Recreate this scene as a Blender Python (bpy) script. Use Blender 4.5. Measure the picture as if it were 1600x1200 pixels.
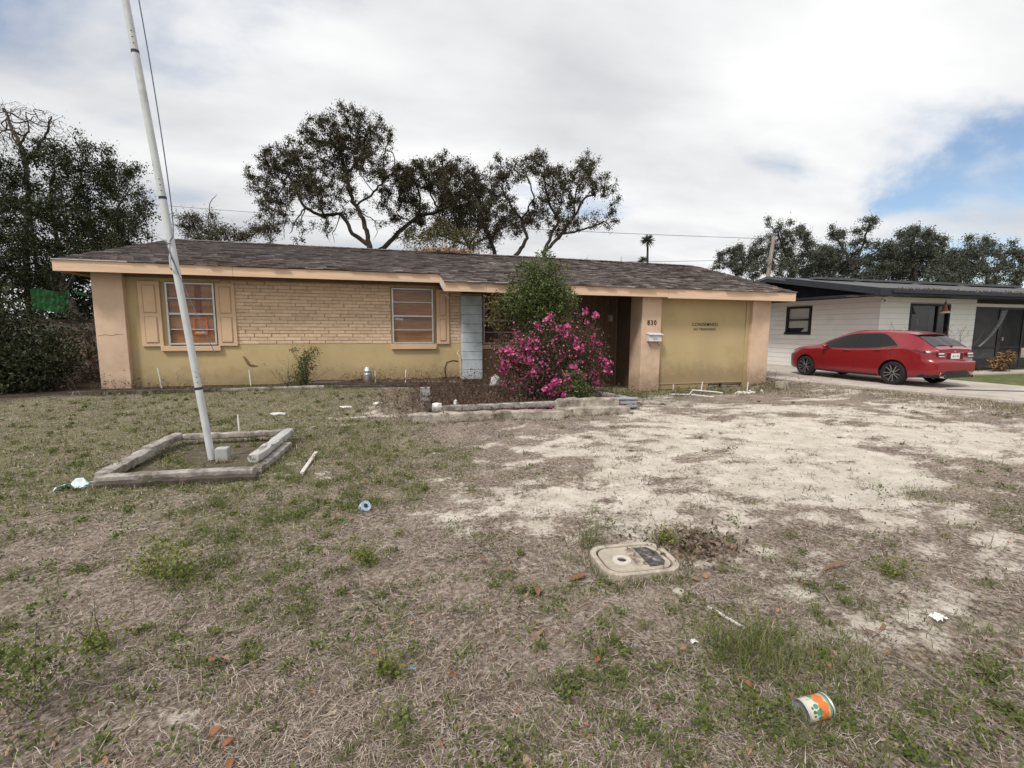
import bpy, bmesh, math, random
import numpy as np
from mathutils import Vector, Matrix, Euler

# ------------------------------------------------------------------ camera, sky, sun, exposure
for o in list(bpy.data.objects): bpy.data.objects.remove(o)
SC = bpy.context.scene
COL = SC.collection
YAW = math.radians(16.0); PITCH = math.radians(6.7); ROLL = 0.004
cam_d = bpy.data.cameras.new('camera'); cam = bpy.data.objects.new('camera', cam_d); COL.objects.link(cam)
cam_d.sensor_fit = 'HORIZONTAL'; cam_d.sensor_width = 36.0; cam_d.lens = 36.0 * 724.0 / 1600.0
cam_d.clip_start = 0.05; cam_d.clip_end = 3000
def _yaw(v): return Vector((v[0]*math.cos(YAW)+v[1]*math.sin(YAW), -v[0]*math.sin(YAW)+v[1]*math.cos(YAW), v[2]))
_F = Vector((0, math.cos(PITCH), -math.sin(PITCH))); _U = Vector((0, math.sin(PITCH), math.cos(PITCH))); _R = Vector((1, 0, 0))
_r2 = _R*math.cos(ROLL)+_U*math.sin(ROLL); _u2 = _U*math.cos(ROLL)-_R*math.sin(ROLL)
r_, u_, f_ = _yaw(_r2), _yaw(_u2), _yaw(_F)
cam.matrix_world = Matrix(((r_.x, u_.x, -f_.x, 0), (r_.y, u_.y, -f_.y, 0), (r_.z, u_.z, -f_.z, 1.5), (0, 0, 0, 1)))
SC.camera = cam
SC.render.resolution_x, SC.render.resolution_y = 1024, 768
SC.view_settings.view_transform = 'Standard'; SC.view_settings.look = 'None'
SC.view_settings.gamma = 1.0; SC.view_settings.use_curve_mapping = False
SC.view_settings.exposure = 0.13

SUN_EL, SUN_AZ = math.radians(52), math.radians(232)      # azimuth clockwise from +Y: high, from the front left
world = bpy.data.worlds.new('World'); SC.world = world; world.use_nodes = True
nt = world.node_tree; nt.nodes.clear()
def N(t, **k):
    n = nt.nodes.new(t)
    for a, b in k.items(): setattr(n, a, b)
    return n
L = nt.links.new
w_out = N('ShaderNodeOutputWorld')
sky = N('ShaderNodeTexSky', sky_type='NISHITA'); sky.sun_disc = False
sky.sun_elevation = SUN_EL; sky.sun_rotation = SUN_AZ
bg_sky = N('ShaderNodeBackground'); bg_sky.inputs['Strength'].default_value = 0.13
L(sky.outputs[0], bg_sky.inputs[0])
tc = N('ShaderNodeTexCoord'); sep = N('ShaderNodeSeparateXYZ'); L(tc.outputs['Generated'], sep.inputs[0])
def M(op, a, b=None, c=None, clamp=False):
    n = N('ShaderNodeMath', operation=op); n.use_clamp = clamp
    for i, v in enumerate((a, b, c)):
        if v is None: continue
        if isinstance(v, (int, float)): n.inputs[i].default_value = v
        else: L(v, n.inputs[i])
    return n.outputs[0]
zc = M('MAXIMUM', sep.outputs[2], 0.0); den = M('ADD', zc, 0.22)
cmb = N('ShaderNodeCombineXYZ'); L(M('DIVIDE', sep.outputs[0], den), cmb.inputs[0]); L(M('DIVIDE', sep.outputs[1], den), cmb.inputs[1])
mp = N('ShaderNodeMapping'); mp.inputs['Rotation'].default_value = (0, 0, 0.6); mp.inputs['Scale'].default_value = (0.8, 1.25, 1); mp.inputs['Location'].default_value = (3.1, 1.7, 0)
L(cmb.outputs[0], mp.inputs[0])
n1 = N('ShaderNodeTexNoise'); n1.inputs['Scale'].default_value = 1.35; n1.inputs['Detail'].default_value = 8; n1.inputs['Roughness'].default_value = 0.52; n1.inputs['Distortion'].default_value = 0.25
L(mp.outputs[0], n1.inputs['Vector'])
n2 = N('ShaderNodeTexNoise'); n2.inputs['Scale'].default_value = 1.1; n2.inputs['Detail'].default_value = 6; n2.inputs['Roughness'].default_value = 0.5
mp2 = N('ShaderNodeMapping'); mp2.inputs['Location'].default_value = (7.3, 2.2, 4); mp2.inputs['Scale'].default_value = (0.8, 1.5, 1); mp2.inputs['Rotation'].default_value = (0, 0, 0.6)
L(cmb.outputs[0], mp2.inputs[0]); L(mp2.outputs[0], n2.inputs['Vector'])
# the clear stretch of sky low in the east, beyond the neighbour's trees
dotn = N('ShaderNodeVectorMath', operation='DOT_PRODUCT'); wn = N('ShaderNodeTexNoise'); wn.inputs['Scale'].default_value = 2.6; wn.inputs['Detail'].default_value = 7; wn.inputs['Roughness'].default_value = .6; L(tc.outputs['Generated'], wn.inputs['Vector'])
wsub = N('ShaderNodeVectorMath', operation='SUBTRACT'); L(wn.outputs['Color'], wsub.inputs[0]); wsub.inputs[1].default_value = (.5,.5,.5)
wsc = N('ShaderNodeVectorMath', operation='MULTIPLY'); L(wsub.outputs[0], wsc.inputs[0]); wsc.inputs[1].default_value = (.55,.55,.45)
wad = N('ShaderNodeVectorMath', operation='ADD'); L(tc.outputs['Generated'], wad.inputs[0]); L(wsc.outputs[0], wad.inputs[1])
wsq = N('ShaderNodeVectorMath', operation='MULTIPLY'); L(wad.outputs[0], wsq.inputs[0]); wsq.inputs[1].default_value = (1,1,1.35)
wnm = N('ShaderNodeVectorMath', operation='NORMALIZE'); L(wsq.outputs[0], wnm.inputs[0]); L(wnm.outputs[0], dotn.inputs[0]); dotn.inputs[1].default_value = CLEAR_DIR = (0.862, 0.470, 0.190)
gap = N('ShaderNodeMapRange'); gap.interpolation_type = 'SMOOTHSTEP'; L(dotn.outputs['Value'], gap.inputs[0])
gap.inputs[1].default_value = 0.972; gap.inputs[2].default_value = 0.999; gap.inputs[3].default_value = 0.0; gap.inputs[4].default_value = 0.235
cov0 = M('SUBTRACT', n1.outputs['Fac'], gap.outputs[0])
cov = N('ShaderNodeMapRange'); cov.interpolation_type = 'SMOOTHSTEP'; L(cov0, cov.inputs[0])
cov.inputs[1].default_value = 0.235; cov.inputs[2].default_value = 0.46
ramp = N('ShaderNodeValToRGB'); L(n2.outputs['Fac'], ramp.inputs[0])
ramp.color_ramp.elements[0].position = 0.34; ramp.color_ramp.elements[0].color = (0.60, 0.61, 0.635, 1)
ramp.color_ramp.elements[1].position = 0.64; ramp.color_ramp.elements[1].color = (0.93, 0.93, 0.93, 1)
bg_cl = N('ShaderNodeBackground'); L(ramp.outputs[0], bg_cl.inputs[0]); bg_cl.inputs['Strength'].default_value = 1.0
mixw = N('ShaderNodeMixShader'); L(cov.outputs[0], mixw.inputs[0]); L(bg_sky.outputs[0], mixw.inputs[1]); L(bg_cl.outputs[0], mixw.inputs[2])
L(mixw.outputs[0], w_out.inputs['Surface'])
sun_d = bpy.data.lights.new('sun', 'SUN'); sun_d.energy = 2.6; sun_d.angle = math.radians(11); sun_d.color = (1.0, 0.955, 0.89)
sun = bpy.data.objects.new('sun', sun_d); COL.objects.link(sun)
sd = Vector((math.sin(SUN_AZ)*math.cos(SUN_EL), math.cos(SUN_AZ)*math.cos(SUN_EL), math.sin(SUN_EL)))
sun.rotation_euler = sd.to_track_quat('Z', 'Y').to_euler(); sun.location = (0, -10, 40)

# ------------------------------------------------------------------ helpers
RNG = np.random.default_rng(11); random.seed(11)
ORG = {}
class MB:
    def __init__(s): s.v = []; s.f = []; s.m = []; s.cur = 0
    def add(s, vs, fs):
        b = len(s.v); s.v += [tuple(p) for p in vs]; s.f += [tuple(b+i for i in f) for f in fs]; s.m += [s.cur]*len(fs); return s
    def box(s, x0, x1, y0, y1, z0, z1):
        return s.add([(x0,y0,z0),(x1,y0,z0),(x1,y1,z0),(x0,y1,z0),(x0,y0,z1),(x1,y0,z1),(x1,y1,z1),(x0,y1,z1)],
                     [(0,3,2,1),(4,5,6,7),(0,1,5,4),(1,2,6,5),(2,3,7,6),(3,0,4,7)])
    def obox(s, c, size, rot=(0,0,0), jit=0.0):
        Rm = Euler(rot).to_matrix(); vs = []
        for i in (-1,1):
            for j in (-1,1):
                for k in (-1,1):
                    p = Vector((i*size[0]/2, j*size[1]/2, k*size[2]/2))
                    if jit: p += Vector([random.uniform(-jit,jit) for _ in range(3)])
                    vs.append(Vector(c)+Rm@p)
        return s.add(vs, [(0,1,3,2),(4,6,7,5),(0,4,5,1),(2,3,7,6),(0,2,6,4),(1,5,7,3)])
    def prism(s, pts, ax, a0, a1):
        """extrude a 2-D outline along axis ax ('x','y','z')"""
        n = len(pts)
        def P(p, a): return {'x':(a,p[0],p[1]), 'y':(p[0],a,p[1]), 'z':(p[0],p[1],a)}[ax]
        vs = [P(p,a0) for p in pts]+[P(p,a1) for p in pts]
        return s.add(vs, [tuple(range(n-1,-1,-1)), tuple(range(n,2*n))]+[(i,(i+1)%n,n+(i+1)%n,n+i) for i in range(n)])
    def tube(s, pts, rad, n=6, cap=True):
        pts = [Vector(p) for p in pts]; m = len(pts)
        if isinstance(rad, (int,float)): rad = [rad]*m
        vs = []; up = None
        for i, p in enumerate(pts):
            d = (pts[min(i+1,m-1)]-pts[max(i-1,0)])
            if d.length < 1e-9: d = Vector((0,0,1))
            d.normalize()
            if up is None:
                up = Vector((0,0,1)) if abs(d.z) < .9 else Vector((1,0,0))
            a = d.cross(up)
            if a.length < 1e-6: a = d.cross(Vector((0,1,0)))
            a.normalize(); b = a.cross(d).normalized(); up = b
            for k in range(n):
                t = 2*math.pi*k/n; vs.append(p+(a*math.cos(t)+b*math.sin(t))*rad[i])
        fs = [(i*n+k, i*n+(k+1)%n, (i+1)*n+(k+1)%n, (i+1)*n+k) for i in range(m-1) for k in range(n)]
        if cap: fs += [tuple(range(n-1,-1,-1)), tuple(range((m-1)*n, m*n))]
        return s.add(vs, fs)
    def lathe(s, prof, c, ax=(0,0,1), n=24, close=False):
        """prof: (radius, height) along ax"""
        ax = Vector(ax).normalized(); a = ax.orthogonal().normalized(); b = ax.cross(a); c = Vector(c); vs = []
        for r, h in prof:
            for k in range(n):
                t = 2*math.pi*k/n; vs.append(c+ax*h+(a*math.cos(t)+b*math.sin(t))*r)
        m = len(prof); rg = m if close else m-1
        return s.add(vs, [(i*n+k, i*n+(k+1)%n, ((i+1)%m)*n+(k+1)%n, ((i+1)%m)*n+k) for i in range(rg) for k in range(n)])
    def blob(s, c, r, jit=.2, sub=1):
        bm = bmesh.new(); bmesh.ops.create_icosphere(bm, subdivisions=sub, radius=1)
        vs = []
        for v in bm.verts:
            k = 1+random.uniform(-jit,jit); vs.append((c[0]+v.co.x*r[0]*k, c[1]+v.co.y*r[1]*k, c[2]+v.co.z*r[2]*k))
        fs = [tuple(v.index for v in f.verts) for f in bm.faces]; bm.free(); return s.add(vs, fs)
    def mesh(s, name, mats, org=(0,0,0), smooth=False, bevel=0):
        me = bpy.data.meshes.new(name); o = Vector(org)
        me.from_pydata([(p[0]-o[0], p[1]-o[1], p[2]-o[2]) for p in s.v], [], s.f)
        for m in (mats if isinstance(mats, (list,tuple)) else [mats]): me.materials.append(m)
        bm = bmesh.new(); bm.from_mesh(me)
        for f, k in zip(bm.faces, s.m): f.material_index = k
        bmesh.ops.recalc_face_normals(bm, faces=bm.faces)
        if bevel:
            bmesh.ops.remove_doubles(bm, verts=bm.verts, dist=1e-5)
            es = [e for e in bm.edges if len(e.link_faces)==2 and e.calc_face_angle(0) > .6]
            bmesh.ops.bevel(bm, geom=es, offset=bevel, segments=2, profile=.6, affect='EDGES')
        if smooth:
            for f in bm.faces: f.smooth = True
        bm.to_mesh(me); bm.free()
        if smooth:
            try: me.set_sharp_from_angle(angle=math.radians(38))
            except Exception: pass
        return me
def thing(name, label, cat, loc, group=None):
    o = bpy.data.objects.new(name, None); COL.objects.link(o); o.location = loc; o.empty_display_size = .2
    ORG[o.name] = Vector(loc); o['label'] = label; o['category'] = cat
    if group: o['group'] = group
    return o
def part(name, mb, mats, parent, smooth=False, bevel=0, label=None, stuff=False):
    """one mesh in world coordinates, made a child of parent"""
    org = ORG[parent.name]
    o = bpy.data.objects.new(name, mb.mesh(name, mats, org, smooth, bevel)); COL.objects.link(o); o.parent = parent; ORG[o.name] = org
    if label: o['label'] = label
    if stuff: o['kind'] = 'stuff'
    return o
def part_mesh(name, me, parent, loc=None, rot=None, scale=None):
    """a part that shares mesh data; loc is in world coordinates"""
    o = bpy.data.objects.new(name, me); COL.objects.link(o); o.parent = parent; ORG[o.name] = ORG[parent.name]
    if loc is not None: o.location = Vector(loc)-ORG[parent.name]
    if rot is not None: o.rotation_euler = rot
    if scale is not None: o.scale = scale
    return o
def solo(name, mb, mats, label, cat, loc, group=None, smooth=False, bevel=0):
    o = bpy.data.objects.new(name, mb.mesh(name, mats, loc, smooth, bevel)); COL.objects.link(o); o.location = loc; ORG[o.name] = Vector(loc)
    o['label'] = label; o['category'] = cat
    if group: o['group'] = group
    return o
def setting(name, mb, mats, smooth=False, bevel=0, kind='structure'):
    o = bpy.data.objects.new(name, mb.mesh(name, mats, (0,0,0), smooth, bevel)); COL.objects.link(o); o['kind'] = kind; ORG[o.name] = Vector((0,0,0)); return o
def copy_thing(root, loc, rotz=0.0, scale=None, label=None):
    c = root.copy(); COL.objects.link(c); c.location = loc; c.rotation_euler = (0,0,rotz)
    if scale: c.scale = (scale,)*3
    if label: c['label'] = label
    for ch in root.children:
        d = ch.copy(); COL.objects.link(d); d.parent = c
        for g in ch.children:
            e = g.copy(); COL.objects.link(e); e.parent = d
    return c
def quads_mesh(name, V, mats, nper=4, faces=None, smooth=False, mi=None):
    """V: (n, nper, 3); faces: list of index tuples inside one element (all quads)"""
    n = V.shape[0]; faces = faces or [(0,1,2,3)]
    F = np.array(faces, dtype=np.int32); k = F.shape[1]
    idx = (np.arange(n, dtype=np.int32)[:,None,None]*nper+F[None]).reshape(-1)
    me = bpy.data.meshes.new(name); me.vertices.add(n*nper); me.vertices.foreach_set('co', V.reshape(-1).astype(np.float32))
    me.loops.add(len(idx)); me.loops.foreach_set('vertex_index', idx)
    npoly = len(idx)//k; me.polygons.add(npoly)
    me.polygons.foreach_set('loop_start', np.arange(npoly, dtype=np.int32)*k)
    if mi is not None: me.polygons.foreach_set('material_index', np.repeat(mi, len(faces)).astype(np.int32))
    for m in (mats if isinstance(mats, (list,tuple)) else [mats]): me.materials.append(m)
    me.update(calc_edges=True); me.validate()
    return me
def stuff_mesh(name, me, parent=None, loc=None):
    o = bpy.data.objects.new(name, me); COL.objects.link(o); o['kind'] = 'stuff'
    if parent is not None: o.parent = parent; ORG[o.name] = ORG[parent.name]
    return o
def unit(a): return a/np.maximum(np.linalg.norm(a, axis=-1, keepdims=True), 1e-9)
def leaf_quads(C, size, aspect=.5, up=0.0, rng=RNG, droop=None, fold=.0):
    """rhombic leaves with random attitude at the points C"""
    n = len(C); d = unit(rng.normal(size=(n,3))); 
    if droop is not None: d = unit(d+np.array(droop))
    nrm = rng.normal(size=(n,3)); nrm[:,2] = np.abs(nrm[:,2])+up; s = unit(np.cross(d, nrm))
    l = (size*rng.uniform(.6,1.3,n))[:,None]; w = l*aspect
    return np.stack([C-d*l*.5, C+s*w*.5-d*l*.05, C+d*l*.5, C-s*w*.5-d*l*.05], 1)
# value noise shared by the ground's shape and by what grows on it
_perm = np.random.default_rng(5).random((256,256))
def vnoise(x, y):
    xi = np.floor(x).astype(int); yi = np.floor(y).astype(int); fx = x-xi; fy = y-yi
    fx = fx*fx*(3-2*fx); fy = fy*fy*(3-2*fy)
    g = lambda a, b: _perm[a % 256, b % 256]
    return (g(xi,yi)*(1-fx)+g(xi+1,yi)*fx)*(1-fy)+(g(xi,yi+1)*(1-fx)+g(xi+1,yi+1)*fx)*fy
def fbm(x, y, o=4, s=1.0):
    r = 0; a = .5; t = 0
    for i in range(o): r = r+a*vnoise(x*s+17.3*i, y*s+9.1*i); t += a; a *= .5; s *= 2.03
    return r/t
def sst(a, b, x): t = np.clip((x-a)/(b-a), 0, 1); return t*t*(3-2*t)
def gbase(u, q):
    left = .20*sst(7.5,11.5,q)*sst(4.5,-.5,u)
    right = -.17*sst(6.5,10.8,q)*sst(4.5,7,u)*sst(12.2,10.4,u)
    bank = .07*sst(9.6,10.7,u)*sst(12.0,11.2,u)*sst(3,5,q)*sst(14,11,q)
    return left+right+bank
def gz(u, q):
    u = np.asarray(u, float); q = np.asarray(q, float)
    near = sst(12, 5, np.hypot(u-1, q-2))
    b = gbase(u,q)+.05*(fbm(u,q,3,.55)-.5)+near*.035*(fbm(u,q,3,3.1)-.5)+near*.012*(fbm(u,q,2,13.0)-.5)
    drive = sst(11.3,12.2,u-.25*np.clip(10.6-q,0,6))*sst(-4,0,q)
    return b*(1-drive)+.0*drive
def gzf(u, q): return float(gz(np.array([u]), np.array([q]))[0])
def sand_f(u, q):
    """1 = bare pale sand"""
    e = ((u-7.6)/4.2)**2+((q-6.0)/2.9)**2
    big = .76*np.exp(-e*1.0)
    mid = .62*np.exp(-(((u-3.4)/3.0)**2+((q-4.8)/2.0)**2))+.22*np.exp(-(((u-3.2)/2.2)**2+((q-2.6)/1.2)**2))
    sm = .34*np.exp(-(((u-2.4)/.8)**2+((q-2.95)/.6)**2))+.3*np.exp(-(((u-.1)/.5)**2+((q-3.3)/.5)**2))+.22*np.exp(-(((u-3.3)/.9)**2+((q-1.9)/.5)**2))+.3*np.exp(-(((u-1.3)/.7)**2+((q-3.8)/.5)**2))
    b = big+mid+sm-.10
    n = (fbm(u,q,4,1.1)-.5)*1.1+(fbm(u*1.0+40,q*1.7,4,3.6)-.5)*1.1
    return sst(.10,.82,b+n*1.12)*sst(12.6,11.2,u)*sst(-2.5,.5,u+.15*q)*.97+.0*u
def green_f(u, q):
    """how grassy"""
    g = .74*sst(2.2,-1.6,u)*sst(3.4,6.5,q)+.34*sst(.4,-1.4,u)*sst(1.3,3.2,q)+.34*np.exp(-(((u-1.5)/1.4)**2+((q-1.3)/.55)**2))+.20
    g = g+.22*sst(9.4,10.4,u)
    return np.clip(g+(fbm(u+9,q+3,3,1.3)-.5)*.9+(fbm(u+29,q+3,2,5.0)-.5)*.5-.5*sand_f(u,q), 0, 1)

# ------------------------------------------------------------------ materials
MATS = {}
def rgb(c): return (c[0], c[1], c[2], 1)
def pmat(name, col, rough=.85, var=.18, scale=3.0, col2=None, c2pos=(.45,.65), c2scale=1.2, bump=.15, bscale=80, spec=.25, island=0.0, obj=0.0, stretch=(1,1,1), metal=0.0, coat=0.0, trans=0.0, bdist=.01, hue=0.0, splash=None):
    m = bpy.data.materials.new(name); m.use_nodes = True; t = m.node_tree; nd = t.nodes; lk = t.links.new
    b = nd['Principled BSDF']; b.inputs['Roughness'].default_value = rough; b.inputs['Specular IOR Level'].default_value = spec; b.inputs['Metallic'].default_value = metal
    if coat: b.inputs['Coat Weight'].default_value = coat; b.inputs['Coat Roughness'].default_value = .05
    if trans: b.inputs['Transmission Weight'].default_value = trans
    g = nd.new('ShaderNodeNewGeometry'); mp = nd.new('ShaderNodeMapping'); mp.inputs['Scale'].default_value = stretch; lk(g.outputs['Position'], mp.inputs[0])
    n = nd.new('ShaderNodeTexNoise'); n.inputs['Scale'].default_value = scale; n.inputs['Detail'].default_value = 6; n.inputs['Roughness'].default_value = .6; lk(mp.outputs[0], n.inputs['Vector'])
    mr = nd.new('ShaderNodeMapRange'); lk(n.outputs['Fac'], mr.inputs[0]); mr.inputs[1].default_value = .3; mr.inputs[2].default_value = .7; mr.inputs[3].default_value = 1-var; mr.inputs[4].default_value = 1+var
    base = nd.new('ShaderNodeRGB'); base.outputs[0].default_value = rgb(col); cur = base.outputs[0]
    if col2:
        n2 = nd.new('ShaderNodeTexNoise'); n2.inputs['Scale'].default_value = c2scale; n2.inputs['Detail'].default_value = 8; n2.inputs['Roughness'].default_value = .65; lk(mp.outputs[0], n2.inputs['Vector'])
        r2 = nd.new('ShaderNodeMapRange'); lk(n2.outputs['Fac'], r2.inputs[0]); r2.inputs[1].default_value = c2pos[0]; r2.inputs[2].default_value = c2pos[1]
        mx = nd.new('ShaderNodeMix'); mx.data_type = 'RGBA'; lk(r2.outputs[0], mx.inputs[0]); lk(cur, mx.inputs[6]); mx.inputs[7].default_value = rgb(col2); cur = mx.outputs[2]
    val = mr.outputs[0]
    def mulrand(sock, amt, val):
        r = nd.new('ShaderNodeMapRange'); lk(sock, r.inputs[0]); r.inputs[3].default_value = 1-amt; r.inputs[4].default_value = 1+amt
        k = nd.new('ShaderNodeMath'); k.operation = 'MULTIPLY'; lk(val, k.inputs[0]); lk(r.outputs[0], k.inputs[1]); return k.outputs[0]
    if island: val = mulrand(g.outputs['Random Per Island'], island, val)
    if splash is not None:                                  # mud splashed up the foot of the wall by rain
        sx = nd.new('ShaderNodeSeparateXYZ'); lk(g.outputs['Position'], sx.inputs[0]); ns = nd.new('ShaderNodeTexNoise'); ns.inputs['Scale'].default_value = 5.5; ns.inputs['Detail'].default_value = 7; ns.inputs['Roughness'].default_value = .7; lk(g.outputs['Position'], ns.inputs['Vector'])
        ml = nd.new('ShaderNodeMath'); ml.operation = 'MULTIPLY_ADD'; lk(ns.outputs['Fac'], ml.inputs[0]); ml.inputs[1].default_value = -.75; lk(sx.outputs[2], ml.inputs[2])
        r3 = nd.new('ShaderNodeMapRange'); lk(ml.outputs[0], r3.inputs[0]); r3.inputs[1].default_value = splash-.36; r3.inputs[2].default_value = splash+.05; r3.inputs[3].default_value = .5; r3.inputs[4].default_value = 0
        mx3 = nd.new('ShaderNodeMix'); mx3.data_type = 'RGBA'; lk(r3.outputs[0], mx3.inputs[0]); lk(cur, mx3.inputs[6]); mx3.inputs[7].default_value = (.17,.12,.08,1); cur = mx3.outputs[2]
    if obj:
        oi = nd.new('ShaderNodeObjectInfo'); val = mulrand(oi.outputs['Random'], obj, val)
    hs = nd.new('ShaderNodeHueSaturation'); lk(cur, hs.inputs['Color']); lk(val, hs.inputs['Value'])
    if hue:
        r = nd.new('ShaderNodeMapRange'); lk(g.outputs['Random Per Island'], r.inputs[0]); r.inputs[3].default_value = .5-hue; r.inputs[4].default_value = .5+hue; lk(r.outputs[0], hs.inputs['Hue'])
    lk(hs.outputs[0], b.inputs['Base Color'])
    if bump:
        bn = nd.new('ShaderNodeTexNoise'); bn.inputs['Scale'].default_value = bscale; bn.inputs['Detail'].default_value = 4; lk(mp.outputs[0], bn.inputs['Vector'])
        bp = nd.new('ShaderNodeBump'); bp.inputs['Strength'].default_value = bump; bp.inputs['Distance'].default_value = bdist; lk(bn.outputs['Fac'], bp.inputs['Height']); lk(bp.outputs[0], b.inputs['Normal'])
    MATS[name] = m; return m
def ramp_mat(name, cols, rough=.9, spec=.15, trans=0.0, obj=False):
    """colour picked per loose piece (blade, leaf, straw) from a list"""
    m = bpy.data.materials.new(name); m.use_nodes = True; t = m.node_tree; nd = t.nodes; lk = t.links.new
    b = nd['Principled BSDF']; b.inputs['Roughness'].default_value = rough; b.inputs['Specular IOR Level'].default_value = spec
    g = nd.new('ShaderNodeNewGeometry'); r = nd.new('ShaderNodeValToRGB'); r.color_ramp.interpolation = 'LINEAR'
    if obj:
        oi = nd.new('ShaderNodeObjectInfo'); lk(oi.outputs['Random'], r.inputs[0])
    else: lk(g.outputs['Random Per Island'], r.inputs[0])
    while len(r.color_ramp.elements) < len(cols): r.color_ramp.elements.new(.5)
    for i, c in enumerate(cols): r.color_ramp.elements[i].position = i/(len(cols)-1); r.color_ramp.elements[i].color = rgb(c)
    lk(r.outputs[0], b.inputs['Base Color'])
    if trans:
        tr = nd.new('ShaderNodeBsdfTranslucent'); lk(r.outputs[0], tr.inputs[0]); mx = nd.new('ShaderNodeMixShader'); mx.inputs[0].default_value = trans
        lk(b.outputs[0], mx.inputs[1]); lk(tr.outputs[0], mx.inputs[2]); lk(mx.outputs[0], nd['Material Output'].inputs['Surface'])
    MATS[name] = m; return m
stucco = pmat('olive_stucco', (.50,.385,.205), .92, .13, 2.2, col2=(.34,.265,.16), c2pos=(.48,.78), c2scale=1.1, splash=.22, bump=.35, bscale=140, bdist=.006)
peach = pmat('peach_paint', (.63,.46,.33), .85, .10, 2.3, col2=(.44,.31,.21), c2pos=(.48,.80), c2scale=1.4, splash=.05, bump=.3, bscale=120, bdist=.006)
fasc = pmat('peach_fascia_paint', (.72,.51,.35), .7, .10, 4, col2=(.52,.36,.24), c2pos=(.52,.78), c2scale=2.5, bump=.25, bscale=40, stretch=(.25,1,6), bdist=.004)
shutm = pmat('peach_shutter_paint', (.64,.445,.285), .7, .05, 3, bump=.1)
brickm = pmat('painted_brick', (.66,.49,.335), .85, .10, 9, bump=.5, bscale=55, obj=.10, bdist=.006)
mortar = pmat('painted_mortar', (.43,.30,.195), .95, .15, 9, bump=.4, bscale=120)
footing = pmat('bare_footing', (.58,.46,.36), .95, .25, 5, col2=(.25,.19,.14), c2pos=(.45,.6), bump=.6, bscale=50)
brownp = pmat('brown_paint', (.13,.088,.058), .7, .15, 3, bump=.15)
darkp = pmat('dark_brown_soffit', (.10,.066,.05), .8, .2, 4, bump=.2)
shing = pmat('asphalt_shingle', (.115,.094,.088), .97, .35, 3.0, col2=(.20,.17,.155), c2pos=(.42,.62), c2scale=2.2, bump=.6, bscale=180, obj=.5, stretch=(1,1,1), bdist=.004)
shing_s = pmat('asphalt_shingle_far', (.115,.094,.088), .97, .35, 3.0, col2=(.20,.17,.155), c2pos=(.42,.62), c2scale=2.2, bump=.6, bscale=180, island=.5, bdist=.004)
underl = pmat('roof_underlay', (.05,.042,.04), .95, .2, 4)
alum = pmat('weathered_aluminium', (.55,.55,.55), .45, .12, 8, metal=.6, bump=.05)
drip = pmat('drip_edge', (.62,.56,.52), .6, .25, 6, bump=.1)
ply = pmat('plywood_board', (.33,.155,.07), .7, .3, 1.6, col2=(.43,.235,.115), c2pos=(.4,.62), c2scale=1.4, stretch=(.6,1,5), bump=.1)
glassm = pmat('window_glass', (.02,.02,.022), .06, 0, 1, bump=0, spec=.6)
def glass_over(name, tint, alpha):
    m = bpy.data.materials.new(name); m.use_nodes = True; t = m.node_tree; nd = t.nodes; lk = t.links.new
    gl = nd.new('ShaderNodeBsdfGlossy'); gl.inputs['Roughness'].default_value = .08
    tr = nd.new('ShaderNodeBsdfTransparent'); tr.inputs[0].default_value = rgb(tint)
    lw0 = nd.new('ShaderNodeFresnel'); lw0.inputs['IOR'].default_value = 1.5; gb = nd.new('ShaderNodeNewGeometry'); lw = nd.new('ShaderNodeMath'); lw.operation = 'MULTIPLY'; iv = nd.new('ShaderNodeMath'); iv.operation = 'SUBTRACT'; iv.inputs[0].default_value = 1.0; lk(gb.outputs['Backfacing'], iv.inputs[1]); lk(lw0.outputs[0], lw.inputs[0]); lk(iv.outputs[0], lw.inputs[1])
    ad = nd.new('ShaderNodeMath'); ad.operation = 'ADD'; ad.inputs[1].default_value = alpha; lk(lw.outputs[0], ad.inputs[0])
    mx = nd.new('ShaderNodeMixShader'); lk(ad.outputs[0], mx.inputs[0]); lk(tr.outputs[0], mx.inputs[1]); lk(gl.outputs[0], mx.inputs[2]); lk(mx.outputs[0], nd['Material Output'].inputs['Surface']); return m
pane_glass = glass_over('dusty_pane', (.95,.94,.93), .0)
orange = pmat('orange_sign', (.75,.17,.03), .6, .1, 8, bump=0)
white = pmat('white_plastic', (.72,.71,.68), .5, .12, 12, bump=.05)
whitemetal = pmat('grey_white_enamel', (.60,.60,.60), .45, .12, 14, col2=(.35,.30,.27), c2pos=(.62,.72), c2scale=9, bump=.05)
blackp = pmat('black_lettering', (.035,.025,.02), .7, .1, 8, bump=0)
blueblk = pmat('pale_blue_block', (.52,.58,.60), .55, .14, 5, col2=(.40,.44,.44), c2pos=(.5,.75), c2scale=4, bump=.25, bscale=30, obj=.06)
oldwood = pmat('weathered_grey_timber', (.36,.33,.30), .95, .35, 7, col2=(.17,.14,.12), c2pos=(.46,.62), c2scale=5, bump=.8, bscale=45, bdist=.01)
darkwood = pmat('dark_rotten_timber', (.07,.055,.045), .95, .4, 6, col2=(.16,.13,.11), c2pos=(.52,.7), c2scale=4, bump=.8, bscale=40)
concr = pmat('weathered_concrete', (.42,.375,.315), .95, .3, 7, col2=(.17,.14,.11), c2pos=(.44,.66), c2scale=4.5, bump=1.0, bscale=45, bdist=.02)
concl = pmat('driveway_concrete', (.47,.42,.37), .92, .15, 2, col2=(.36,.31,.27), c2pos=(.45,.7), c2scale=.9, bump=.3, bscale=90)
greywood = pmat('grey_fence_board', (.20,.175,.155), .9, .25, 4, stretch=(3,3,.5), bump=.3, obj=.2)
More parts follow.
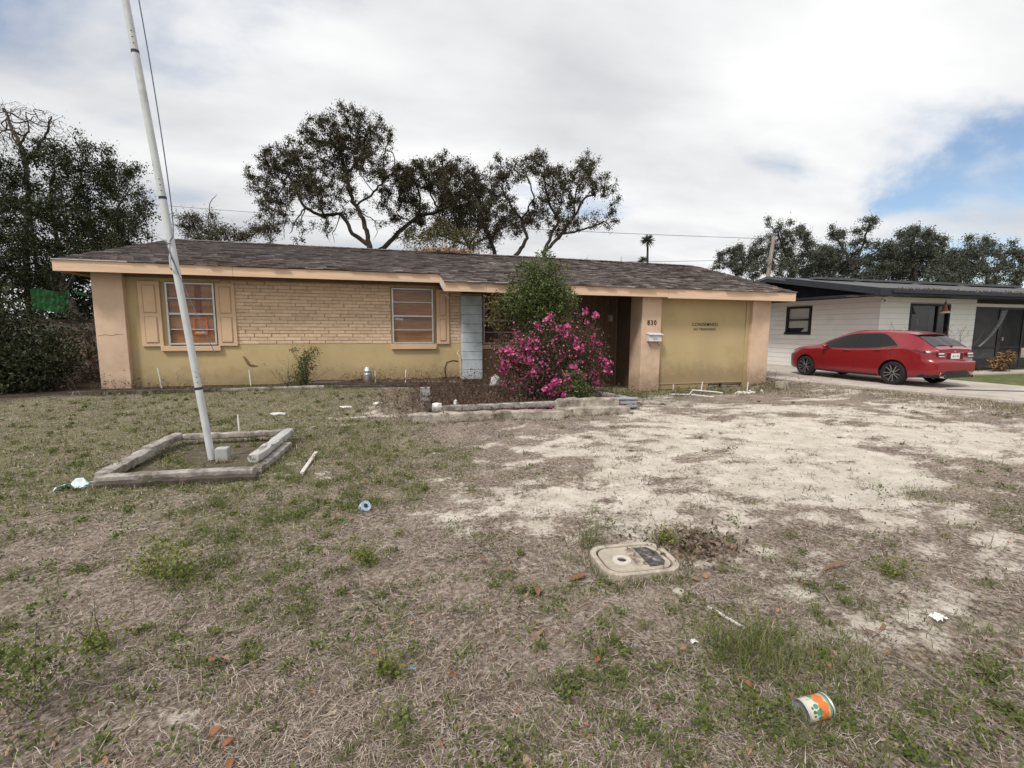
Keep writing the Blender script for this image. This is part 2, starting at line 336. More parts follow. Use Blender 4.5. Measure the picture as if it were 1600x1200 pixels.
nwhite = pmat('white_painted_block', (.88,.86,.825), .8, .06, 1.5, col2=(.74,.71,.66), c2pos=(.55,.8), c2scale=1.5, bump=.3, bscale=70)
ndark = pmat('dark_navy_paint', (.035,.038,.048), .6, .15, 3, bump=.1)
nroof = pmat('grey_roll_roof', (.12,.12,.125), .9, .2, 3, bump=.3)
blackf = pmat('black_frame', (.022,.022,.026), .45, .1, 5, bump=0)
screenm = pmat('porch_screen', (.075,.075,.08), .8, .12, 3, bump=0)
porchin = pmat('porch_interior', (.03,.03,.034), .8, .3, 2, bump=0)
bark = pmat('oak_bark', (.050,.041,.034), .95, .3, 6, col2=(.12,.105,.09), c2pos=(.55,.75), c2scale=3, bump=.8, bscale=25, bdist=.03)
twigm = pmat('twig_bark', (.10,.08,.065), .95, .3, 9, bump=0)
lf_oak = ramp_mat('oak_leaf', [(.040,.040,.024),(.065,.062,.037),(.095,.086,.053),(.13,.108,.068)], trans=.12)  # lightened so the hazy veil over the oaks sits in the leaf colour
lf_dark = ramp_mat('dark_leaf', [(.016,.022,.010),(.028,.036,.014),(.045,.055,.020),(.07,.075,.028)], spec=.3, rough=.6, trans=.12)
lf_far = ramp_mat('hazed_far_leaf', [(.062,.070,.055),(.088,.098,.073),(.12,.13,.095),(.16,.165,.125)], trans=.15)  # paler and greyer: haze over the distant trees put into the leaf colour
lf_shrub = ramp_mat('shrub_leaf', [(.040,.062,.018),(.075,.105,.03),(.12,.155,.045),(.18,.20,.07)], spec=.35, rough=.55, trans=.2)
lf_azal = ramp_mat('azalea_leaf', [(.035,.040,.018),(.06,.07,.028),(.10,.085,.045),(.14,.10,.06)], trans=.15)
petal = ramp_mat('pink_petal', [(.28,.022,.10),(.42,.045,.17),(.58,.11,.28),(.74,.34,.48)], rough=.6, trans=.25)
petal_o = ramp_mat('pink_petal_cluster', [(.52,.03,.17),(.66,.06,.26),(.78,.12,.37),(.82,.2,.45)], rough=.6, trans=.25)
drybrown = ramp_mat('dry_weed', [(.07,.045,.032),(.12,.08,.055),(.17,.12,.085),(.10,.055,.05)])
straw = ramp_mat('dead_straw', [(.06,.042,.032),(.20,.152,.12),(.37,.30,.245),(.64,.555,.475),(.29,.225,.18),(.09,.064,.05)])
grassm = ramp_mat('green_grass_blade', [(.065,.085,.026),(.11,.135,.043),(.17,.185,.066),(.27,.25,.11)], trans=.25)
turfm = ramp_mat('lawn_turf_blade', [(.085,.105,.03),(.15,.17,.05),(.215,.225,.075),(.28,.255,.115)], trans=.25)
weedm = ramp_mat('green_weed_leaf', [(.07,.10,.028),(.115,.145,.04),(.19,.21,.065)], trans=.25)
litter = ramp_mat('leaf_litter', [(.11,.07,.045),(.21,.13,.085),(.30,.21,.14),(.36,.29,.22),(.23,.10,.05)])
leafbig = ramp_mat('fallen_leaf', [(.20,.12,.075),(.27,.105,.05),(.33,.23,.16),(.15,.095,.065)], rough=.7, obj=True)
crumb = ramp_mat('soil_crumb', [(.09,.07,.055),(.16,.125,.10),(.26,.21,.165),(.36,.30,.24)])
carred = pmat('deep_red_car_paint', (.24,.006,.013), .30, .03, 2, bump=0, spec=.5, coat=.7, metal=.15)
carblk = pmat('black_trim_plastic', (.02,.02,.022), .5, .05, 5, bump=0)
carglass = pmat('tinted_car_glass', (.008,.008,.010), .06, 0, 1, bump=0, spec=.32)
tyrem = pmat('tyre_rubber', (.022,.022,.023), .8, .1, 20, bump=.1)
rimm = pmat('bright_alloy', (.50,.50,.51), .3, .05, 9, bump=0, metal=.9)
rimd = pmat('dark_alloy', (.06,.06,.065), .4, .05, 9, bump=0, metal=.6)
redlens = pmat('red_lamp_lens', (.075,.002,.004), .3, .05, 5, bump=0, spec=.7)
clearlens = pmat('clear_lamp_lens', (.70,.66,.66), .12, .05, 5, bump=0, spec=.7)
chrome = pmat('chrome', (.75,.75,.76), .15, .02, 5, bump=0, metal=1.0)
# ------------------------------------------------------------------ ground sheet
def axis(segs):
    a = []
    for lo, hi, st in segs: a += list(np.arange(lo, hi-1e-6, st))
    a.append(segs[-1][1]); return np.array(a)
gu = axis([(-900,-200,100),(-200,-40,20),(-40,-12,2),(-12,-4.5,.12),(-4.5,5.5,.045),(5.5,13,.09),(13,30,.4),(30,60,3),(60,200,20),(200,900,100)])
gq = axis([(-300,-40,40),(-40,-4,3),(-4,.6,.2),(.6,5,.04),(5,12.4,.07),(12.4,20,.4),(20,60,4),(60,200,20),(200,1400,120)])
U, Q = np.meshgrid(gu, gq)
Z = gz(U, Q)
far = sst(40, 150, np.hypot(U, Q)); Z = Z*(1-far)
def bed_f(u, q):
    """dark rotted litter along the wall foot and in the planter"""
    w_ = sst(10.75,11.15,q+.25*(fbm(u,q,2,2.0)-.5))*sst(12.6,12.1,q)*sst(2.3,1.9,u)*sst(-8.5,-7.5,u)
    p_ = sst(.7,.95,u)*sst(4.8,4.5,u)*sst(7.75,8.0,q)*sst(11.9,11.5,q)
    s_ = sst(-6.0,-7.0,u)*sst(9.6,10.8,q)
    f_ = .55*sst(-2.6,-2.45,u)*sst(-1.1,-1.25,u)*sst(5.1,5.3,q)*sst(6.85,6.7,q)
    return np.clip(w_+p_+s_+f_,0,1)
nu, nq = len(gu), len(gq)
co = np.stack([U, Q, Z], -1).reshape(-1, 3)
ii = np.arange(nu*nq).reshape(nq, nu)
F = np.stack([ii[:-1,:-1], ii[:-1,1:], ii[1:,1:], ii[1:,:-1]], -1).reshape(-1, 4).astype(np.int32)
gme = bpy.data.meshes.new('ground'); gme.vertices.add(len(co)); gme.vertices.foreach_set('co', co.reshape(-1).astype(np.float32))
gme.loops.add(F.size); gme.loops.foreach_set('vertex_index', F.reshape(-1)); gme.polygons.add(len(F)); gme.polygons.foreach_set('loop_start', np.arange(len(F), dtype=np.int32)*4)
gme.polygons.foreach_set('use_smooth', np.ones(len(F), dtype=bool)); gme.update(calc_edges=True)
for nm, arr in (('sand', sand_f(U, Q)), ('green', green_f(U, Q)), ('bed', bed_f(U, Q))):
    at = gme.attributes.new(nm, 'FLOAT', 'POINT'); at.data.foreach_set('value', arr.reshape(-1).astype(np.float32))
def ground_mat():
    m = bpy.data.materials.new('yard_soil'); m.use_nodes = True; t = m.node_tree; nd = t.nodes; lk = t.links.new
    b = nd['Principled BSDF']; b.inputs['Roughness'].default_value = 1.0; b.inputs['Specular IOR Level'].default_value = .08
    g = nd.new('ShaderNodeNewGeometry')
    def noise(s, d=6, r=.6, st=(1,1,1)):
        mp = nd.new('ShaderNodeMapping'); mp.inputs['Scale'].default_value = st; lk(g.outputs['Position'], mp.inputs[0])
        n = nd.new('ShaderNodeTexNoise'); n.inputs['Scale'].default_value = s; n.inputs['Detail'].default_value = d; n.inputs['Roughness'].default_value = r; lk(mp.outputs[0], n.inputs['Vector']); return n.outputs['Fac']
    def mixc(f, a, bb):
        x = nd.new('ShaderNodeMix'); x.data_type = 'RGBA'; lk(f, x.inputs[0])
        for i, c in ((6, a), (7, bb)):
            if isinstance(c, tuple): x.inputs[i].default_value = rgb(c)
            else: lk(c, x.inputs[i])
        return x.outputs[2]
    def mr(v, a, bb, c=0., d=1.):
        x = nd.new('ShaderNodeMapRange'); lk(v, x.inputs[0])
        for i, k in zip((1,2,3,4), (a,bb,c,d)): x.inputs[i].default_value = k
        return x.outputs[0]
    soil = mixc(mr(noise(2.2,8), .35,.65), (.095,.071,.056), (.27,.215,.175))
    soil = mixc(mr(noise(30,6,.7), .45,.62), soil, (.42,.355,.295))
    soil = mixc(mr(noise(55,5,.7), .56,.68), soil, (.075,.055,.042))
    atg = nd.new('ShaderNodeAttribute'); atg.attribute_name = 'green'
    gm = nd.new('ShaderNodeMath'); gm.operation = 'MULTIPLY'; lk(mr(atg.outputs['Fac'], .25,.85,0,.7), gm.inputs[0]); lk(mr(noise(14,6,.7), .38,.58), gm.inputs[1])
    soil = mixc(gm.outputs[0], soil, (.12,.135,.05))
    sandc = mixc(mr(noise(3.5,7), .35,.65), (.50,.445,.37), (.69,.63,.55))
    sandc = mixc(mr(noise(60,5,.75), .56,.70), sandc, (.30,.235,.175))
    ats = nd.new('ShaderNodeAttribute'); ats.attribute_name = 'sand'
    ad = nd.new('ShaderNodeMath'); ad.operation = 'ADD'; lk(ats.outputs['Fac'], ad.inputs[0]); lk(mr(noise(22,6,.72), .3,.7,-.55,.55), ad.inputs[1])
    ad2 = nd.new('ShaderNodeMath'); ad2.operation = 'ADD'; lk(ad.outputs[0], ad2.inputs[0]); lk(mr(noise(5,5,.65,(1,1.8,1)), .3,.7,-.22,.22), ad2.inputs[1])
    full = mixc(mr(ad2.outputs[0], .25,.72), soil, sandc)
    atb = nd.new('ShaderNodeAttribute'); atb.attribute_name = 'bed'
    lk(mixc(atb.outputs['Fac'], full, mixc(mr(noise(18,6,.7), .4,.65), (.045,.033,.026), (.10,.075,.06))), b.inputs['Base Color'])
    bp = nd.new('ShaderNodeBump'); bp.inputs['Strength'].default_value = .9; bp.inputs['Distance'].default_value = .02
    h = nd.new('ShaderNodeMath'); h.operation = 'ADD'; lk(noise(40,8,.75), h.inputs[0]); lk(noise(11,5,.6), h.inputs[1]); lk(h.outputs[0], bp.inputs['Height']); lk(bp.outputs[0], b.inputs['Normal'])
    return m
soilm = ground_mat(); gme.materials.append(soilm)
ground = bpy.data.objects.new('ground', gme); COL.objects.link(ground); ground['kind'] = 'structure'

# neighbour's driveway, walk and lawn
DZ = .05
d = MB(); d.prism([(11.75,17.5),(11.65,11),(12.3,8.4),(12.95,6.0),(13.8,2.5),(14.9,-3.0),(19.5,-3.0),(16.7,5.0),(16.6,9.0),(16.5,17.5)], 'z', -.12, DZ)
setting('driveway', d, concl)
d = MB()
for i in range(9): d.box(16.62+i*1.55, 16.62+i*1.55+1.53, 10.75, 11.55, -.1, DZ+.012*(i%2)+.01)
setting('path', d, concl)
d = MB(); d.box(16.75, 40, 3, 10.73, -.1, .02); d.box(17.0,40,11.57,12.2,-.1,.015)
lawnm = pmat('mown_lawn', (.105,.13,.045), 1.0, .3, 5, col2=(.17,.16,.075), c2pos=(.45,.65), c2scale=2, bump=.8, bscale=60, bdist=.03)
setting('lawn', d, lawnm)

# ------------------------------------------------------------------ the yellow house
W = 12.03; FQ = 11.48; GQ = 11.12; RFQ = 10.74          # wall plane, left fascia, garage wall, right fascia
house = thing('bungalow', 'low ochre bungalow with peach trim, brown shingled roof and boarded windows behind the bare yard', 'house', (2.5, 12.0, 0))
# walls
w = MB()
w.box(-5.2, -4.58, W, W+.2, .1, 2.66)                       # stucco left of the left shutter
w.box(-4.58, -3.40, W, W+.2, .1, 1.10); w.box(-3.40, .31, W, W+.2, .28, 1.14); w.box(.31, 1.41, W, W+.2, .28, 1.10); w.box(1.41, 2.1, W, W+.2, .28, 1.14)
w.box(-4.58,-3.40, W, W+.2, 2.51, 2.66)
w.box(.31,1.41, W, W+.2, 2.52, 2.66)
w.box(-3.40,.31, W+.05, W+.2, 1.14, 2.66)                   # backing behind the brick
w.box(1.41,2.1, W+.05, W+.2, 1.14, 2.66)
w.box(-4.58,-4.46, W+.02, W+.2, 1.10, 2.51); w.box(-3.52,-3.40, W+.02, W+.2, 1.10, 2.51)
w.box(.31,.335, W+.02, W+.2, 1.10, 2.52); w.box(1.35,1.41, W+.02, W+.2, 1.10, 2.52)
w.box(-5.7,-5.55, W, 18.7, .1, 2.66)
wall = part('wall', w, stucco, house)
mo = MB(); mo.box(-3.402,.312, W+.0045, W+.049, 1.142, 2.655); mo.box(1.42,2.098, W+.0045, W+.049, 1.142, 2.655)
part('mortar', mo, mortar, wall)
bme = []
for Lb in (.345, .33, .355):
    b_ = MB(); b_.box(-Lb/2, Lb/2, -.02, .03, -.0335, .0335); bme.append(b_.mesh('brick', brickm, (0,0,0), False, .006))
half = MB(); half.box(-.08,.08,-.02,.03,-.0335,.0335); halfme = half.mesh('brick', brickm, (0,0,0), False, .006)
rb = random.Random(3)
for r in range(18):
    z = 1.18+r*.0795
    if z > 2.60: break
    for (ua, ub) in ((-3.395,.31),(1.76,2.09)):
        x = ua-(0, .18, .09, .27)[r % 4]
        while x < ub-.01:
            x1 = x+.36; a, bq = max(x, ua), min(x1, ub)
            if bq-a > .05:
                o = part_mesh('brick', bme[rb.randrange(3)] if bq-a > .3 else halfme, wall, ((a+bq)/2, W+.012+rb.uniform(-.003,.003), z+rb.uniform(-.003,.003)))
                o.scale = ((bq-a-.012)/(.345 if bq-a > .3 else .16), 1, 1)
            x = x1
# foundation strip where the stucco has broken away
ft = MB()
xs = np.linspace(-5.2, 2.1, 60)
for a, bq in zip(xs[:-1], xs[1:]): ft.box(a, bq, W-.0+.03, W+.18, -.1, .30)
part('footing', ft, footing, house)
br = MB()
for i in range(34):                                         # ragged lower edge of the stucco
    a = -3.4+i*.16; h = .30-.05*rb.random()-(.06 if i < 8 else 0)
    br.obox((a+.08, W+.01, .28-.5*(.30-h)), (.163, .05, (.30-h)+.02), (0, rb.uniform(-.06,.06), 0))
part('broken_stucco_edge', br, stucco, house)
st_ = MB(); st_.tube([(-3.02,W-.001,.86),(-2.98,W-.001,.80),(-2.93,W-.001,.70),(-2.90,W-.001,.66),(-2.82,W-.001,.645),(-2.74,W-.001,.635)],[.02,.03,.035,.03,.022,.01],6); part('damp_stain', st_, pmat('damp_stain',(.20,.15,.08),.95,.3,14), wall)
# piers
p = MB(); p.box(-5.75,-5.2, 11.90, W+.2, -.1, 2.66); part('pillar', p, peach, house, bevel=.012)
pl0 = house.children[-1]
st_ = MB(); st_.tube([(-5.72,11.899,1.33),(-5.60,11.899,1.36),(-5.48,11.899,1.34),(-5.36,11.899,1.37),(-5.25,11.899,1.355)],[.003,.005,.004,.005,.002],4); part('crack', st_, blackp if False else pmat('crack_brown',(.25,.17,.115),.95,.2,9), pl0)  # thin brown line for the crack across the pillar
p = MB(); p.box(6.76,7.35, 11.03, 11.62, -.4, 2.50); pier = part('pillar', p, peach, house, bevel=.012)
p = MB(); p.box(10.35,10.98, 11.03, 11.62, -.4, 2.50); part('pillar', p, peach, house, bevel=.012)
# garage front
g_ = MB(); g_.box(7.35,10.22, GQ+.03, GQ+.2, -.02, 2.50); g_.box(10.22,10.35, GQ+.0, GQ+.2, -.3, 2.50)
garage = part('garage_panel', g_, stucco, house)
g_ = MB(); g_.box(7.35,10.22, GQ+.018, GQ+.031, .005, .03); part('panel_lip', g_, peach, garage)
ft = MB()
for a, bq, z1 in ((7.35,7.6,.0),(7.6,7.95,-.04),(7.95,8.2,.0),(8.2,8.6,.01),(8.6,9.05,.0)): ft.box(a, bq, GQ+.05, GQ+.22, -.4, z1-.02)
ft.box(9.05,10.22, GQ+.14, GQ+.22, -.4, -.02)
part('footing', ft, footing, house)
ft = MB(); ft.box(7.35,9.05, GQ+.035, GQ+.045, -.14, -.021); part('stucco_band', ft, stucco, house)
blk = pmat('broken_block_strip', (.40,.36,.33), .95, .3, 8, col2=(.12,.10,.09), c2pos=(.5,.6), c2scale=8, bump=.6)
for i, (a, bq, z0, z1) in enumerate(((9.1,9.45,-.05,-.01),(9.1,9.45,-.12,-.075),(9.1,9.5,-.19,-.15),(9.52,10.18,-.06,.0),(9.52,10.15,-.13,-.085),(9.52,10.18,-.2,-.15))):
    f_m = MB(); f_m.obox(((a+bq)/2, GQ+.10, (z0+z1)/2), (bq-a, .07, z1-z0), (rb.uniform(-.05,.05), rb.uniform(-.03,.03), 0), .006); part('exposed_lath', f_m, blk, garage)
# side of the house on the right and back walls (seen from the side only)
s_ = MB(); s_.box(10.8,10.98, 11.62, 18.7, -.4, 2.6); s_.box(-5.7,10.98, 18.5,18.7, -.2, 2.66)
part('wall', s_, stucco, house)
# recessed entry: side of the garage, dark panelled back wall, door
e = MB(); e.box(5.2,6.9, 12.62,12.8, -.3, 2.62); e.box(2.08,4.9, W+.06, W+.24, .99, 2.62); e.box(2.08,5.2, W+.02, W+.24, -.1,.98); e.box(5.05,5.2, W+.24,12.8,-.2,2.62); e.box(4.9,5.2,W+.06,W+.24,.98,2.62)
entry = part('entry_wall', e, pmat('tan_entry_paint', (.22,.15,.09), .8, .12, 2, bump=.2), house)
s_ = MB(); s_.box(6.9,7.05, 11.62,12.8, -.3, 2.62); part('wall', s_, brownp, house)
for i in range(8):
    a = 5.25+i*.2; e = MB(); e.box(a, a+.19, 12.60, 12.618, -.1, 2.55); part('panel', e, brownp, entry)
dr = MB(); dr.box(5.42,6.32, 12.55, 12.60, -.08, 2.05); door = part('door', dr, pmat('dark_red_brown_door', (.10,.05,.035), .5, .1, 3, bump=.1), house, bevel=.006)
for z0, z1 in ((.1,.85),(.95,1.35),(1.45,1.95)):
    for a in (5.52,5.90): dd = MB(); dd.box(a, a+.32, 12.535,12.549, z0, z1); part('panel', dd, MATS['dark_red_brown_door'], door, bevel=.006)
dd = MB(); dd.lathe([(.0,-.06),(.03,-.055),(.035,-.03),(.015,-.02),(.015,0)], (5.49,12.55,.95), (0,1,0), 14); part('handle', dd, alum, door, smooth=True)
wl = MB(); wl.box(6.56,6.70,12.52,12.60,1.76,1.94); wl.lathe([(.02,0),(.055,.02),(.06,.1),(.04,.15),(0,.16)], (6.63,12.5,1.74), (0,0,1), 10)
part('porch_lamp', wl, pmat('dim_lamp_glass', (.32,.28,.23), .4, .1, 5, bump=0), house, smooth=True)
wr = MB(); wr.lathe([(.17+.045*math.cos(t), .045*math.sin(t)) for t in np.linspace(0,2*math.pi,9)[:-1]], (5.62,12.52,1.72), (0,1,0), 20, True)
solo('wreath', wr, lf_dark, 'dark leafy wreath hanging on the front door behind the pink bush', 'wreath', (5.62,12.52,1.5))
# column of pale blue blocks
bc = MB(); bc.box(2.06,2.56, 11.78,12.0, .2, 2.40); colm = part('block_column', bc, mortar, house)
zz = .22
for i, hgt in enumerate((.24,.26,.22,.23,.25,.23,.25,.23,.24)):
    b_ = MB(); b_.box(2.05,2.57, 11.755+rb.uniform(-.004,.004), 12.01, zz+.006, zz+hgt-.006); part('block', b_, blueblk, colm, bevel=.008); zz += hgt-.003 if i else hgt
# windows
def window(u0, u1, z0, z1, q, depth=.06, sign=False, boards=True, fm=alum):
    f = MB(); t = .035
    f.box(u0,u0+t,q-depth,q+.03,z0,z1); f.box(u1-t,u1,q-depth,q+.03,z0,z1); f.box(u0+t,u1-t,q-depth,q+.03,z0,z0+t); f.box(u0+t,u1-t,q-depth,q+.03,z1-t,z1)
    wn = part('window', f, fm, house, bevel=.004)
    zm = (z0+z1)/2
    m_ = MB(); m_.box(u0+t,u1-t,q-depth+.01,q+.01,zm-.02,zm+.02); part('meeting_rail', m_, fm, wn)
    for zq in ((z0+zm)/2, (zm+z1)/2): m_ = MB(); m_.box(u0+t,u1-t,q-depth+.02,q,zq-.009,zq+.009); part('muntin', m_, fm, wn)
    for a, bq in ((z0+t,(z0+zm)/2-.009),((z0+zm)/2+.009,zm-.02),(zm+.02,(zm+z1)/2-.009),((zm+z1)/2+.009,z1-t)):
        m_ = MB(); m_.box(u0+t,u1-t,q-.028,q-.022,a,bq); part('pane', m_, pane_glass, wn)
    return wn
win = window(-4.46,-3.52,1.135,2.50,W-.005)
b_ = MB(); b_.box(-4.42,-3.56,W+.022,W+.035,1.15,2.48); part('plywood_board', b_, ply, win)
b_ = MB(); b_.box(-3.92,-3.80,W+.008,W+.021,1.85,2.46); part('plywood_board', b_, pmat('red_brown_board', (.24,.07,.03), .7, .2, 5), win)
sg = MB(); a0,a1,c0,c1 = -3.98,-3.70,1.36,1.74
for bx in ((a0,a0+.035,c0,c1),(a1-.035,a1,c0,c1),(a0+.035,a1-.035,c0,c0+.035),(a0+.035,a1-.035,c1-.035,c1)): sg.box(bx[0],bx[1],W-.014,W+.004,bx[2],bx[3])
part('notice_frame', sg, orange, win)
sg = MB(); sg.box(-3.945,-3.735,W-.012,W-.004,1.395,1.43); part('notice_strip', sg, white, win)
win = window(.335,1.35,1.14,2.51,W-.005)
b_ = MB(); b_.box(.37,1.31,W+.022,W+.035,1.15,2.49); part('plywood_board', b_, ply, win)
sg = MB(); sg.obox((.50,W+.01,1.75), (.2,.004,.05), (0,.1,0)); part('notice_strip', sg, white, win)
win = window(2.66,3.52,1.12,2.36,W+.05)
b_ = MB(); b_.box(2.70,3.48,W+.058,W+.07,1.14,2.34); part('plywood_board', b_, pmat('dark_board', (.10,.05,.035), .7, .3, 2), win)
for a, bq, z0, z1, q in ((-4.62,-3.46,.995,1.11,W),(.30,1.42,1.00,1.13,W),(2.60,3.60,.985,1.10,W+.05)):
    s_ = MB(); s_.box(a,bq,q-.07,q+.02,z0,z1); part('window_sill', s_, shutm, house, bevel=.006)
# shutters with two raised panels each
def shutter(u0, u1, z0, z1, lean=0.0):
    f = MB(); f.box(u0,u1,W-.045,W-.005,z0,z1); sh = part('shutter', f, shutm, house, bevel=.005)
    zm = z0+.49*(z1-z0); t = .075
    for a, bq in ((z0+t,zm-t*.5),(zm+t*.5,z1-t)):
        g = MB(); g.box(u0+t,u1-t,W-.052,W-.0445,a,bq); part('groove', g, MATS['painted_mortar'], sh)
        g = MB(); g.box(u0+t+.018,u1-t-.018,W-.062,W-.046,a+.018,bq-.018); part('panel', g, shutm, sh, bevel=.006)
shutter(-4.97,-4.57,1.10,2.51); shutter(-3.505,-3.115,1.105,2.51); shutter(1.435,1.755,1.125,2.50)
# soffits, fascias
s_ = MB(); s_.box(-6.1,2.1,FQ+.03,W+.1,2.655,2.67); s_.box(-6.1,-5.75,W+.1,18.9,2.655,2.67); s_.box(1.5,11.5,RFQ+.03,12.9,2.505,2.52); s_.box(10.98,11.5,12.9,18.9,2.505,2.52)
part('soffit', s_, darkp, house)
s_ = MB(); s_.box(-5.2,2.05,W-.04,W-.012,2.59,2.655); part('eave_shade_strip', s_, pmat('eave_shade_brown',(.20,.135,.09),.8,.2,4), house)  # added dark strip, stands in for the eave's shade along the wall top
def board(u0,u1,q0,q1,z0,z1): s_ = MB(); s_.box(u0,u1,q0,q1,z0,z1); part('fascia_board', s_, fasc, house, bevel=.004)
board(-6.15,-2.99,FQ,FQ+.03,2.62,2.83); board(-2.985,1.46,FQ,FQ+.03,2.62,2.82)
board(1.46,2.45,RFQ,RFQ+.03,2.365,2.585); board(2.455,7.33,RFQ,RFQ+.03,2.36,2.58); board(7.335,11.55,RFQ,RFQ+.03,2.335,2.575)
s_ = MB(); s_.add([(1.46,RFQ+.03,2.365),(1.46,FQ+.03,2.60),(1.46,FQ+.03,2.82),(1.46,RFQ+.03,2.585),(1.49,RFQ+.03,2.365),(1.49,FQ+.03,2.60),(1.49,FQ+.03,2.82),(1.49,RFQ+.03,2.585)],[(0,1,2,3),(4,7,6,5),(0,4,5,1),(3,2,6,7),(0,3,7,4),(1,5,6,2)])
part('return_board', s_, drip, house)
s_ = MB(); s_.box(-6.15,-6.12,FQ+.031,18.93,2.62,2.83); part('fascia_board', s_, fasc, house)
s_ = MB(); s_.prism([(RFQ+.031,2.34),(RFQ+.031,2.57),(15.2,3.82),(18.93,2.66),(18.93,2.5),(15.2,3.62)],'x',11.52,11.55); part('rake_board', s_, fasc, house)
s_ = MB(); s_.box(-6.16,-4.9,FQ-.012,FQ+.03,2.832,2.858); s_.box(1.45,11.56,RFQ-.012,RFQ+.03,2.588,2.606); part('drip_edge', s_, drip, house)
# roof: decks, then shingles course by course
SL = (3.93-2.86)/(15.2-FQ); SR = (3.93-2.61)/(15.2-RFQ)
def rz(u, q):
    z = 2.86+SL*(q-FQ) if u < 1.46 else 2.61+SR*(q-RFQ)
    return z-.035*max(0,(u-5)/6.5)*((q-RFQ)/4.4)
r_ = MB()
r_.add([(-6.17,FQ-.03,2.838),(1.46,FQ-.03,2.838),(1.46,15.2,3.925),(-5.45,15.2,3.925)],[(0,1,2,3)])
r_.add([(1.46,RFQ-.03,2.587),(11.57,RFQ-.03,2.587),(11.57,15.2,3.88),(1.46,15.2,3.925)],[(0,1,2,3)])
r_.add([(-6.17,18.95,2.838),(11.57,18.95,2.70),(11.57,15.2,3.88),(-5.45,15.2,3.925)],[(0,3,2,1)])
r_.add([(-6.17,FQ-.03,2.838),(-5.45,15.2,3.925),(-6.17,18.95,2.838)],[(0,1,2)]); r_.add([(11.57,RFQ-.03,2.587),(11.57,15.2,3.88),(11.57,18.95,2.70)],[(0,2,1)])
r_.add([(1.46,RFQ-.03,2.587),(1.46,FQ-.03,2.838),(1.46,FQ+.5,2.97)],[(0,1,2)])
roof = part('roof', r_, underl, house)
sh_me = []
for k in range(6):
    wv = (.22,.26,.30,.33,.36,.19)[k]; th = (.014,.022,.028,.018,.025,.012)[k]; m_ = MB()
    m_.add([(-wv/2,0,0),(wv/2,0,0),(wv/2,.19,-.004),(-wv/2,.19,-.004),(-wv/2,-.003,th),(wv/2,.004,th*1.1),(wv/2,.19,.002),(-wv/2,.19,.002)],
           [(0,3,2,1),(4,5,6,7),(0,1,5,4),(1,2,6,5),(2,3,7,6),(3,0,4,7)]); sh_me.append((wv, m_))
sh_data = [m_.mesh('shingle', shing) for _, m_ in sh_me]
rs = random.Random(8); cnt = 0; rest = MB()
courses = []
for side in (0,1):
    q0 = FQ-.04 if side == 0 else RFQ-.045; s_ = SL if side == 0 else SR; ex = .135/math.sqrt(1+s_*s_)
    k = 0
    while q0+k*ex < 15.15: courses.append((q0+k*ex, side)); k += 1
courses.sort(key=lambda c: c[0])
for q, side in courses:
    t = (q-FQ)/(15.2-FQ); ulo = (-6.18+.73*max(t,0)) if side == 0 else 1.45; uhi = 1.46 if side == 0 else 11.585
    u = ulo-rs.uniform(0,.25); ang = math.atan(SL if side == 0 else SR)
    sag = .012*math.sin(q*9)+.01*rs.uniform(-1,1)
    while u < uhi-.04:
        k = rs.randrange(6); wv = sh_me[k][0]; c = u+wv/2
        if c-wv/2 < ulo: c = ulo+wv/2
        if c+wv/2 > uhi: c = uhi-wv/2
        if not (side == 0 and c < -4.95 and q < FQ+.09):
            dq = rs.uniform(-.022,.022)+.015*math.sin(c*1.7+q*3); zq = rz(c, q+dq)-.022+rs.uniform(0,.005)
            rot = (ang-.03+rs.uniform(-.04,.04), rs.uniform(-.025,.025), rs.uniform(-.03,.03))
            if cnt < 298: part_mesh('shingle', sh_data[k], roof, (c, q+dq, zq), rot); cnt += 1
            else:
                Rm = Euler(rot).to_matrix(); rest.add([Vector((c,q+dq,zq))+Rm@Vector(v) for v in sh_me[k][1].v], sh_me[k][1].f)
        u += wv+.004
part('shingle_field', rest, shing_s, roof, stuff=True)
cap = MB(); u = -5.45
while u < 11.3:
    z = rz(u, 15.2)+.012
    cap.add([(u,15.05,z-.035),(u+.26,15.05,z-.045),(u+.26,15.2,z+.004),(u,15.2,z+.014),(u,15.35,z-.035),(u+.26,15.35,z-.045)],[(0,1,2,3),(3,2,5,4)]); u += .2
part('ridge_cap', cap, shing_s, roof)
vp = MB(); vp.tube([(9.0,16.3,3.4),(9.0,16.3,4.28)],.035,8); part('vent_pipe', vp, drip, roof, smooth=True)
# lettering
def lettering(body, size, u, z, q, parent, mat, thick=.004, name='lettering', sx=1.0):
    c = bpy.data.curves.new('text', 'FONT'); c.body = body; c.size = size; c.align_x = 'CENTER'; c.extrude = thick/2; c.offset = size*.004; c.space_character = 1.08
    to = bpy.data.objects.new('text', c); COL.objects.link(to); bpy.context.view_layer.update()
    me = bpy.data.meshes.new_from_object(to.evaluated_get(bpy.context.evaluated_depsgraph_get())); bpy.data.objects.remove(to); bpy.data.curves.remove(c)
    me.name = name; me.materials.clear(); me.materials.append(mat)
    o = part_mesh(name, me, parent, (u, q, z), (math.pi/2,0,0)); o.scale = (sx,1,1); return o
lettering('CONDEMNED', .128, 8.84, 1.62, GQ+.026, garage, blackp); lettering('NO TRESPASSING', .088, 8.84, 1.50, GQ+.026, garage, blackp)
for i, ch in enumerate('830'): lettering(ch, .18, 6.96+i*.10, 1.64, 11.022, pier, blackp, .012, 'house_number', .85)
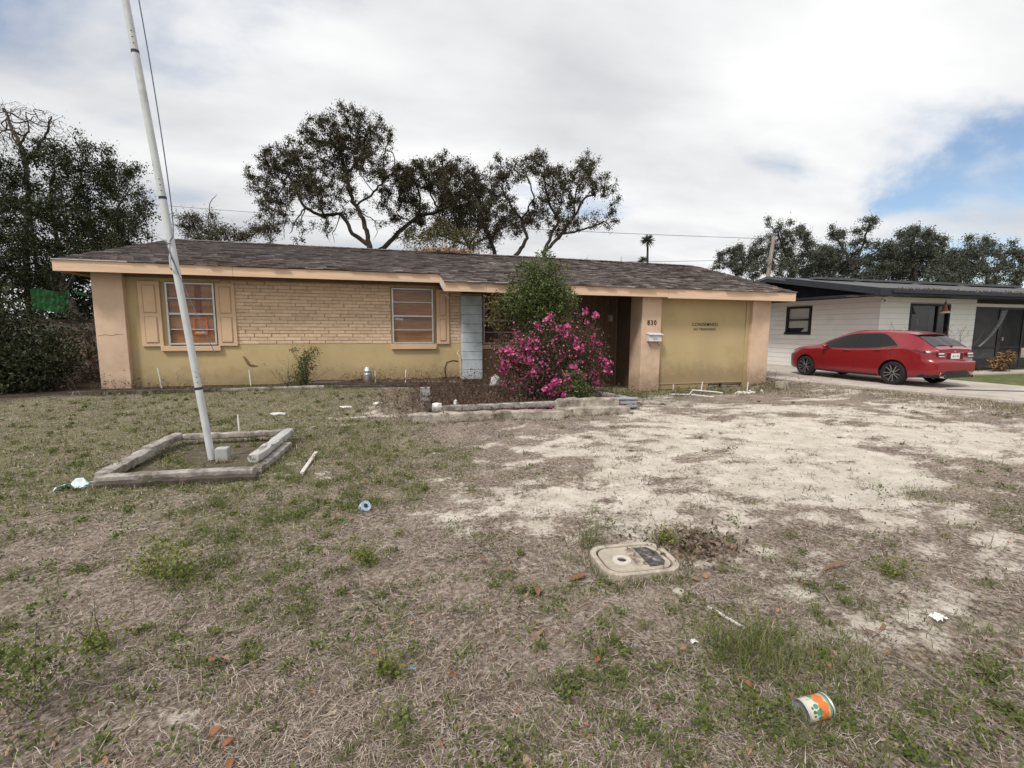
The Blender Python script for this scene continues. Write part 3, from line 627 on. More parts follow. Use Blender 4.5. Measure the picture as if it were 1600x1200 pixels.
# leaf heap lying on the ridge
def litter_heap(c, r, n, size, rng): 
    P = np.stack([rng.normal(0,r[0],n), rng.normal(0,r[1],n), np.abs(rng.normal(0,r[2],n))],1)+np.array(c); return leaf_quads(P, size, .3, 1.5, rng)
hm = quads_mesh('leaf_heap', litter_heap((0,0,0),(.45,.25,.07),1500,.11,RNG), ramp_mat('pine_straw',[(.22,.13,.08),(.33,.22,.14),(.42,.3,.2)]))
o = bpy.data.objects.new('leaf_heap', hm); COL.objects.link(o); o.location = (2.1,15.3,3.93); o['label'] = 'brownish heap of dead pine straw lying on the roof ridge below the oaks'; o['category'] = 'leaf heap'

# mailbox on the pier
mb_root = thing('mailbox', 'white wall mailbox with sloping lid and newspaper hooks under the number 830', 'mailbox', (7.1,10.98,1.28))
m_ = MB(); m_.prism([(11.028,1.20),(11.028,1.40),(10.93,1.37),(10.91,1.20)],'x',6.92,7.31); part('box', m_, whitemetal, mb_root, bevel=.006)
m_ = MB(); m_.prism([(11.027,1.405),(11.027,1.43),(10.885,1.385),(10.885,1.37)],'x',6.905,7.345); part('lid', m_, whitemetal, mb_root, bevel=.004)
m_ = MB(); m_.box(7.04,7.18,10.903,10.912,1.27,1.295); part('nameplate', m_, chrome, mb_root)
for a in (6.97,7.24): m_ = MB(); m_.tube([(a,11.0,1.2),(a,10.96,1.10),(a,10.92,1.07),(a,10.89,1.09),(a,10.885,1.12)],.006,6); part('hook', m_, blackp, mb_root)
# ------------------------------------------------------------------ the white neighbour house
NU, NQ = 17.0, 12.3
nb = thing('neighbour_house', 'white block house with low dark roof behind the red car', 'house', (21, 15, 0))
nw = MB(); nw.box(NU+.03,NU+.2,NQ+.2,15.0,-.1,2.72); nw.box(NU+.03,NU+.2,16.22,20,-.1,2.72); nw.box(NU+.03,NU+.2,15.0,16.22,-.1,1.40); nw.box(NU+.03,NU+.2,15.0,16.22,2.5,2.72); nw.box(NU+.03,18.45,NQ+.03,NQ+.2,-.1,2.72); nw.box(20.5,21.9,NQ+.03,NQ+.2,-.1,2.72); nw.box(18.45,20.5,NQ+.03,NQ+.2,-.1,1.32); nw.box(18.45,20.5,NQ+.03,NQ+.2,2.49,2.72)
nw.box(21.75,21.9,NQ+.2,20,-.1,2.72); nw.box(NU,32,19.8,20,-.1,2.72)
nwall = part('wall', nw, MATS['painted_mortar'] if False else pmat('grey_joint', (.55,.53,.50), .95, .1, 5), nb)  # joints a greyer tone than the white courses
ch = .2
for k in range(14):
    z0 = -.06+k*ch; z1 = min(z0+ch-.009, 2.72)
    c = MB()
    # side wall course with a gap for the small window (q 15.0-16.2, z 1.42-2.5)
    qs = [(NQ,14.98),(16.24,20.0)] if 1.36 < (z0+z1)/2 < 2.52 else [(NQ,20.0)]
    for a, b in qs: c = MB(); c.box(NU,NU+.04,a,b,z0,z1); part('block_course', c, nwhite, nwall, bevel=.003)
    us = [(NU+.04,18.45),(20.5,21.9)] if 1.32 < (z0+z1)/2 < 2.49 else [(NU+.04,21.9)]
    for a, b in us: c = MB(); c.box(a,b,NQ,NQ+.04,z0,z1); part('block_course', c, nwhite, nwall, bevel=.003)
# roof: low gable with a deep dark overhang
rf = MB()
rf.add([(15.7,11.45,2.80),(34,11.45,2.80),(34,16,3.64),(15.6,16,3.64),(15.7,11.45,2.88),(34,11.45,2.88),(34,16,3.72),(15.6,16,3.72)],[(0,3,2,1),(4,5,6,7),(0,1,5,4),(1,2,6,5),(2,3,7,6),(3,0,4,7)])
rf.add([(15.6,16.0,3.64),(34,16.0,3.64),(34,20.6,2.80),(15.6,20.6,2.80),(15.6,16.0,3.72),(34,16.0,3.72),(34,20.6,2.88),(15.6,20.6,2.88)],[(0,3,2,1),(4,5,6,7),(0,1,5,4),(1,2,6,5),(2,3,7,6),(3,0,4,7)])
nro = part('roof', rf, nroof, nb)
f = MB(); f.box(15.68,34,11.40,11.45,2.68,2.90); part('fascia_board', f, ndark, nro)
f = MB(); f.box(16.2,33,11.33,11.40,2.75,2.86); part('gutter', f, ndark, nro, bevel=.01)
f = MB(); f.prism([(11.42,2.68),(11.42,2.905),(16,3.74),(20.6,2.9),(20.6,2.7),(16,3.52)],'x',15.62,15.67); part('rake_board', f, ndark, nro)
f = MB(); f.box(15.7,34,11.46,NQ,2.70,2.715); f.box(15.7,NU,NQ,20.4,2.735,2.75); part('soffit', f, ndark, nro)
f = MB(); f.prism([(NQ-.01,2.73),(16,3.56),(20,2.75)],'x',NU-.02,NU+.1); part('gable_panel', f, ndark, nb)
for a, b, h in ((17,19.3,.06),(19.5,22.6,.05),(23,25.5,.07),(26,29.5,.06)): f = MB(); f.box(a,b,14.9,15.2,3.56+h*.2,3.60+h); part('roof_panel', f, pmat('roof_sheet_%d'%int(a), (.10,.10,.105), .7, .2, 5), nro)
lt = ramp_mat('gutter_litter', [(.10,.07,.05),(.2,.14,.09),(.27,.2,.13)])
P = np.stack([RNG.uniform(16.5,30,900), RNG.normal(11.42,.05,900), RNG.uniform(2.87,2.94,900)],1)
stuff_mesh('gutter_litter', quads_mesh('gutter_litter', leaf_quads(P-np.array(ORG[nb.name]), .09, .3), lt), nb)
# windows
f = MB(); f.box(NU-.03,NU+.1,15.02,15.10,1.42,2.50); f.box(NU-.03,NU+.1,16.12,16.20,1.42,2.50); f.box(NU-.03,NU+.1,15.10,16.12,2.42,2.50); f.box(NU-.05,NU+.1,14.98,16.24,1.34,1.44); f.box(NU-.02,NU+.06,15.10,16.12,1.92,1.98)
w_ = part('window', f, blackf, nb)
f = MB(); f.box(NU+.05,NU+.055,15.1,16.12,1.44,2.42); part('pane', f, pane_glass, w_)
blind = pmat('window_blind', (.72,.72,.70), .8, .05, 3, stretch=(1,1,25))
f = MB()
for i in range(26):
    z = 1.62+i*.031
    if 1.6 < z < 2.42: f.box(NU+.060,NU+.064,15.1,16.12,z,z+.026)
f.add([(NU+.062,15.1,1.46),(NU+.062,15.5,1.46),(NU+.062,15.35,1.6),(NU+.062,15.1,1.62)],[(0,1,2,3)])
part('blind', f, blind, w_)
f = MB(); f.box(NU+.1,NU+.11,15.1,16.12,1.44,2.42); part('room_shade', f, porchin, w_)
f = MB(); f.box(18.45,18.53,NQ-.02,NQ+.12,1.32,2.49); f.box(20.42,20.5,NQ-.02,NQ+.12,1.32,2.49); f.box(18.53,20.42,NQ-.02,NQ+.12,2.42,2.49); f.box(18.45,20.5,NQ-.04,NQ+.12,1.27,1.34); f.box(19.86,19.92,NQ+.0,NQ+.1,1.34,2.42)
w_ = part('window', f, blackf, nb)
f = MB(); f.box(18.53,20.42,NQ+.05,NQ+.055,1.34,2.42); part('pane', f, pane_glass, w_)
f = MB(); f.box(18.53,20.42,NQ+.14,NQ+.15,1.34,2.42); part('room_shade', f, porchin, w_)
f = MB(); f.box(19.6,19.85,NQ+.1,NQ+.12,1.34,2.3); part('curtain', f, pmat('grey_blue_curtain', (.05,.055,.07), .9, .2, 5), w_)
# screened porch
sp = MB(); sp.box(21.9,32,NQ+.02,NQ+.10,2.44,2.56); part('porch_beam', sp, nwhite, nb)
sp = MB(); sp.box(21.9,32,NQ-.0,NQ+.10,2.56,2.72); part('porch_header', sp, ndark, nb)
fr = MB()
for a, b in ((21.92,22.02),(23.32,23.52),(24.75,24.85),(26.3,26.4),(28,28.1)): fr.box(a,b,NQ+.02,NQ+.10,.05,2.44)
for a, b in ((22.02,23.32),(23.52,24.75),(24.85,26.3),(26.4,28)):
    fr.box(a,b,NQ+.03,NQ+.09,2.36,2.44); fr.box(a,b,NQ+.03,NQ+.09,.85,.91); fr.box(a,b,NQ+.03,NQ+.09,.05,.45)
pf = part('porch_frame', fr, blackf, nb)
for a, b, z0, z1 in ((22.02,23.32,.91,2.36),(22.02,23.32,.45,.85),(23.52,24.75,.91,2.36),(23.52,24.75,.45,.85),(24.85,26.3,.91,2.36),(26.4,28,.91,2.36)):
    s_ = MB(); s_.box(a,b,NQ+.055,NQ+.06,z0,z1); part('screen', s_, screenm if a < 23 else porchin, pf)
hd = MB(); hd.box(23.55,23.62,NQ-.02,NQ+.03,1.15,1.27); part('door_handle', hd, alum, pf)
# draped white netting on the porch
net = bpy.data.materials.new('sheer_netting'); net.use_nodes = True; _n = net.node_tree; _p = _n.nodes['Principled BSDF']; _p.inputs['Base Color'].default_value = (.55,.55,.55,1); _p.inputs['Roughness'].default_value = .9
_t = _n.nodes.new('ShaderNodeBsdfTransparent'); _m = _n.nodes.new('ShaderNodeMixShader'); _m.inputs[0].default_value = .33; _n.links.new(_t.outputs[0], _m.inputs[1]); _n.links.new(_p.outputs[0], _m.inputs[2]); _n.links.new(_m.outputs[0], _n.nodes['Material Output'].inputs['Surface'])
dn = MB(); path = []; 
for t in np.linspace(0,1,22):
    u = 23.40-.22*t-.95*t**2.6; z = 2.32-1.38*t+.10*math.sin(math.pi*t); path.append((u,z,.34-.20*t))
vs = []; 
for i, (u,z,wd) in enumerate(path):
    for j in range(9):
        s_ = j/8-.5; vs.append((u+s_*wd*.9, NQ-.06-.04*math.cos(j*2.4+i*.05), z+s_*wd*.35))
dn.add(vs, [(i*9+j,i*9+j+1,(i+1)*9+j+1,(i+1)*9+j) for i in range(21) for j in range(8)])
solo('netting', dn, net, 'sheer white netting draped down the dark porch screen of the white house', 'netting', (22.9,NQ-.06,1.5), smooth=True)
# flood lamp on the corner, hanging bell feeder by the big window
fl = thing('flood_lamp', 'small white flood lamp fixed high on the corner of the white house', 'lamp', (17.05,NQ-.05,2.58))
m_ = MB(); m_.lathe([(.06,0),(.06,.03),(.02,.05),(.02,.1)], (17.05,NQ,2.58), (0,-1,0), 12); part('base', m_, nwhite, fl, smooth=True)
m_ = MB(); m_.lathe([(.025,0),(.035,.05),(.07,.14),(.06,.15),(0,.145)], (17.05,NQ-.09,2.56), (-.5,-.6,-.6), 12); part('lamp_head', m_, white, fl, smooth=True)
m_ = MB(); m_.tube([(17.05,NQ-.02,2.62),(17.06,NQ-.03,2.68),(17.12,NQ-.3,2.70)], .012, 6); part('conduit', m_, white, fl)
fd = thing('hanging_feeder', 'rust coloured hanging bell feeder with white rim before the large dark window', 'bird feeder', (19.4,NQ-.5,2.3))
m_ = MB(); m_.lathe([(.0,.36),(.03,.33),(.045,.2),(.09,.05),(.13,0)], (19.4,NQ-.5,2.2), (0,0,1), 14); part('shade', m_, pmat('rust_metal', (.28,.11,.06), .7, .3, 9), fd, smooth=True)
m_ = MB(); m_.lathe([(.13,0),(.16,-.02),(.14,-.05),(.0,-.06)], (19.4,NQ-.5,2.2), (0,0,1), 14); part('rim', m_, white, fd, smooth=True)
m_ = MB(); m_.tube([(19.4,NQ-.5,2.56),(19.4,NQ-.5,2.70)], .006, 5); part('hook', m_, blackf, fd)
al = thing('vent_plate', 'small white square plate stuck under the dark gable overhang of the white house', 'vent', (16.3,12.9,2.73))
m_ = MB(); m_.box(16.05,16.4,12.6,12.85,2.722,2.734); part('plate', m_, white, al)
m_ = MB(); m_.box(16.12,16.33,12.66,12.79,2.716,2.7215); part('grille', m_, pmat('grey_grille', (.35,.35,.35), .7, .1, 5), al)

# ------------------------------------------------------------------ the red hatchback
car = thing('parked_car', 'shiny deep red hatchback parked on the concrete driveway beside the white house', 'car', (14.26, 10.5, DZ))
CU, CQ0 = 14.26, 8.34
kx = np.array([0,.06,.16,.35,.62,.8,1.2,1.7,2.3,2.75,3.15,3.4,3.8,4.15,4.36,4.46])
kt = np.array([1.0,1.03,1.085,1.215,1.385,1.435,1.475,1.49,1.445,1.285,1.065,1.005,.955,.87,.77,.62])
kb = np.array([.90,.915,.94,.985,1.02,1.02,.985,.955,.935,.93,.92,.90,.865,.79,.70,.58])
kw = np.array([.66,.735,.80,.85,.885,.893,.897,.897,.897,.895,.893,.885,.85,.76,.62,.46])
kr = np.array([.58,.60,.62,.60,.565,.57,.585,.60,.61,.665,.74,.755,.74,.66,.53,.38])
kz = np.array([.33,.31,.29,.26,.21,.2,.19,.19,.19,.19,.2,.2,.2,.21,.24,.28])
def hermite(xs, ys, x):
    m = np.gradient(ys, xs); i = np.clip(np.searchsorted(xs, x)-1, 0, len(xs)-2); h = xs[i+1]-xs[i]; t = (x-xs[i])/h
    return ys[i]*(1+2*t)*(1-t)**2+m[i]*h*t*(1-t)**2+ys[i+1]*t*t*(3-2*t)+m[i+1]*h*t*t*(t-1)
def sect(x):
    T,B,Wd,R_,zb = (float(hermite(kx,k,np.array(x))) for k in (kt,kb,kw,kr,kz))
    B = min(B, T-.025); roof_ = sst(.3,.7,x)*sst(3.2,2.6,x); zre = T-.03-.045*roof_
    tail = 1-sst(0,.5,x)
    pts = [(0,zb),(Wd-.20,zb),(Wd-.05,zb+.03),(Wd-.012,zb+.16),(Wd-.004,zb+.30),(Wd,.5*(zb+B)+.12),(Wd-.012,B-.075),(Wd-.045,B),(R_+.012,zre-.02) if roof_>.2 else (R_+.03,zre-.012),(R_-.03,zre+.018),(R_-.16,T-.012),(R_*.35,T),(0,T+.003)]
    return pts
def cmr(P, s):
    n = len(P); i = int(min(max(math.floor(s),0),n-2)); t = s-i
    p0 = P[max(i-1,0)]; p1 = P[i]; p2 = P[i+1]; p3 = P[min(i+2,n-1)]
    out = []
    for a in (0,1):
        m1 = .5*(p2[a]-p0[a])*.8; m2 = .5*(p3[a]-p1[a])*.8
        out.append(p1[a]*(1+2*t)*(1-t)**2+m1*t*(1-t)**2+p2[a]*t*t*(3-2*t)+m2*t*t*(t-1))
    return out
def CS(x, s, side=-1, off=0.0):
    """point of the body: x from the tail, s along the section; side -1 is the viewer's side"""
    y, z = cmr(sect(x), s)
    xx = x
    if x < .6:
        k = (1-x/.6); xx = x-.085*k*(1-sst(.66,.73,z))+.05*k*sst(.45,.3,z)
    if off:
        y2, z2 = cmr(sect(x), min(s+.05,12)); ty, tz = y2-y, z2-z; l = math.hypot(ty,tz) or 1
        y += off*tz/l; z -= off*ty/l*(1 if True else 1)
    return Vector((CU+side*y, CQ0+xx, DZ+z))
bm_ = MB(); xs = sorted(set(list(np.linspace(0,.2,7))+list(np.linspace(.2,4.2,52))+list(np.linspace(4.2,4.46,8)))); ss = np.linspace(0,12,49)
rings = []
for x in xs:
    ring = [CS(x,s,-1) for s in ss]+[CS(x,s,1) for s in ss[::-1][1:-1]]; rings.append(ring)
n_ = len(rings[0]); vs = [p for r in rings for p in r]
bm_.add(vs, [(i*n_+k,i*n_+(k+1)%n_,(i+1)*n_+(k+1)%n_,(i+1)*n_+k) for i in range(len(xs)-1) for k in range(n_)]+[((n_-k-1) % n_, (n_-k) % n_, k, k+1) if k else (n_-1,0,1) for k in range(len(ss)-2)]+[(len(ss), len(ss)-2, len(ss)-1)]+[tuple((len(xs)-1)*n_+k for k in range(n_))])
body = part('body', bm_, [carred, carblk], car, smooth=True)
ct = MB()
for qa in (.88,3.58):
    for sd_ in (-1,1):
        ct.lathe([(0,0),(.365,0),(.365,.34),(0,.34)], (CU+sd_*.62, CQ0+qa, DZ+.325), (sd_,0,0), 36)
cut = part('cutter', ct, [carblk], car)
cut.data.materials.clear(); cut.data.materials.append(carblk)
md = body.modifiers.new('b','BOOLEAN'); md.object = cut; md.operation = 'DIFFERENCE'; md.solver = 'EXACT'; 
bpy.context.view_layer.update()
me2 = bpy.data.meshes.new_from_object(body.evaluated_get(bpy.context.evaluated_depsgraph_get()))
body.modifiers.clear(); body.data = me2; bpy.data.objects.remove(cut)
for pl in me2.polygons:
    c = pl.center+ORG[body.name]
    for qa in (.88,3.58):
        if math.hypot(c.y-CQ0-qa, c.z-DZ-.325) < .368 and abs(c.x-CU) < .885 and abs(c.x-CU) > .6: pl.material_index = 1
try: me2.set_sharp_from_angle(angle=math.radians(40))
except Exception: pass
def patch(name, xr, sr, mat, parent, off=.004, nx=10, ns=6, side=-1, both=False, thick=True):
    """a skin lying on the body between x0..x1 and s0(x)..s1(x)"""
    m_ = MB()
    for sd_ in ((-1,1) if both else (side,)):
        vs = []
        for i in range(nx+1):
            x = xr[0]+(xr[1]-xr[0])*i/nx; a, b = sr(x) if callable(sr) else sr
            for j in range(ns+1): vs.append(CS(x, a+(b-a)*j/ns, sd_, off))
        m_.add(vs, [(i*(ns+1)+j,i*(ns+1)+j+1,(i+1)*(ns+1)+j+1,(i+1)*(ns+1)+j) for i in range(nx) for j in range(ns)])
    return part(name, m_, mat, parent, smooth=True)
def win_s(x):
    lo = 7.12; hi = 7.93
    if x < 1.35: hi = 7.16+(hi-7.16)*max(0,(x-.86)/(1.35-.86))**.75
    return lo, max(hi, lo+.015)
for sd_ in (-1,1): patch('side_window', (1.98,2.93), lambda x: (7.12,7.93), carglass, car, .005, 12, 5, side=sd_)
for sd_ in (-1,1): patch('side_window', (1.30,1.88), win_s, carglass, car, .005, 10, 5, side=sd_)
for sd_ in (-1,1): patch('side_window', (.87,1.27), win_s, carglass, car, .005, 8, 5, side=sd_)
for sd_ in (-1,1): patch('window_surround', (.84,3.0), lambda x: (7.04, max(win_s(x)[1]+.03, 7.06)), carblk, car, .0025, 26, 5, side=sd_)
for sd_ in (-1,1):
    t = MB(); t.tube([CS(x, 7.03+ (.0 if x > 1.3 else .12*((1.3-x)/.5)), sd_, .006) for x in np.linspace(.80,2.85,24)], .007, 5); part('chrome_trim', t, chrome, car)
patch('windscreen', (2.80,3.12), (9.0,12), carglass, car, .006, 6, 6, both=True)
patch('rear_window', (.14,.60), lambda x: (9.3-.15*x,12), carglass, car, .007, 8, 6, both=True)
for sd_ in (-1,1): patch('rear_window_surround', (.11,.66), lambda x: (8.75,9.45), carblk, car, .005, 8, 3, side=sd_)
# spoiler lip
sp = MB()
vs = []
for j in np.linspace(-1,1,15):
    w2 = .53*j; zt = DZ+1.408-.03*j*j; back = .60+.07*abs(j)**3
    vs += [(CU+w2,CQ0+back-.10,zt-.035),(CU+w2,CQ0+back-.10,zt-.015),(CU+w2,CQ0+back+.24,zt+.028),(CU+w2,CQ0+back+.24,zt-.06)]
sp.add(vs, [(i*4+k,i*4+(k+1)%4,(i+1)*4+(k+1)%4,(i+1)*4+k) for i in range(14) for k in range(4)]+[(3,2,1,0),(56,57,58,59)])
part('spoiler', sp, carred, car, smooth=True)
sp = MB(); sp.box(CU-.48,CU+.48,CQ0+.53,CQ0+.66,DZ+1.35,DZ+1.368); part('spoiler_underside', sp, carblk, car)
# lamps
for sd_, nm in ((-1,'tail_lamp'),(1,'tail_lamp')):
    tl = patch(nm, (.004,.42), lambda x: (6.08+.55*max(0,x-.1), 7.02-.75*max(0,x-.12)), redlens, car, .008, 10, 4, side=sd_)
    a, b = (CU+sd_*.40, CU+sd_*.66); lo, hi = min(a,b), max(a,b)
    t = MB(); t.box(lo,hi,CQ0-.022,CQ0+.02,DZ+.805,DZ+.915); part('lamp_face', t, redlens, tl, bevel=.008)
    t = MB(); t.box(lo+.03,hi-.04,CQ0-.03,CQ0-.015,DZ+.862,DZ+.90); part('clear_lens', t, clearlens, tl, bevel=.004)
    t = MB(); t.box(lo+.05,hi-.02,CQ0-.030,CQ0-.015,DZ+.80,DZ+.822); part('clear_lens', t, clearlens, tl, bevel=.004)
    t = MB(); cc = CS(.2,6.55,sd_,.006); t.lathe([(0,.012),(.028,.010),(.034,0)], cc, (sd_*.9,-.3,.1), 14); part('lamp_ring', t, rimd, tl, smooth=True)
    patch('head_lamp', (4.12,4.36), (6.2,7.2), clearlens, car, .006, 6, 4, side=sd_)
# rear face details
t = MB(); t.box(CU-.30,CU+.30,CQ0-.006,CQ0+.02,DZ+.735,DZ+.90); pr = part('plate_recess', t, pmat('dark_red_shadow_panel', (.09,.004,.008), .35, .05, 4, bump=0), car, bevel=.01)
t = MB(); t.box(CU-.155,CU+.155,CQ0-.018,CQ0-.006,DZ+.745,DZ+.885); plate = part('licence_plate', t, white, car, bevel=.004)
t = MB(); t.lathe([(0,0),(.022,0),(.02,.004),(0,.004)], (CU,CQ0-.018,DZ+.815), (0,-1,0), 10); t.box(CU-.11,CU-.05,CQ0-.020,CQ0-.0179,DZ+.79,DZ+.84); t.box(CU+.05,CU+.11,CQ0-.020,CQ0-.0179,DZ+.79,DZ+.84)
part('plate_marks', t, pmat('plate_green', (.22,.30,.25), .6, .1, 5, bump=0), plate)
t = MB(); t.lathe([(.058+.008*math.cos(a),.008*math.sin(a)) for a in np.linspace(0,2*math.pi,7)[:-1]], (CU,CQ0+.03,DZ+.985), (0,-.75,.5), 22, True)
t.tube([(CU-.045,CQ0+.02,DZ+1.01),(CU-.015,CQ0+.018,DZ+.99),(CU,CQ0+.012,DZ+.965),(CU+.015,CQ0+.018,DZ+.99),(CU+.045,CQ0+.02,DZ+1.01)],.008,6); part('badge', t, chrome, car, smooth=True)
t = MB(); t.tube([(CU+.02,CQ0+.13,DZ+1.06),(CU-.2,CQ0+.15,DZ+1.085),(CU-.36,CQ0+.17,DZ+1.09)],.012,6); t.lathe([(.03,-.02),(.03,.03),(0,.035)],(CU+.02,CQ0+.12,DZ+1.055),(0,-.5,.8),12); part('wiper', t, carblk, car)
t = MB()
vs = []
for j in np.linspace(-1,1,21):
    w2 = .80*j; bk = -.098+.30*abs(j)**4
    vs += [(CU+w2,CQ0+bk,DZ+.27),(CU+w2,CQ0+bk-.012,DZ+.33),(CU+w2,CQ0+bk,DZ+.445),(CU+w2,CQ0+bk+.12,DZ+.445),(CU+w2,CQ0+bk+.12,DZ+.25)]
t.add(vs, [(i*5+k,i*5+(k+1)%5,(i+1)*5+(k+1)%5,(i+1)*5+k) for i in range(20) for k in range(5)]+[(4,3,2,1,0),(100,101,102,103,104)])
part('lower_bumper', t, carblk, car, smooth=True)
for sd_ in (-1,1):
    t = MB(); t.lathe([(.04,-.05),(.045,.1),(.035,.1),(.03,0),(0,0)], (CU+sd_*.5,CQ0-.03,DZ+.30), (0,-1,0), 14); part('exhaust_tip', t, chrome, car, smooth=True)
    t = MB(); t.obox((CU+sd_*.62,CQ0-.055,DZ+.55),(.16,.012,.028)); part('reflector', t, redlens, car, bevel=.004)
    # mirrors, handles
    mp_ = CS(2.86,7.1,sd_,.02); t = MB(); t.blob((mp_.x+sd_*.10,mp_.y-.02,mp_.z+.03),(.10,.065,.065),.02,2); mr_ = part('mirror', t, carred, car, smooth=True)
    t = MB(); t.obox((mp_.x+sd_*.03,mp_.y,mp_.z-.0),(.09,.05,.04)); part('mirror_stalk', t, carblk, mr_)
    for x in (1.32,2.20):
        t = MB(); t.tube([CS(x+d,6.35,sd_,o_) for d, o_ in ((-.10,.002),(-.085,.022),(0,.028),(.085,.022),(.10,.002))], .014, 6); part('door_handle', t, carred, car, smooth=True)
    seam = MB()
    for x in (.95,1.93,2.93):
        p_ = [CS(x+(.20*sst(5.5,3.0,s) if x < 1 else 0.02*sst(5,7,s)), s, sd_, .0015) for s in np.linspace(3.0 if x > 1 else 5.2,7.0,12)]; seam.tube(p_, .004, 4, False)
    part('door_seam', seam, carblk, car)
    t = MB(); t.tube([CS(x,2.2,sd_,.004) for x in np.linspace(1.30,3.18,12)], .03, 6); part('side_sill', t, carblk, car, smooth=True)
    t = MB(); fc = CS(.62,5.95,sd_,.003); t.lathe([(.078,0),(.082,.001),(.082,.003),(.078,.003)], fc, (sd_,-.08,.12), 24, True); part('fuel_flap', t, pmat('dark_red_seam', (.10,.004,.008), .5, 0, 1, bump=0) if sd_ < 0 else MATS['dark_red_seam'], car)
def wheel(u, q, sd_):
    c = (u, q, DZ+.318); ax = (sd_,0,0)
    w_ = MB(); w_.lathe([(.225,-.19),(.295,-.2),(.315,-.17),(.318,-.10),(.315,-.03),(.295,0),(.235,.0),(.225,-.03)], c, ax, 40, True)
    ty = part('wheel', w_, tyrem, car, smooth=True)
    w_ = MB(); w_.lathe([(0,-.08),(.20,-.09),(.225,-.02),(.232,.002),(.222,.004),(.205,-.03),(.19,-.07)], c, ax, 40); part('rim', w_, rimd, ty, smooth=True)
    a = Vector((0,1,0)); b = Vector((0,0,1)); ax = Vector(ax); c = Vector(c)
    for k in range(10):
        t0 = 2*math.pi*k/10+.07*(1 if k % 2 else -1)+.1
        d = a*math.cos(t0)+b*math.sin(t0); s_ = ax.cross(d); w_ = MB(); vs = []
        for r, wd, h in ((.03,.014,-.012),(.12,.013,-.012),(.222,.013,.004)):
            vs += [c+d*r-s_*wd+ax*(h-.02), c+d*r+s_*wd+ax*(h-.02), c+d*r+s_*wd*.55+ax*h, c+d*r-s_*wd*.55+ax*h]
        w_.add(vs, [(i*4+m,i*4+(m+1)%4,(i+1)*4+(m+1)%4,(i+1)*4+m) for i in range(2) for m in range(4)]+[(0,1,2,3),(8,11,10,9)])
        part('spoke', w_, rimm, ty)
    w_ = MB(); w_.lathe([(0,.006),(.028,.004),(.035,-.02)], c, ax, 16); part('hub_cap', w_, rimd, ty, smooth=True)
for qa in (.88,3.58):
    wheel(CU-.885, CQ0+qa, -1); wheel(CU+.885, CQ0+qa, 1)

# ------------------------------------------------------------------ flagpole in its timber frame
fp = thing('flagpole', 'tall leaning white metal flagpole rising from the timber frame', 'flagpole', (-1.88,5.93,.03))
pb, pt = Vector((-1.88,5.93,.0)), Vector((-2.62,6.05,7.2))
def pp(t): return pb.lerp(pt,t)
segs = (0,.115,.40,.60,.80,1.0)
polem = pmat('dull_white_pole', (.56,.585,.58), .5, .08, 6, col2=(.40,.41,.40), c2pos=(.55,.75), c2scale=5, bump=.05)
for i in range(5):
    t = MB(); t.tube([pp(segs[i]+.0005),pp(segs[i+1]-.0005)], [.037-.001*i]*2, 16, False); sgm = part('pole_section', t, polem, fp, smooth=True)
    j = MB(); j.tube([pp(segs[i+1]-.002),pp(segs[i+1]+.002)], [.0385-.001*i]*2, 16); part('joint_ring', j, rimd, sgm)
    for k in range(3):
        cpt = pp(segs[i+1]+.010+.008*k)+Vector((.01,-.034,0)); j = MB(); j.blob(cpt,(.006,.006,.006),0,1); part('bolt', j, blackp, sgm)
ck = pp(.305)
t = MB(); t.tube([ck+Vector((-.02,-.04,-.07)),ck+Vector((-.02,-.07,-.05)),ck+Vector((-.02,-.07,.07)),ck+Vector((-.02,-.04,.05))],.010,6); part('cleat', t, alum, fp)
t = MB(); t.tube([pp(.335)+Vector((-.03,-.035,.01)),pp(.335)+Vector((-.17,-.05,.09))],.007,6); t.blob(pp(.335)+Vector((0,-.04,0)),(.014,.014,.014),0,1); part('bracket_arm', t, alum, fp)
rope = []
rp = random.Random(2)
for t_ in np.linspace(.36,1.0,26): rope.append(pp(t_)+Vector((.055+.07*math.sin(math.pi*(t_-.36)/.64)**.7,-.02,0)))
t = MB(); t.tube([pp(.29)+Vector((.03,-.045,0)),pp(.33)+Vector((-.03,-.047,0)),pp(.345)+Vector((.045,-.04,0))]+rope,.006,5); part('halyard', t, pmat('blue_grey_rope', (.13,.16,.22), .9, .2, 9), fp)
t = MB(); t.tube([pp(.29)+Vector((.03,-.045,0)),pp(.25)+Vector((.10,-.06,0)),pp(.17)+Vector((.24,-.05,0))],.004,5); part('rope_tail', t, MATS['blue_grey_rope'], fp)
bxm = MB(); bxm.box(-1.83,-1.70,5.86,5.98,-.02,.14); bx = solo('concrete_block', bxm, alum if False else pmat('dull_grey_block',(.40,.41,.40),.85,.15,8,bump=.3), 'small whitish block standing at the foot of the flagpole', 'block', (-1.77,5.9,0), bevel=.012)
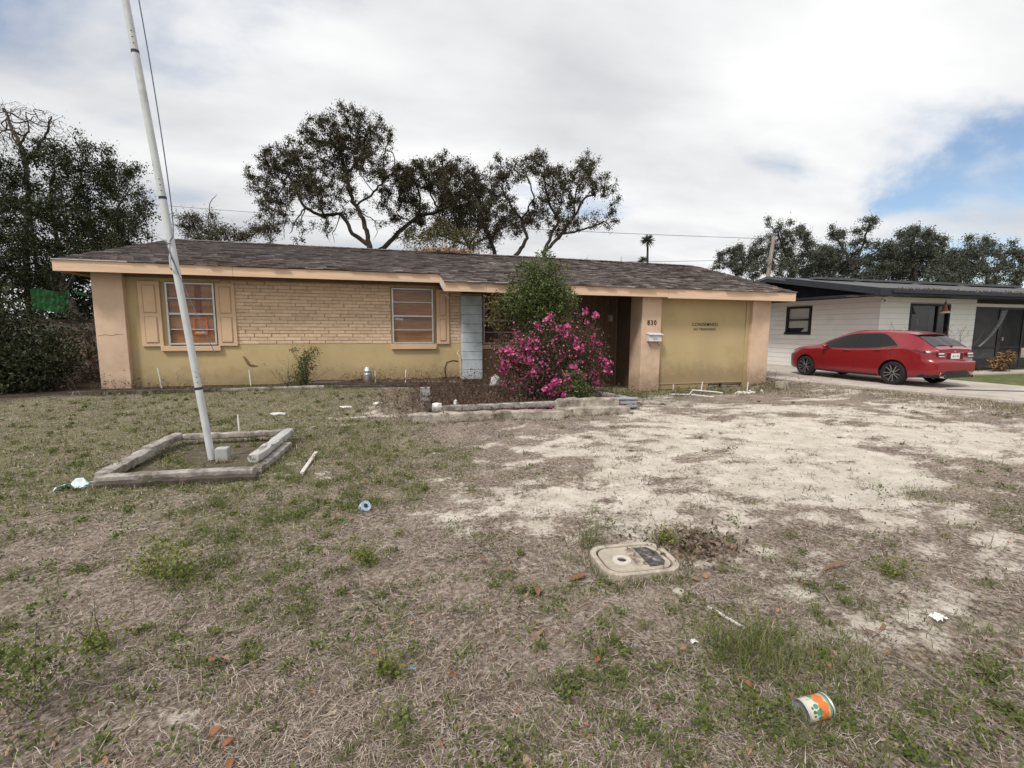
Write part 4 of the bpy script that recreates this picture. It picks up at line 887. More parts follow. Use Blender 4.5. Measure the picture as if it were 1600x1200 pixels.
def timber(pts, r, label, name='timber', mat=oldwood, seed=0, group=None, cat='timber', flat=.72):
    rt = random.Random(seed); a, b = Vector(pts[0]), Vector(pts[1]); n = 12; m_ = MB(); d = (b-a).normalized(); s_ = d.cross(Vector((0,0,1))).normalized(); up = s_.cross(d); ns = 10; vs = []
    wob = [rt.uniform(.93,1.05) for _ in range(ns)]
    for i in range(n+1):
        c = a.lerp(b,i/n)+up*rt.uniform(-.006,.006)+s_*rt.uniform(-.006,.006); e = .86 if i in (0,n) else 1
        for k in range(ns):
            t = 2*math.pi*k/ns; rr = r*wob[k]*rt.uniform(.965,1.03)*e; ca, sa = math.cos(t), math.sin(t); pw = .6
            vs.append(c+s_*rr*math.copysign(abs(ca)**pw,ca)+up*rr*flat*math.copysign(abs(sa)**pw,sa))
    m_.add(vs, [(i*ns+k,i*ns+(k+1)%ns,(i+1)*ns+(k+1)%ns,(i+1)*ns+k) for i in range(n) for k in range(ns)]+[tuple(range(ns-1,-1,-1)),tuple(n*ns+k for k in range(ns))])
    o = solo(name, m_, mat, label, cat, (a+b)/2, group, smooth=True); return o
ft_ = 'timbers framing the flagpole bed'
z = .06
timber([(-2.62,5.22,.05),(-1.24,5.07,.07)],.075,'long split grey timber along the front of the flagpole bed',seed=1,group=ft_)
timber([(-2.66,5.13,.02),(-1.20,4.98,.03)],.06,'lower brownish timber peeping out under the long front timber',mat=MATS['dark_rotten_timber'],seed=8,group=ft_)
timber([(-2.62,5.30,.06),(-2.58,6.12,.09)],.075,'grey timber along the left of the flagpole bed, the nearer of two',seed=2,group=ft_)
timber([(-2.585,6.10,.11),(-2.54,6.86,.11)],.07,'grey timber along the left of the flagpole bed, the farther of two',seed=3,group=ft_)
timber([(-2.5,6.84,.10),(-1.22,6.78,.10)],.055,'thin pale timber along the back of the flagpole bed',seed=4,group=ft_)
timber([(-1.30,5.30,.14),(-1.20,6.74,.12)],.065,'whitish flaking timber along the right of the flagpole bed, topmost of its pair',mat=pmat('flaking_white_timber',(.50,.49,.47),.9,.2,7,col2=(.20,.17,.15),c2pos=(.52,.62),c2scale=7,bump=.8,bscale=45,stretch=(2,.6,2)),seed=5,group=ft_)
timber([(-1.25,5.16,.05),(-1.15,6.3,.04)],.06,'grey timber along the right of the flagpole bed, underneath the whitish one',seed=6,group=ft_)
def stake(u, q, h, r, lean, label, mat=None, group=None):
    m_ = MB(); g = gzf(u,q); m_.tube([(u,q,g-.05),(u+lean*.5,q,g+h*.5),(u+lean,q,g+h)],[r,r,r*.9],7); return solo('plastic_pipe' , m_, mat or white, label, 'pipe', (u,q,g), group, smooth=True)
stake(-1.99,7.46,.26,.013,-.005,'thin white pipe standing in the grass behind the flagpole bed')
# ------------------------------------------------------------------ meter box lid
lid = thing('meter_box', 'round cornered concrete meter box lid with a dark stained half, sunk in the dry grass', 'meter box', (1.54,2.52,.0))
def rrect(w, h, r, n=6):
    pts = []
    for cx, cy, a0 in ((w/2-r,h/2-r,0),(-w/2+r,h/2-r,90),(-w/2+r,-h/2+r,180),(w/2-r,-h/2+r,270)):
        for k in range(n+1): t = math.radians(a0+90*k/n); pts.append((cx+r*math.cos(t), cy+r*math.sin(t)))
    return pts
LC, LA = Vector((1.555,2.535,gzf(1.55,2.5)-.022)), math.radians(-5)
def LX(p, z): return (LC.x+p[0]*math.cos(LA)-p[1]*math.sin(LA), LC.y+p[0]*math.sin(LA)+p[1]*math.cos(LA), LC.z+z)
lidm = pmat('stained_lid_concrete', (.44,.385,.31), .95, .2, 9, col2=(.26,.21,.165), c2pos=(.5,.68), c2scale=7, bump=.8, bscale=70)
def ringmesh(o_, i_, z0, z1):
    m_ = MB(); n = len(o_); vs = [LX(p,z0) for p in o_]+[LX(p,z1) for p in o_]+[LX(p,z1) for p in i_]+[LX(p,z0) for p in i_]
    return m_.add(vs, [(a*n+k,a*n+(k+1)%n,((a+1)%4)*n+(k+1)%n,((a+1)%4)*n+k) for a in range(4) for k in range(n)])
part('frame', ringmesh(rrect(.52,.40,.12), rrect(.45,.335,.10), -.06,.052), lidm, lid, bevel=.006)
m_ = MB(); o_ = rrect(.425,.31,.092); m_.add([LX(p,.035) for p in o_]+[LX(p,.046) for p in o_], [tuple(range(len(o_),2*len(o_)))]+[(k,(k+1)%len(o_),len(o_)+(k+1)%len(o_),len(o_)+k) for k in range(len(o_))])
lp = part('cover', m_, lidm, lid)
part('ring', (lambda m_: m_.lathe([(.030,.0),(.030,.012),(.058,.012),(.062,0)], LX((-.09,-.02),.044), (0,0,1), 24))(MB()), pmat('pale_ring',(.56,.51,.44),.9,.15,12), lp, smooth=True)
part('hole', (lambda m_: m_.lathe([(0,.003),(.0305,.003)], LX((-.09,-.02),.044), (0,0,1), 20))(MB()), pmat('dark_hole',(.05,.042,.036),.9,.2,20), lp)
stn = pmat('black_stain', (.065,.06,.057), .95, .4, 18, col2=(.30,.27,.24), c2pos=(.52,.66), c2scale=22, bump=.4, bscale=90)
m_ = MB(); m_.add([LX(p,.0475) for p in [(.055,-.125),(.15,-.12),(.185,-.07),(.19,.06),(.15,.128),(.055,.130)]],[tuple(range(6))]); part('stain', m_, stn, lp)
m_ = MB(); m_.add([LX(p,.0475) for p in [(-.02,-.08),(.048,-.10),(.048,.125),(-.01,.12)]],[(0,1,2,3)]); part('stain', m_, pmat('brown_stain',(.20,.15,.115),.95,.4,18,col2=(.40,.35,.29),c2pos=(.45,.6),c2scale=25), lp)
# ------------------------------------------------------------------ tin can
can = thing('tin_can', 'open tin can with an orange and green printed label lying in the grass', 'can', (1.60,1.27,.05))
ca = Vector((math.cos(-.06),math.sin(-.06),.06)).normalized(); cg = gzf(1.6,1.27); c0 = Vector((1.515,1.245,cg+.036)); cb = ca.cross(Vector((0,0,1))).normalized(); cu_ = cb.cross(ca)
def label_mat():
    m = bpy.data.materials.new('printed_can_label'); m.use_nodes = True; t = m.node_tree; nd = t.nodes; lk = t.links.new; b = nd['Principled BSDF']; b.inputs['Roughness'].default_value = .45
    uv = nd.new('ShaderNodeAttribute'); uv.attribute_name = 'wrap'; sp_ = nd.new('ShaderNodeSeparateXYZ'); lk(uv.outputs['Vector'], sp_.inputs[0])
    def mth(op, a, bb, cc=None):
        x = nd.new('ShaderNodeMath'); x.operation = op
        for i, v in enumerate((a,bb,cc)):
            if v is None: continue
            if isinstance(v,(int,float)): x.inputs[i].default_value = v
            else: lk(v, x.inputs[i])
        return x.outputs[0]
    def blob_(cx, cy, r): 
        dx = mth('SUBTRACT', sp_.outputs[0], cx); dy = mth('SUBTRACT', sp_.outputs[1], cy); d2 = mth('ADD', mth('MULTIPLY',dx,dx), mth('MULTIPLY',dy,dy)); return mth('LESS_THAN', d2, r*r)
    cur = None
    def mix(f, c):
        nonlocal cur
        x = nd.new('ShaderNodeMix'); x.data_type = 'RGBA'; lk(f, x.inputs[0])
        if isinstance(cur, tuple): x.inputs[6].default_value = rgb(cur)
        else: lk(cur, x.inputs[6])
        x.inputs[7].default_value = rgb(c); cur = x.outputs[2]
    cur = (.62,.58,.47)
    mix(mth('GREATER_THAN', sp_.outputs[0], .55), (.60,.36,.20))
    mix(mth('GREATER_THAN', sp_.outputs[0], .86), (.10,.30,.22)); mix(mth('GREATER_THAN', sp_.outputs[0], .93), (.06,.10,.10))
    for cx, cy, r in ((.62,.66,.17),(.66,.36,.20),(.60,.02,.2),(.6,.98,.2)): mix(blob_(cx,cy,r), (.70,.17,.035))
    for cx, cy, r in ((.42,.55,.12),(.36,.3,.10),(.45,.8,.10)): mix(blob_(cx,cy,r), (.04,.30,.17))
    for cx, cy, r in ((.24,.5,.07),(.22,.66,.05),(.2,.34,.05),(.48,.44,.05)): mix(blob_(cx,cy,r), (.10,.10,.09))
    n = nd.new('ShaderNodeTexNoise'); n.inputs['Scale'].default_value = 40; g = nd.new('ShaderNodeNewGeometry'); lk(g.outputs['Position'], n.inputs['Vector'])
    hs = nd.new('ShaderNodeHueSaturation'); lk(cur, hs.inputs['Color']); r_n = nd.new('ShaderNodeMapRange'); lk(n.outputs['Fac'], r_n.inputs[0]); r_n.inputs[3].default_value = .7; r_n.inputs[4].default_value = 1.2; lk(r_n.outputs[0], hs.inputs['Value']); lk(hs.outputs[0], b.inputs['Base Color'])
    return m
R_c, L_c, nn = .042, .108, 40
m_ = MB(); vs = []; wrap = []
for i in range(9):
    for k in range(nn+1):
        t = 2*math.pi*k/nn; dent = 1-.06*max(0,math.sin(t*1.0+.5))*math.sin(math.pi*i/8)
        vs.append(c0+ca*(L_c*i/8)+(cu_*math.cos(t)+cb*math.sin(t))*R_c*dent); wrap.append((i/8, (k/nn*3) % 1.0, 0))
m_.add(vs, [(i*(nn+1)+k,i*(nn+1)+k+1,(i+1)*(nn+1)+k+1,(i+1)*(nn+1)+k) for i in range(8) for k in range(nn)])
lab = part('label', m_, label_mat(), can, smooth=True); at = lab.data.attributes.new('wrap','FLOAT_VECTOR','POINT'); at.data.foreach_set('vector', np.array(wrap,dtype=np.float32).reshape(-1))
m_ = MB(); m_.lathe([(R_c+.002,-.004),(R_c+.003,.0),(R_c+.002,.004),(R_c-.002,.004),(R_c-.002,-.002)], c0, ca, 32, True); part('rim', m_, alum, can, smooth=True)
m_ = MB(); m_.lathe([(0,.016),(.02,.014),(.022,.017),(.033,.016),(.035,.013),(R_c-.004,.014),(R_c-.003,.0)], c0, ca, 28); part('inside', m_, alum, can, smooth=True)
m_ = MB(); m_.lathe([(0,.106),(R_c-.003,.106),(R_c+.001,.112),(R_c+.003,.108),(R_c+.001,.104)], c0, ca, 32); part('bottom', m_, alum, can, smooth=True)
# ------------------------------------------------------------------ planter bed, its edging, rubble
def slab(pts, h, z, label, name='concrete_slab', mat=concr, seed=0, cat='slab', group=None, jag=.02, bev=.01):
    """a rough bar: pts = centre line [(u,q,halfdepth)], h height"""
    rt = random.Random(seed); m_ = MB(); vs = []; n = 20
    a = [Vector((p[0],p[1],0)) for p in pts]
    def at(t):
        s = t*(len(pts)-1); i = min(int(s),len(pts)-2); f = s-i; return a[i].lerp(a[i+1],f), pts[i][2]*(1-f)+pts[i+1][2]*f
    for i in range(n+1):
        c, w_ = at(i/n); d = (at(min(1,i/n+.05))[0]-at(max(0,i/n-.05))[0]).normalized(); s_ = Vector((-d.y,d.x,0)); e = .8 if i in (0,n) else 1
        j = lambda: rt.uniform(-jag,jag)
        zt = h*e+j()*.5+.006*math.sin(i*.9+seed)
        for sx, zz in ((-1,-.08),(-1,zt-.02),(-.8,zt),(.8,zt+j()*.4),(1,zt-.02),(1,-.08)): vs.append(Vector((c.x,c.y,z+zz))+s_*(w_*sx*e+j()*.6))
    m_.add(vs, [(i*6+k,i*6+(k+1)%6,(i+1)*6+(k+1)%6,(i+1)*6+k) for i in range(n) for k in range(6)]+[(5,4,3,2,1,0),tuple(n*6+k for k in range(6))])
    c = at(.5)[0]; return solo(name, m_, mat, label, cat, (c.x,c.y,z), group, smooth=False)
pe = 'edging of the planter'
slab([(.40,7.55,.07),(1.2,7.42,.08),(2.1,7.38,.08),(2.99,7.22,.07)], .155, gzf(1.5,7.4)-.01, 'long wavy concrete slab lying in front of the planter', seed=1, jag=.022, group=pe)
slab([(3.0,7.62,.09),(3.6,7.54,.09),(4.36,7.46,.09)], .13, gzf(3.6,7.5)-.01, 'lower straight concrete slab right of the long wavy one', seed=2, jag=.008, group=pe)
slab([(3.02,7.72,.08),(3.6,7.68,.09),(4.22,7.62,.08)], .26, gzf(3.6,7.7)+.0, 'thick grey concrete slab set on top at the right front of the planter', seed=3, jag=.012, group=pe)
timber([(.85,7.98,.13),(2.0,7.9,.15)],.07,'grey half round log at the left front of the planter behind the wavy slab',seed=11,group=pe)
timber([(1.95,7.88,.15),(3.05,7.80,.17)],.07,'grey log continuing the planter front, partly behind the thick slab',seed=12,group=pe)
gp = pmat('blue_grey_plastic_edging', (.30,.32,.345), .7, .15, 8, bump=.2)
for i in range(3): timber([(4.0,7.86,.05+.075*i),(4.72,7.78,.05+.075*i)],.04,('bottom','middle','top')[i]+' blue grey bar of the three stacked at the planter corner',seed=20+i,group='stacked bars at the planter corner',mat=gp,cat='edging bar',name='edging_bar')
timber([(4.70,7.84,.16),(4.35,9.6,.16)],.06,'grey timber running back along the right side of the planter',seed=14,group=pe)
timber([(.86,8.05,.10),(.78,9.9,.16)],.06,'dark grey timber running back along the left side of the planter',mat=darkwood,seed=15,group=pe)
pk = MB(); pk.box(.72,.90,8.70,8.78,-.05,.42); solo('post', pk, pmat('peeling_white_post',(.42,.40,.37),.9,.4,12,col2=(.12,.10,.09),c2pos=(.46,.56),c2scale=10,bump=.5), 'short peeling grey post at the left corner of the planter', 'post', (.81,8.74,.1), bevel=.01)
rr = random.Random(9)
def chunk(u, q, r, label, mat=white, name='rubble_piece', cat='rubble', zoff=.0, group=None, jit=.25):
    m_ = MB(); g = gzf(u,q); m_.blob((u,q,g+r[2]*.6+zoff), r, jit, 1); return solo(name, m_, mat, label, cat, (u,q,g), group)
chunk(.93,8.0,(.09,.07,.07),'whitish lump on the left front end of the planter log',zoff=.14)
chunk(1.32,8.35,(.045,.04,.11),'upright white bird shaped lump in the brown planter weeds',zoff=.05)
chunk(2.42,9.75,(.12,.10,.16),'crumpled white bag at the foot of the pale blue block column',zoff=.25,name='crumpled_bag',cat='bag')
chunk(-.62,8.95,(.14,.06,.025),'flat white scrap in the grass left of the planter, nearest to the fallen boards',name='scrap',cat='scrap')
chunk(-.05,9.15,(.10,.05,.025),'flat white scrap in the grass just left of the planter post',name='scrap',cat='scrap')
chunk(-1.7,8.6,(.13,.06,.03),'pale scrap lying in the grass behind the flagpole bed',name='scrap',cat='scrap')
# foot of the wall: fallen dark boards, white pipes, rubble
for a, b, r, lb, mt in (((-5.9,11.1),(-3.3,10.95),.05,'dark rotten board in the dirt before the left pillar',darkwood),((-3.2,11.0),(-1.2,11.05),.045,'greyish board lying along the foot of the yellow wall, left of the small bush',oldwood),((-.9,11.2),(1.0,11.25),.06,'dark rotten board at the wall foot, rear of the pair under the right window',darkwood),((-1.0,10.95),(.9,11.0),.05,'dark rotten board at the wall foot, front of the pair under the right window',darkwood)):
    timber([(a[0],a[1],gzf(*a)+r*.6),(b[0],b[1],gzf(*b)+r*.6)],r,lb,mat=mt,seed=int(a[0]*7)%50,group='boards fallen along the wall foot',cat='board',name='fallen_board')
for u, q, h, ln, lb in ((-4.62,11.85,.44,-.05,'thin white pipe leaning on the wall below the left shutter'),(-2.85,11.8,.36,-.02,'thin white pipe at the wall foot under the brick field'),(-.1,11.7,.30,-.01,'white pipe beside the grey metal cap below the right window'),(.60,11.6,.34,.02,'white pipe at the wall foot under the right window sill'),(7.62,10.75,.22,0,'short white pipe at the left end of the sign wall'),(8.18,10.35,.32,.05,'white pipe leaning at the middle of the sign wall'),(9.35,10.0,.30,.02,'white pipe standing in the rubble by the right pillar')):
    stake(u,q,h,.014,ln,lb,group='white pipes standing along the house')
m_ = MB(); g = gzf(7.5,9.8)
m_.tube([(6.95,9.95,g+.06),(7.45,9.85,g+.05),(7.55,9.85,g+.16),(8.1,9.6,g+.12),(8.2,9.55,g+.10)],.014,7); m_.tube([(7.5,9.84,g+.05),(7.85,9.45,g+.03)],.013,7)
solo('plastic_pipe', m_, white, 'bent branching white plastic pipe lying before the sign wall', 'pipe', (7.5,9.8,g), smooth=True)
m_ = MB(); g = gzf(-.2,11.7); m_.lathe([(.09,0),(.10,.25),(.085,.27),(.085,.30),(.10,.33),(.06,.42),(0,.43)], (-.28,11.72,g-.02), (0,0,1), 12); solo('pipe_cap', m_, alum, 'squat grey metal vent cap standing at the wall below the right window', 'vent', (-.28,11.72,g), smooth=True)
m_ = MB(); m_.tube([(1.98,11.9,.95),(1.93,11.86,.88),(2.0,11.8,.80),(2.0,11.78,.25)],.022,8); solo('downpipe', m_, peach, 'tan drain pipe beside the pale blue block column', 'pipe', (2.0,11.8,.2), smooth=True)
m_ = MB(); m_.tube([(1.63,11.78,.2),(1.60,11.78,.5),(1.66,11.8,.66),(1.82,11.82,.70),(1.95,11.85,.68)],.018,7); solo('cable', m_, blackp, 'black bent cable curving up the wall left of the drain pipe', 'cable', (1.7,11.8,.2), smooth=True)
m_ = MB(); m_.tube([(1.62,11.5,2.46),(1.66,11.45,2.38),(1.60,11.5,2.33),(1.70,11.5,2.26)],.012,5); solo('wire_scrap', m_, drip, 'loose pale wire dangling under the eave by the step in the roof', 'wire', (1.65,11.5,2.4))
for i in range(9):
    u, q = 9.0+rr.uniform(0,1.0), 9.95+rr.uniform(-.12,.15)
    chunk(u,q,(rr.uniform(.06,.14),rr.uniform(.05,.09),rr.uniform(.03,.06)),'broken white lump in the rubble at the right end of the sign wall',mat=pmat('white_rubble',(.62,.58,.53),.95,.2,12,bump=.5) if i==0 else MATS['white_rubble'],group='white rubble below the sign wall')
cbk = MB(); g = gzf(10.55,10.0); cbk.obox((10.6,10.05,g+.09),(.40,.22,.2),(0,.05,.25)); solo('concrete_block', cbk, concr, 'grey concrete block lying at the foot of the right pillar', 'block', (10.6,10.05,g), bevel=.012)
for i, (u, q, w_, d_, a) in enumerate(((5.2,8.9,.5,.34,.3),(5.75,8.6,.5,.36,.1),(5.35,8.35,.42,.3,-.2),(6.1,9.2,.6,.35,.25),(5.8,8.05,.55,.32,-.3),(6.5,9.75,.6,.4,.1))):
    m_ = MB(); g = gzf(u,q); m_.obox((u,q,g+.012),(w_,d_,.05),(rr.uniform(-.04,.04),rr.uniform(-.04,.04),a),.02)
    solo('paving_stone', m_, concr, ('paving stone lying closest to the corner of stacked blue grey bars','paving stone in the middle of the worn path to the entry','nearest paving stone beside the planter corner','larger paving stone midway towards the entry pier','front right paving stone at the edge of the sand','paving stone right at the foot of the pier with number 830')[i], 'paving stone', (u,q,g), 'flat stones before the entry', bevel=.008)
sm = ramp_mat('pale_stone', [(.30,.26,.21),(.42,.38,.32),(.5,.46,.41)], obj=True)
for i, (u, q, r, lb) in enumerate(((4.65,3.67,.07,'flat pale stone in the middle of the sandy patch'),(2.3,3.9,.05,'small pale stone at the left edge of the sand'),(1.95,3.05,.05,'small white stone just behind the meter box'),(.62,4.05,.05,'pale lump of sand crust left of the middle of the yard'),(1.62,2.15,.045,'rounded pale stone in front of the meter box'),(5.6,2.7,.035,'little pale stone at the right edge of the yard'),(.95,3.75,.06,'whitish stone among dry grass in the middle of the yard'))):
    chunk(u,q,(r,r*.8,r*.35),lb,mat=sm,name='stone',cat='stone',zoff=-.01)
for i in range(9):
    chunk(-10+i*.0,0,(.01,.01,.01),'x') if False else None
# loose litter
m_ = MB(); g = gzf(-.78,5.4); m_.obox((-.775,5.42,g+.035),(.035,.78,.02),(.02,0,-.06)); solo('wooden_stick', m_, drip, 'straight pale wooden stick lying in the grass right of the flagpole bed', 'stick', (-.775,5.42,g))
m_ = MB(); g = gzf(1.55,2.0); m_.obox((1.70,1.86,g+.02),(.014,.22,.008),(0,.1,.25)); solo('wooden_stick', m_, drip, 'small flat pale sliver of wood in the grass before the meter box', 'stick', (1.7,1.86,g))
tw = MB(); pts = []
for t in np.linspace(0,1,14): u, q = 2.23+.05*math.sin(3*t)-.09*t, 1.42-.72*t; pts.append((u,q,gzf(u,q)+.022+.008*math.sin(9*t)))
tw.tube(pts,[.0045+.0035*t for t in np.linspace(0,1,14)],7); solo('fallen_branch', tw, bark if False else pmat('grey_dead_branch',(.22,.18,.15),.95,.3,20,bump=.5), 'long bare grey branch lying in the near right corner of the yard', 'branch', (2.2,1.1,.0), smooth=True)
bagm = glass_over('thin_blue_plastic',(.75,.9,1.0),.35)
m_ = MB(); g = gzf(-.17,3.94); m_.lathe([(.0,.0),(.04,.004),(.045,.03),(.038,.05),(.045,.055),(.02,.052)], (-.17,3.94,g+.01), (.5,-.6,.5), 14); solo('plastic_cup', m_, pmat('pale_blue_plastic',(.42,.55,.66),.25,.2,15,bump=0,spec=.6), 'crushed pale blue plastic cup lying in the middle of the dry lawn', 'cup', (-.17,3.94,g), smooth=True)
for nm, u, q, sc_, mt, lb in (('plastic_bag',-2.76,5.17,.15,pmat('turquoise_plastic',(.20,.55,.56),.4,.3,9,col2=(.62,.68,.68),c2pos=(.42,.5),c2scale=9,bump=0),'crumpled turquoise and white plastic bag at the near left corner of the flagpole bed'),('wrapper',.10,1.93,.018,MATS['turquoise_plastic'],'tiny turquoise wrapper scrap in the near lawn'),('paper_scrap',2.75,1.55,.04,white,'torn white paper scrap in the grass near the right edge'),('paper_scrap',.55,1.35,.03,pmat('tan_paper',(.42,.36,.30),.9,.2,20),'crumpled tan paper scrap near the bottom of the picture'),('foil_scrap',1.42,1.75,.02,white,'tiny white foil scrap left of the long grass tuft')):
    m_ = MB(); g = gzf(u,q); k = 7; vs = []
    for i in range(k):
        for j in range(k): vs.append((u+(i/(k-1)-.5)*2*sc_*rr.uniform(.8,1.1), q+(j/(k-1)-.5)*1.3*sc_*rr.uniform(.8,1.1), g+.01+sc_*.55*rr.random()*(1-abs(i/(k-1)-.5))))
    m_.add(vs, [(i*k+j,i*k+j+1,(i+1)*k+j+1,(i+1)*k+j) for i in range(k-1) for j in range(k-1)]); solo(nm, m_, mt, lb, 'litter', (u,q,g))
m_ = MB(); pts = []
for t in np.linspace(0,1,20): u = 13.6+4.2*t; q = 8.05-1.0*t-.55*math.sin(2.6*t); pts.append((u,q,DZ+.014))
m_.tube(pts,.011,6); solo('garden_hose', m_, pmat('dark_cord',(.05,.05,.055),.7,.1,5), 'thin dark cord snaking over the concrete driveway behind the red car', 'cord', (15.5,7.5,DZ), smooth=True)

# ------------------------------------------------------------------ left: wood fence, green sheet, far poles and wires
fe = thing('wooden_fence', 'grey weathered board fence half hidden behind the dark shrubs on the left', 'fence', (-11.5,18.6,0))
for i in range(30):
    m_ = MB(); a = -14.4+i*.2; h = 1.75+rr.uniform(-.04,.04); m_.box(a,a+.185,18.55,18.575,0,h); part('board', m_, greywood, fe)
for z in (.5,1.35,1.72): m_ = MB(); m_.box(-14.4,-8.4,18.50,18.549,z-.05,z+.05); part('rail', m_, darkwood, fe)
m_ = MB(); vs = []
for i in range(9):
    for j in range(4): vs.append((-10.45+i*.125, 18.30+.05*math.sin(i*1.3+j), 2.02+j*.22+.05*math.sin(i*.9)))
m_.add(vs, [(i*4+j,(i+1)*4+j,(i+1)*4+j+1,i*4+j+1) for i in range(8) for j in range(3)]); m_.add([(-9.3,18.3,2.60),(-8.2,18.3,2.25),(-8.2,18.3,2.33),(-9.3,18.3,2.68)],[(0,1,2,3)])
sh_o = solo('green_tarp', m_, pmat('green_tarpaulin',(.012,.085,.02),.5,.15,5,bump=.1), 'bright green tarpaulin sheet showing between the dark trees above the fence', 'tarp', (-9.9,18.3,2.0))
sm_ = sh_o.modifiers.new('s','SOLIDIFY'); sm_.thickness = .01
lh = thing('distant_house', 'pale grey house wall glimpsed left of the pillar behind the leaning trunk', 'house', (-9.5,24,0))
m_ = MB(); m_.box(-11.2,-8.6,24,30,0,2.6); part('wall', m_, pmat('pale_grey_wall',(.42,.43,.45),.8,.1,3), lh)
m_ = MB(); m_.prism([(-11.6,2.55),(-8.2,2.55),(-9.9,3.4)],'y',23.6,30.4); part('roof', m_, nroof, lh)
up = thing('utility_pole', 'leaning grey wooden utility pole before the trees behind the white house', 'utility pole', (25.6,26.5,0))
m_ = MB(); m_.tube([(25.2,26.5,0),(25.9,26.5,4.9),(26.3,26.6,7.9)],[.16,.14,.12],10); part('pole', m_, pmat('grey_pole_wood',(.30,.26,.22),.9,.2,4,stretch=(4,4,.4)), up, smooth=True)
m_ = MB(); m_.obox((26.25,26.6,7.5),(1.1,.09,.1),(0,.08,0)); part('crossarm', m_, oldwood, up)
for i, (a, b, lb) in enumerate((((-20,49.3,12.3),(26.2,26.6,7.75),'high thin power line crossing behind the oaks to the leaning pole'),((2,44,8.0),(26.25,26.6,6.4),'lower thin power line behind the yucca'),((4,44,7.2),(26.2,26.6,5.9),'lowest thin power line just above the roof ridge'))):
    a, b = Vector(a), Vector(b); m_ = MB(); m_.tube([a.lerp(b,t)-Vector((0,0,1.2*t*(1-t))) for t in np.linspace(0,1,14)],.014,4); solo('power_line', m_, blackf, lb, 'power line', (a+b)/2, 'power lines behind the houses')
# yucca
def rosette(c, n, l, rng):
    V = []
    for i in range(n):
        d = unit(np.array([rng.normal(),rng.normal(),rng.normal()*.8+.35])); s_ = unit(np.cross(d,[.1,.2,1.0])); w_ = .035*l/.5
        tip = c+d*l+np.array([0,0,-.12*l]); V.append([c-s_*w_*.5, c+d*l*.5-s_*w_, tip, c+d*l*.5+s_*w_])
    return np.array(V)
yc = thing('yucca_tree', 'tall thin yucca with one spiky head beyond the roof ridge', 'yucca', (19.7,31.7,0))
m_ = MB(); m_.tube([(19.7,31.7,0),(19.72,31.7,6.4),(19.74,31.8,8.1)],[.11,.09,.07],7); part('trunk', m_, bark, yc, smooth=True)
o = bpy.data.objects.new('spiky_head', quads_mesh('spiky_head', rosette(np.array([19.74,31.8,8.2])-np.array([19.7,31.7,0]),110,.62,RNG), lf_far)); COL.objects.link(o); o.parent = yc
y2 = thing('yucca_tree', 'low spiky yucca head peeping over the ridge beside the tall yucca', 'yucca', (19.2,31.5,0))
m_ = MB(); m_.tube([(19.2,31.5,0),(19.2,31.5,6.6)],[.1,.07],7); part('trunk', m_, bark, y2, smooth=True)
o = bpy.data.objects.new('spiky_head', quads_mesh('spiky_head', rosette(np.array([0,0,6.65]),70,.5,RNG), lf_far)); COL.objects.link(o); o.parent = y2

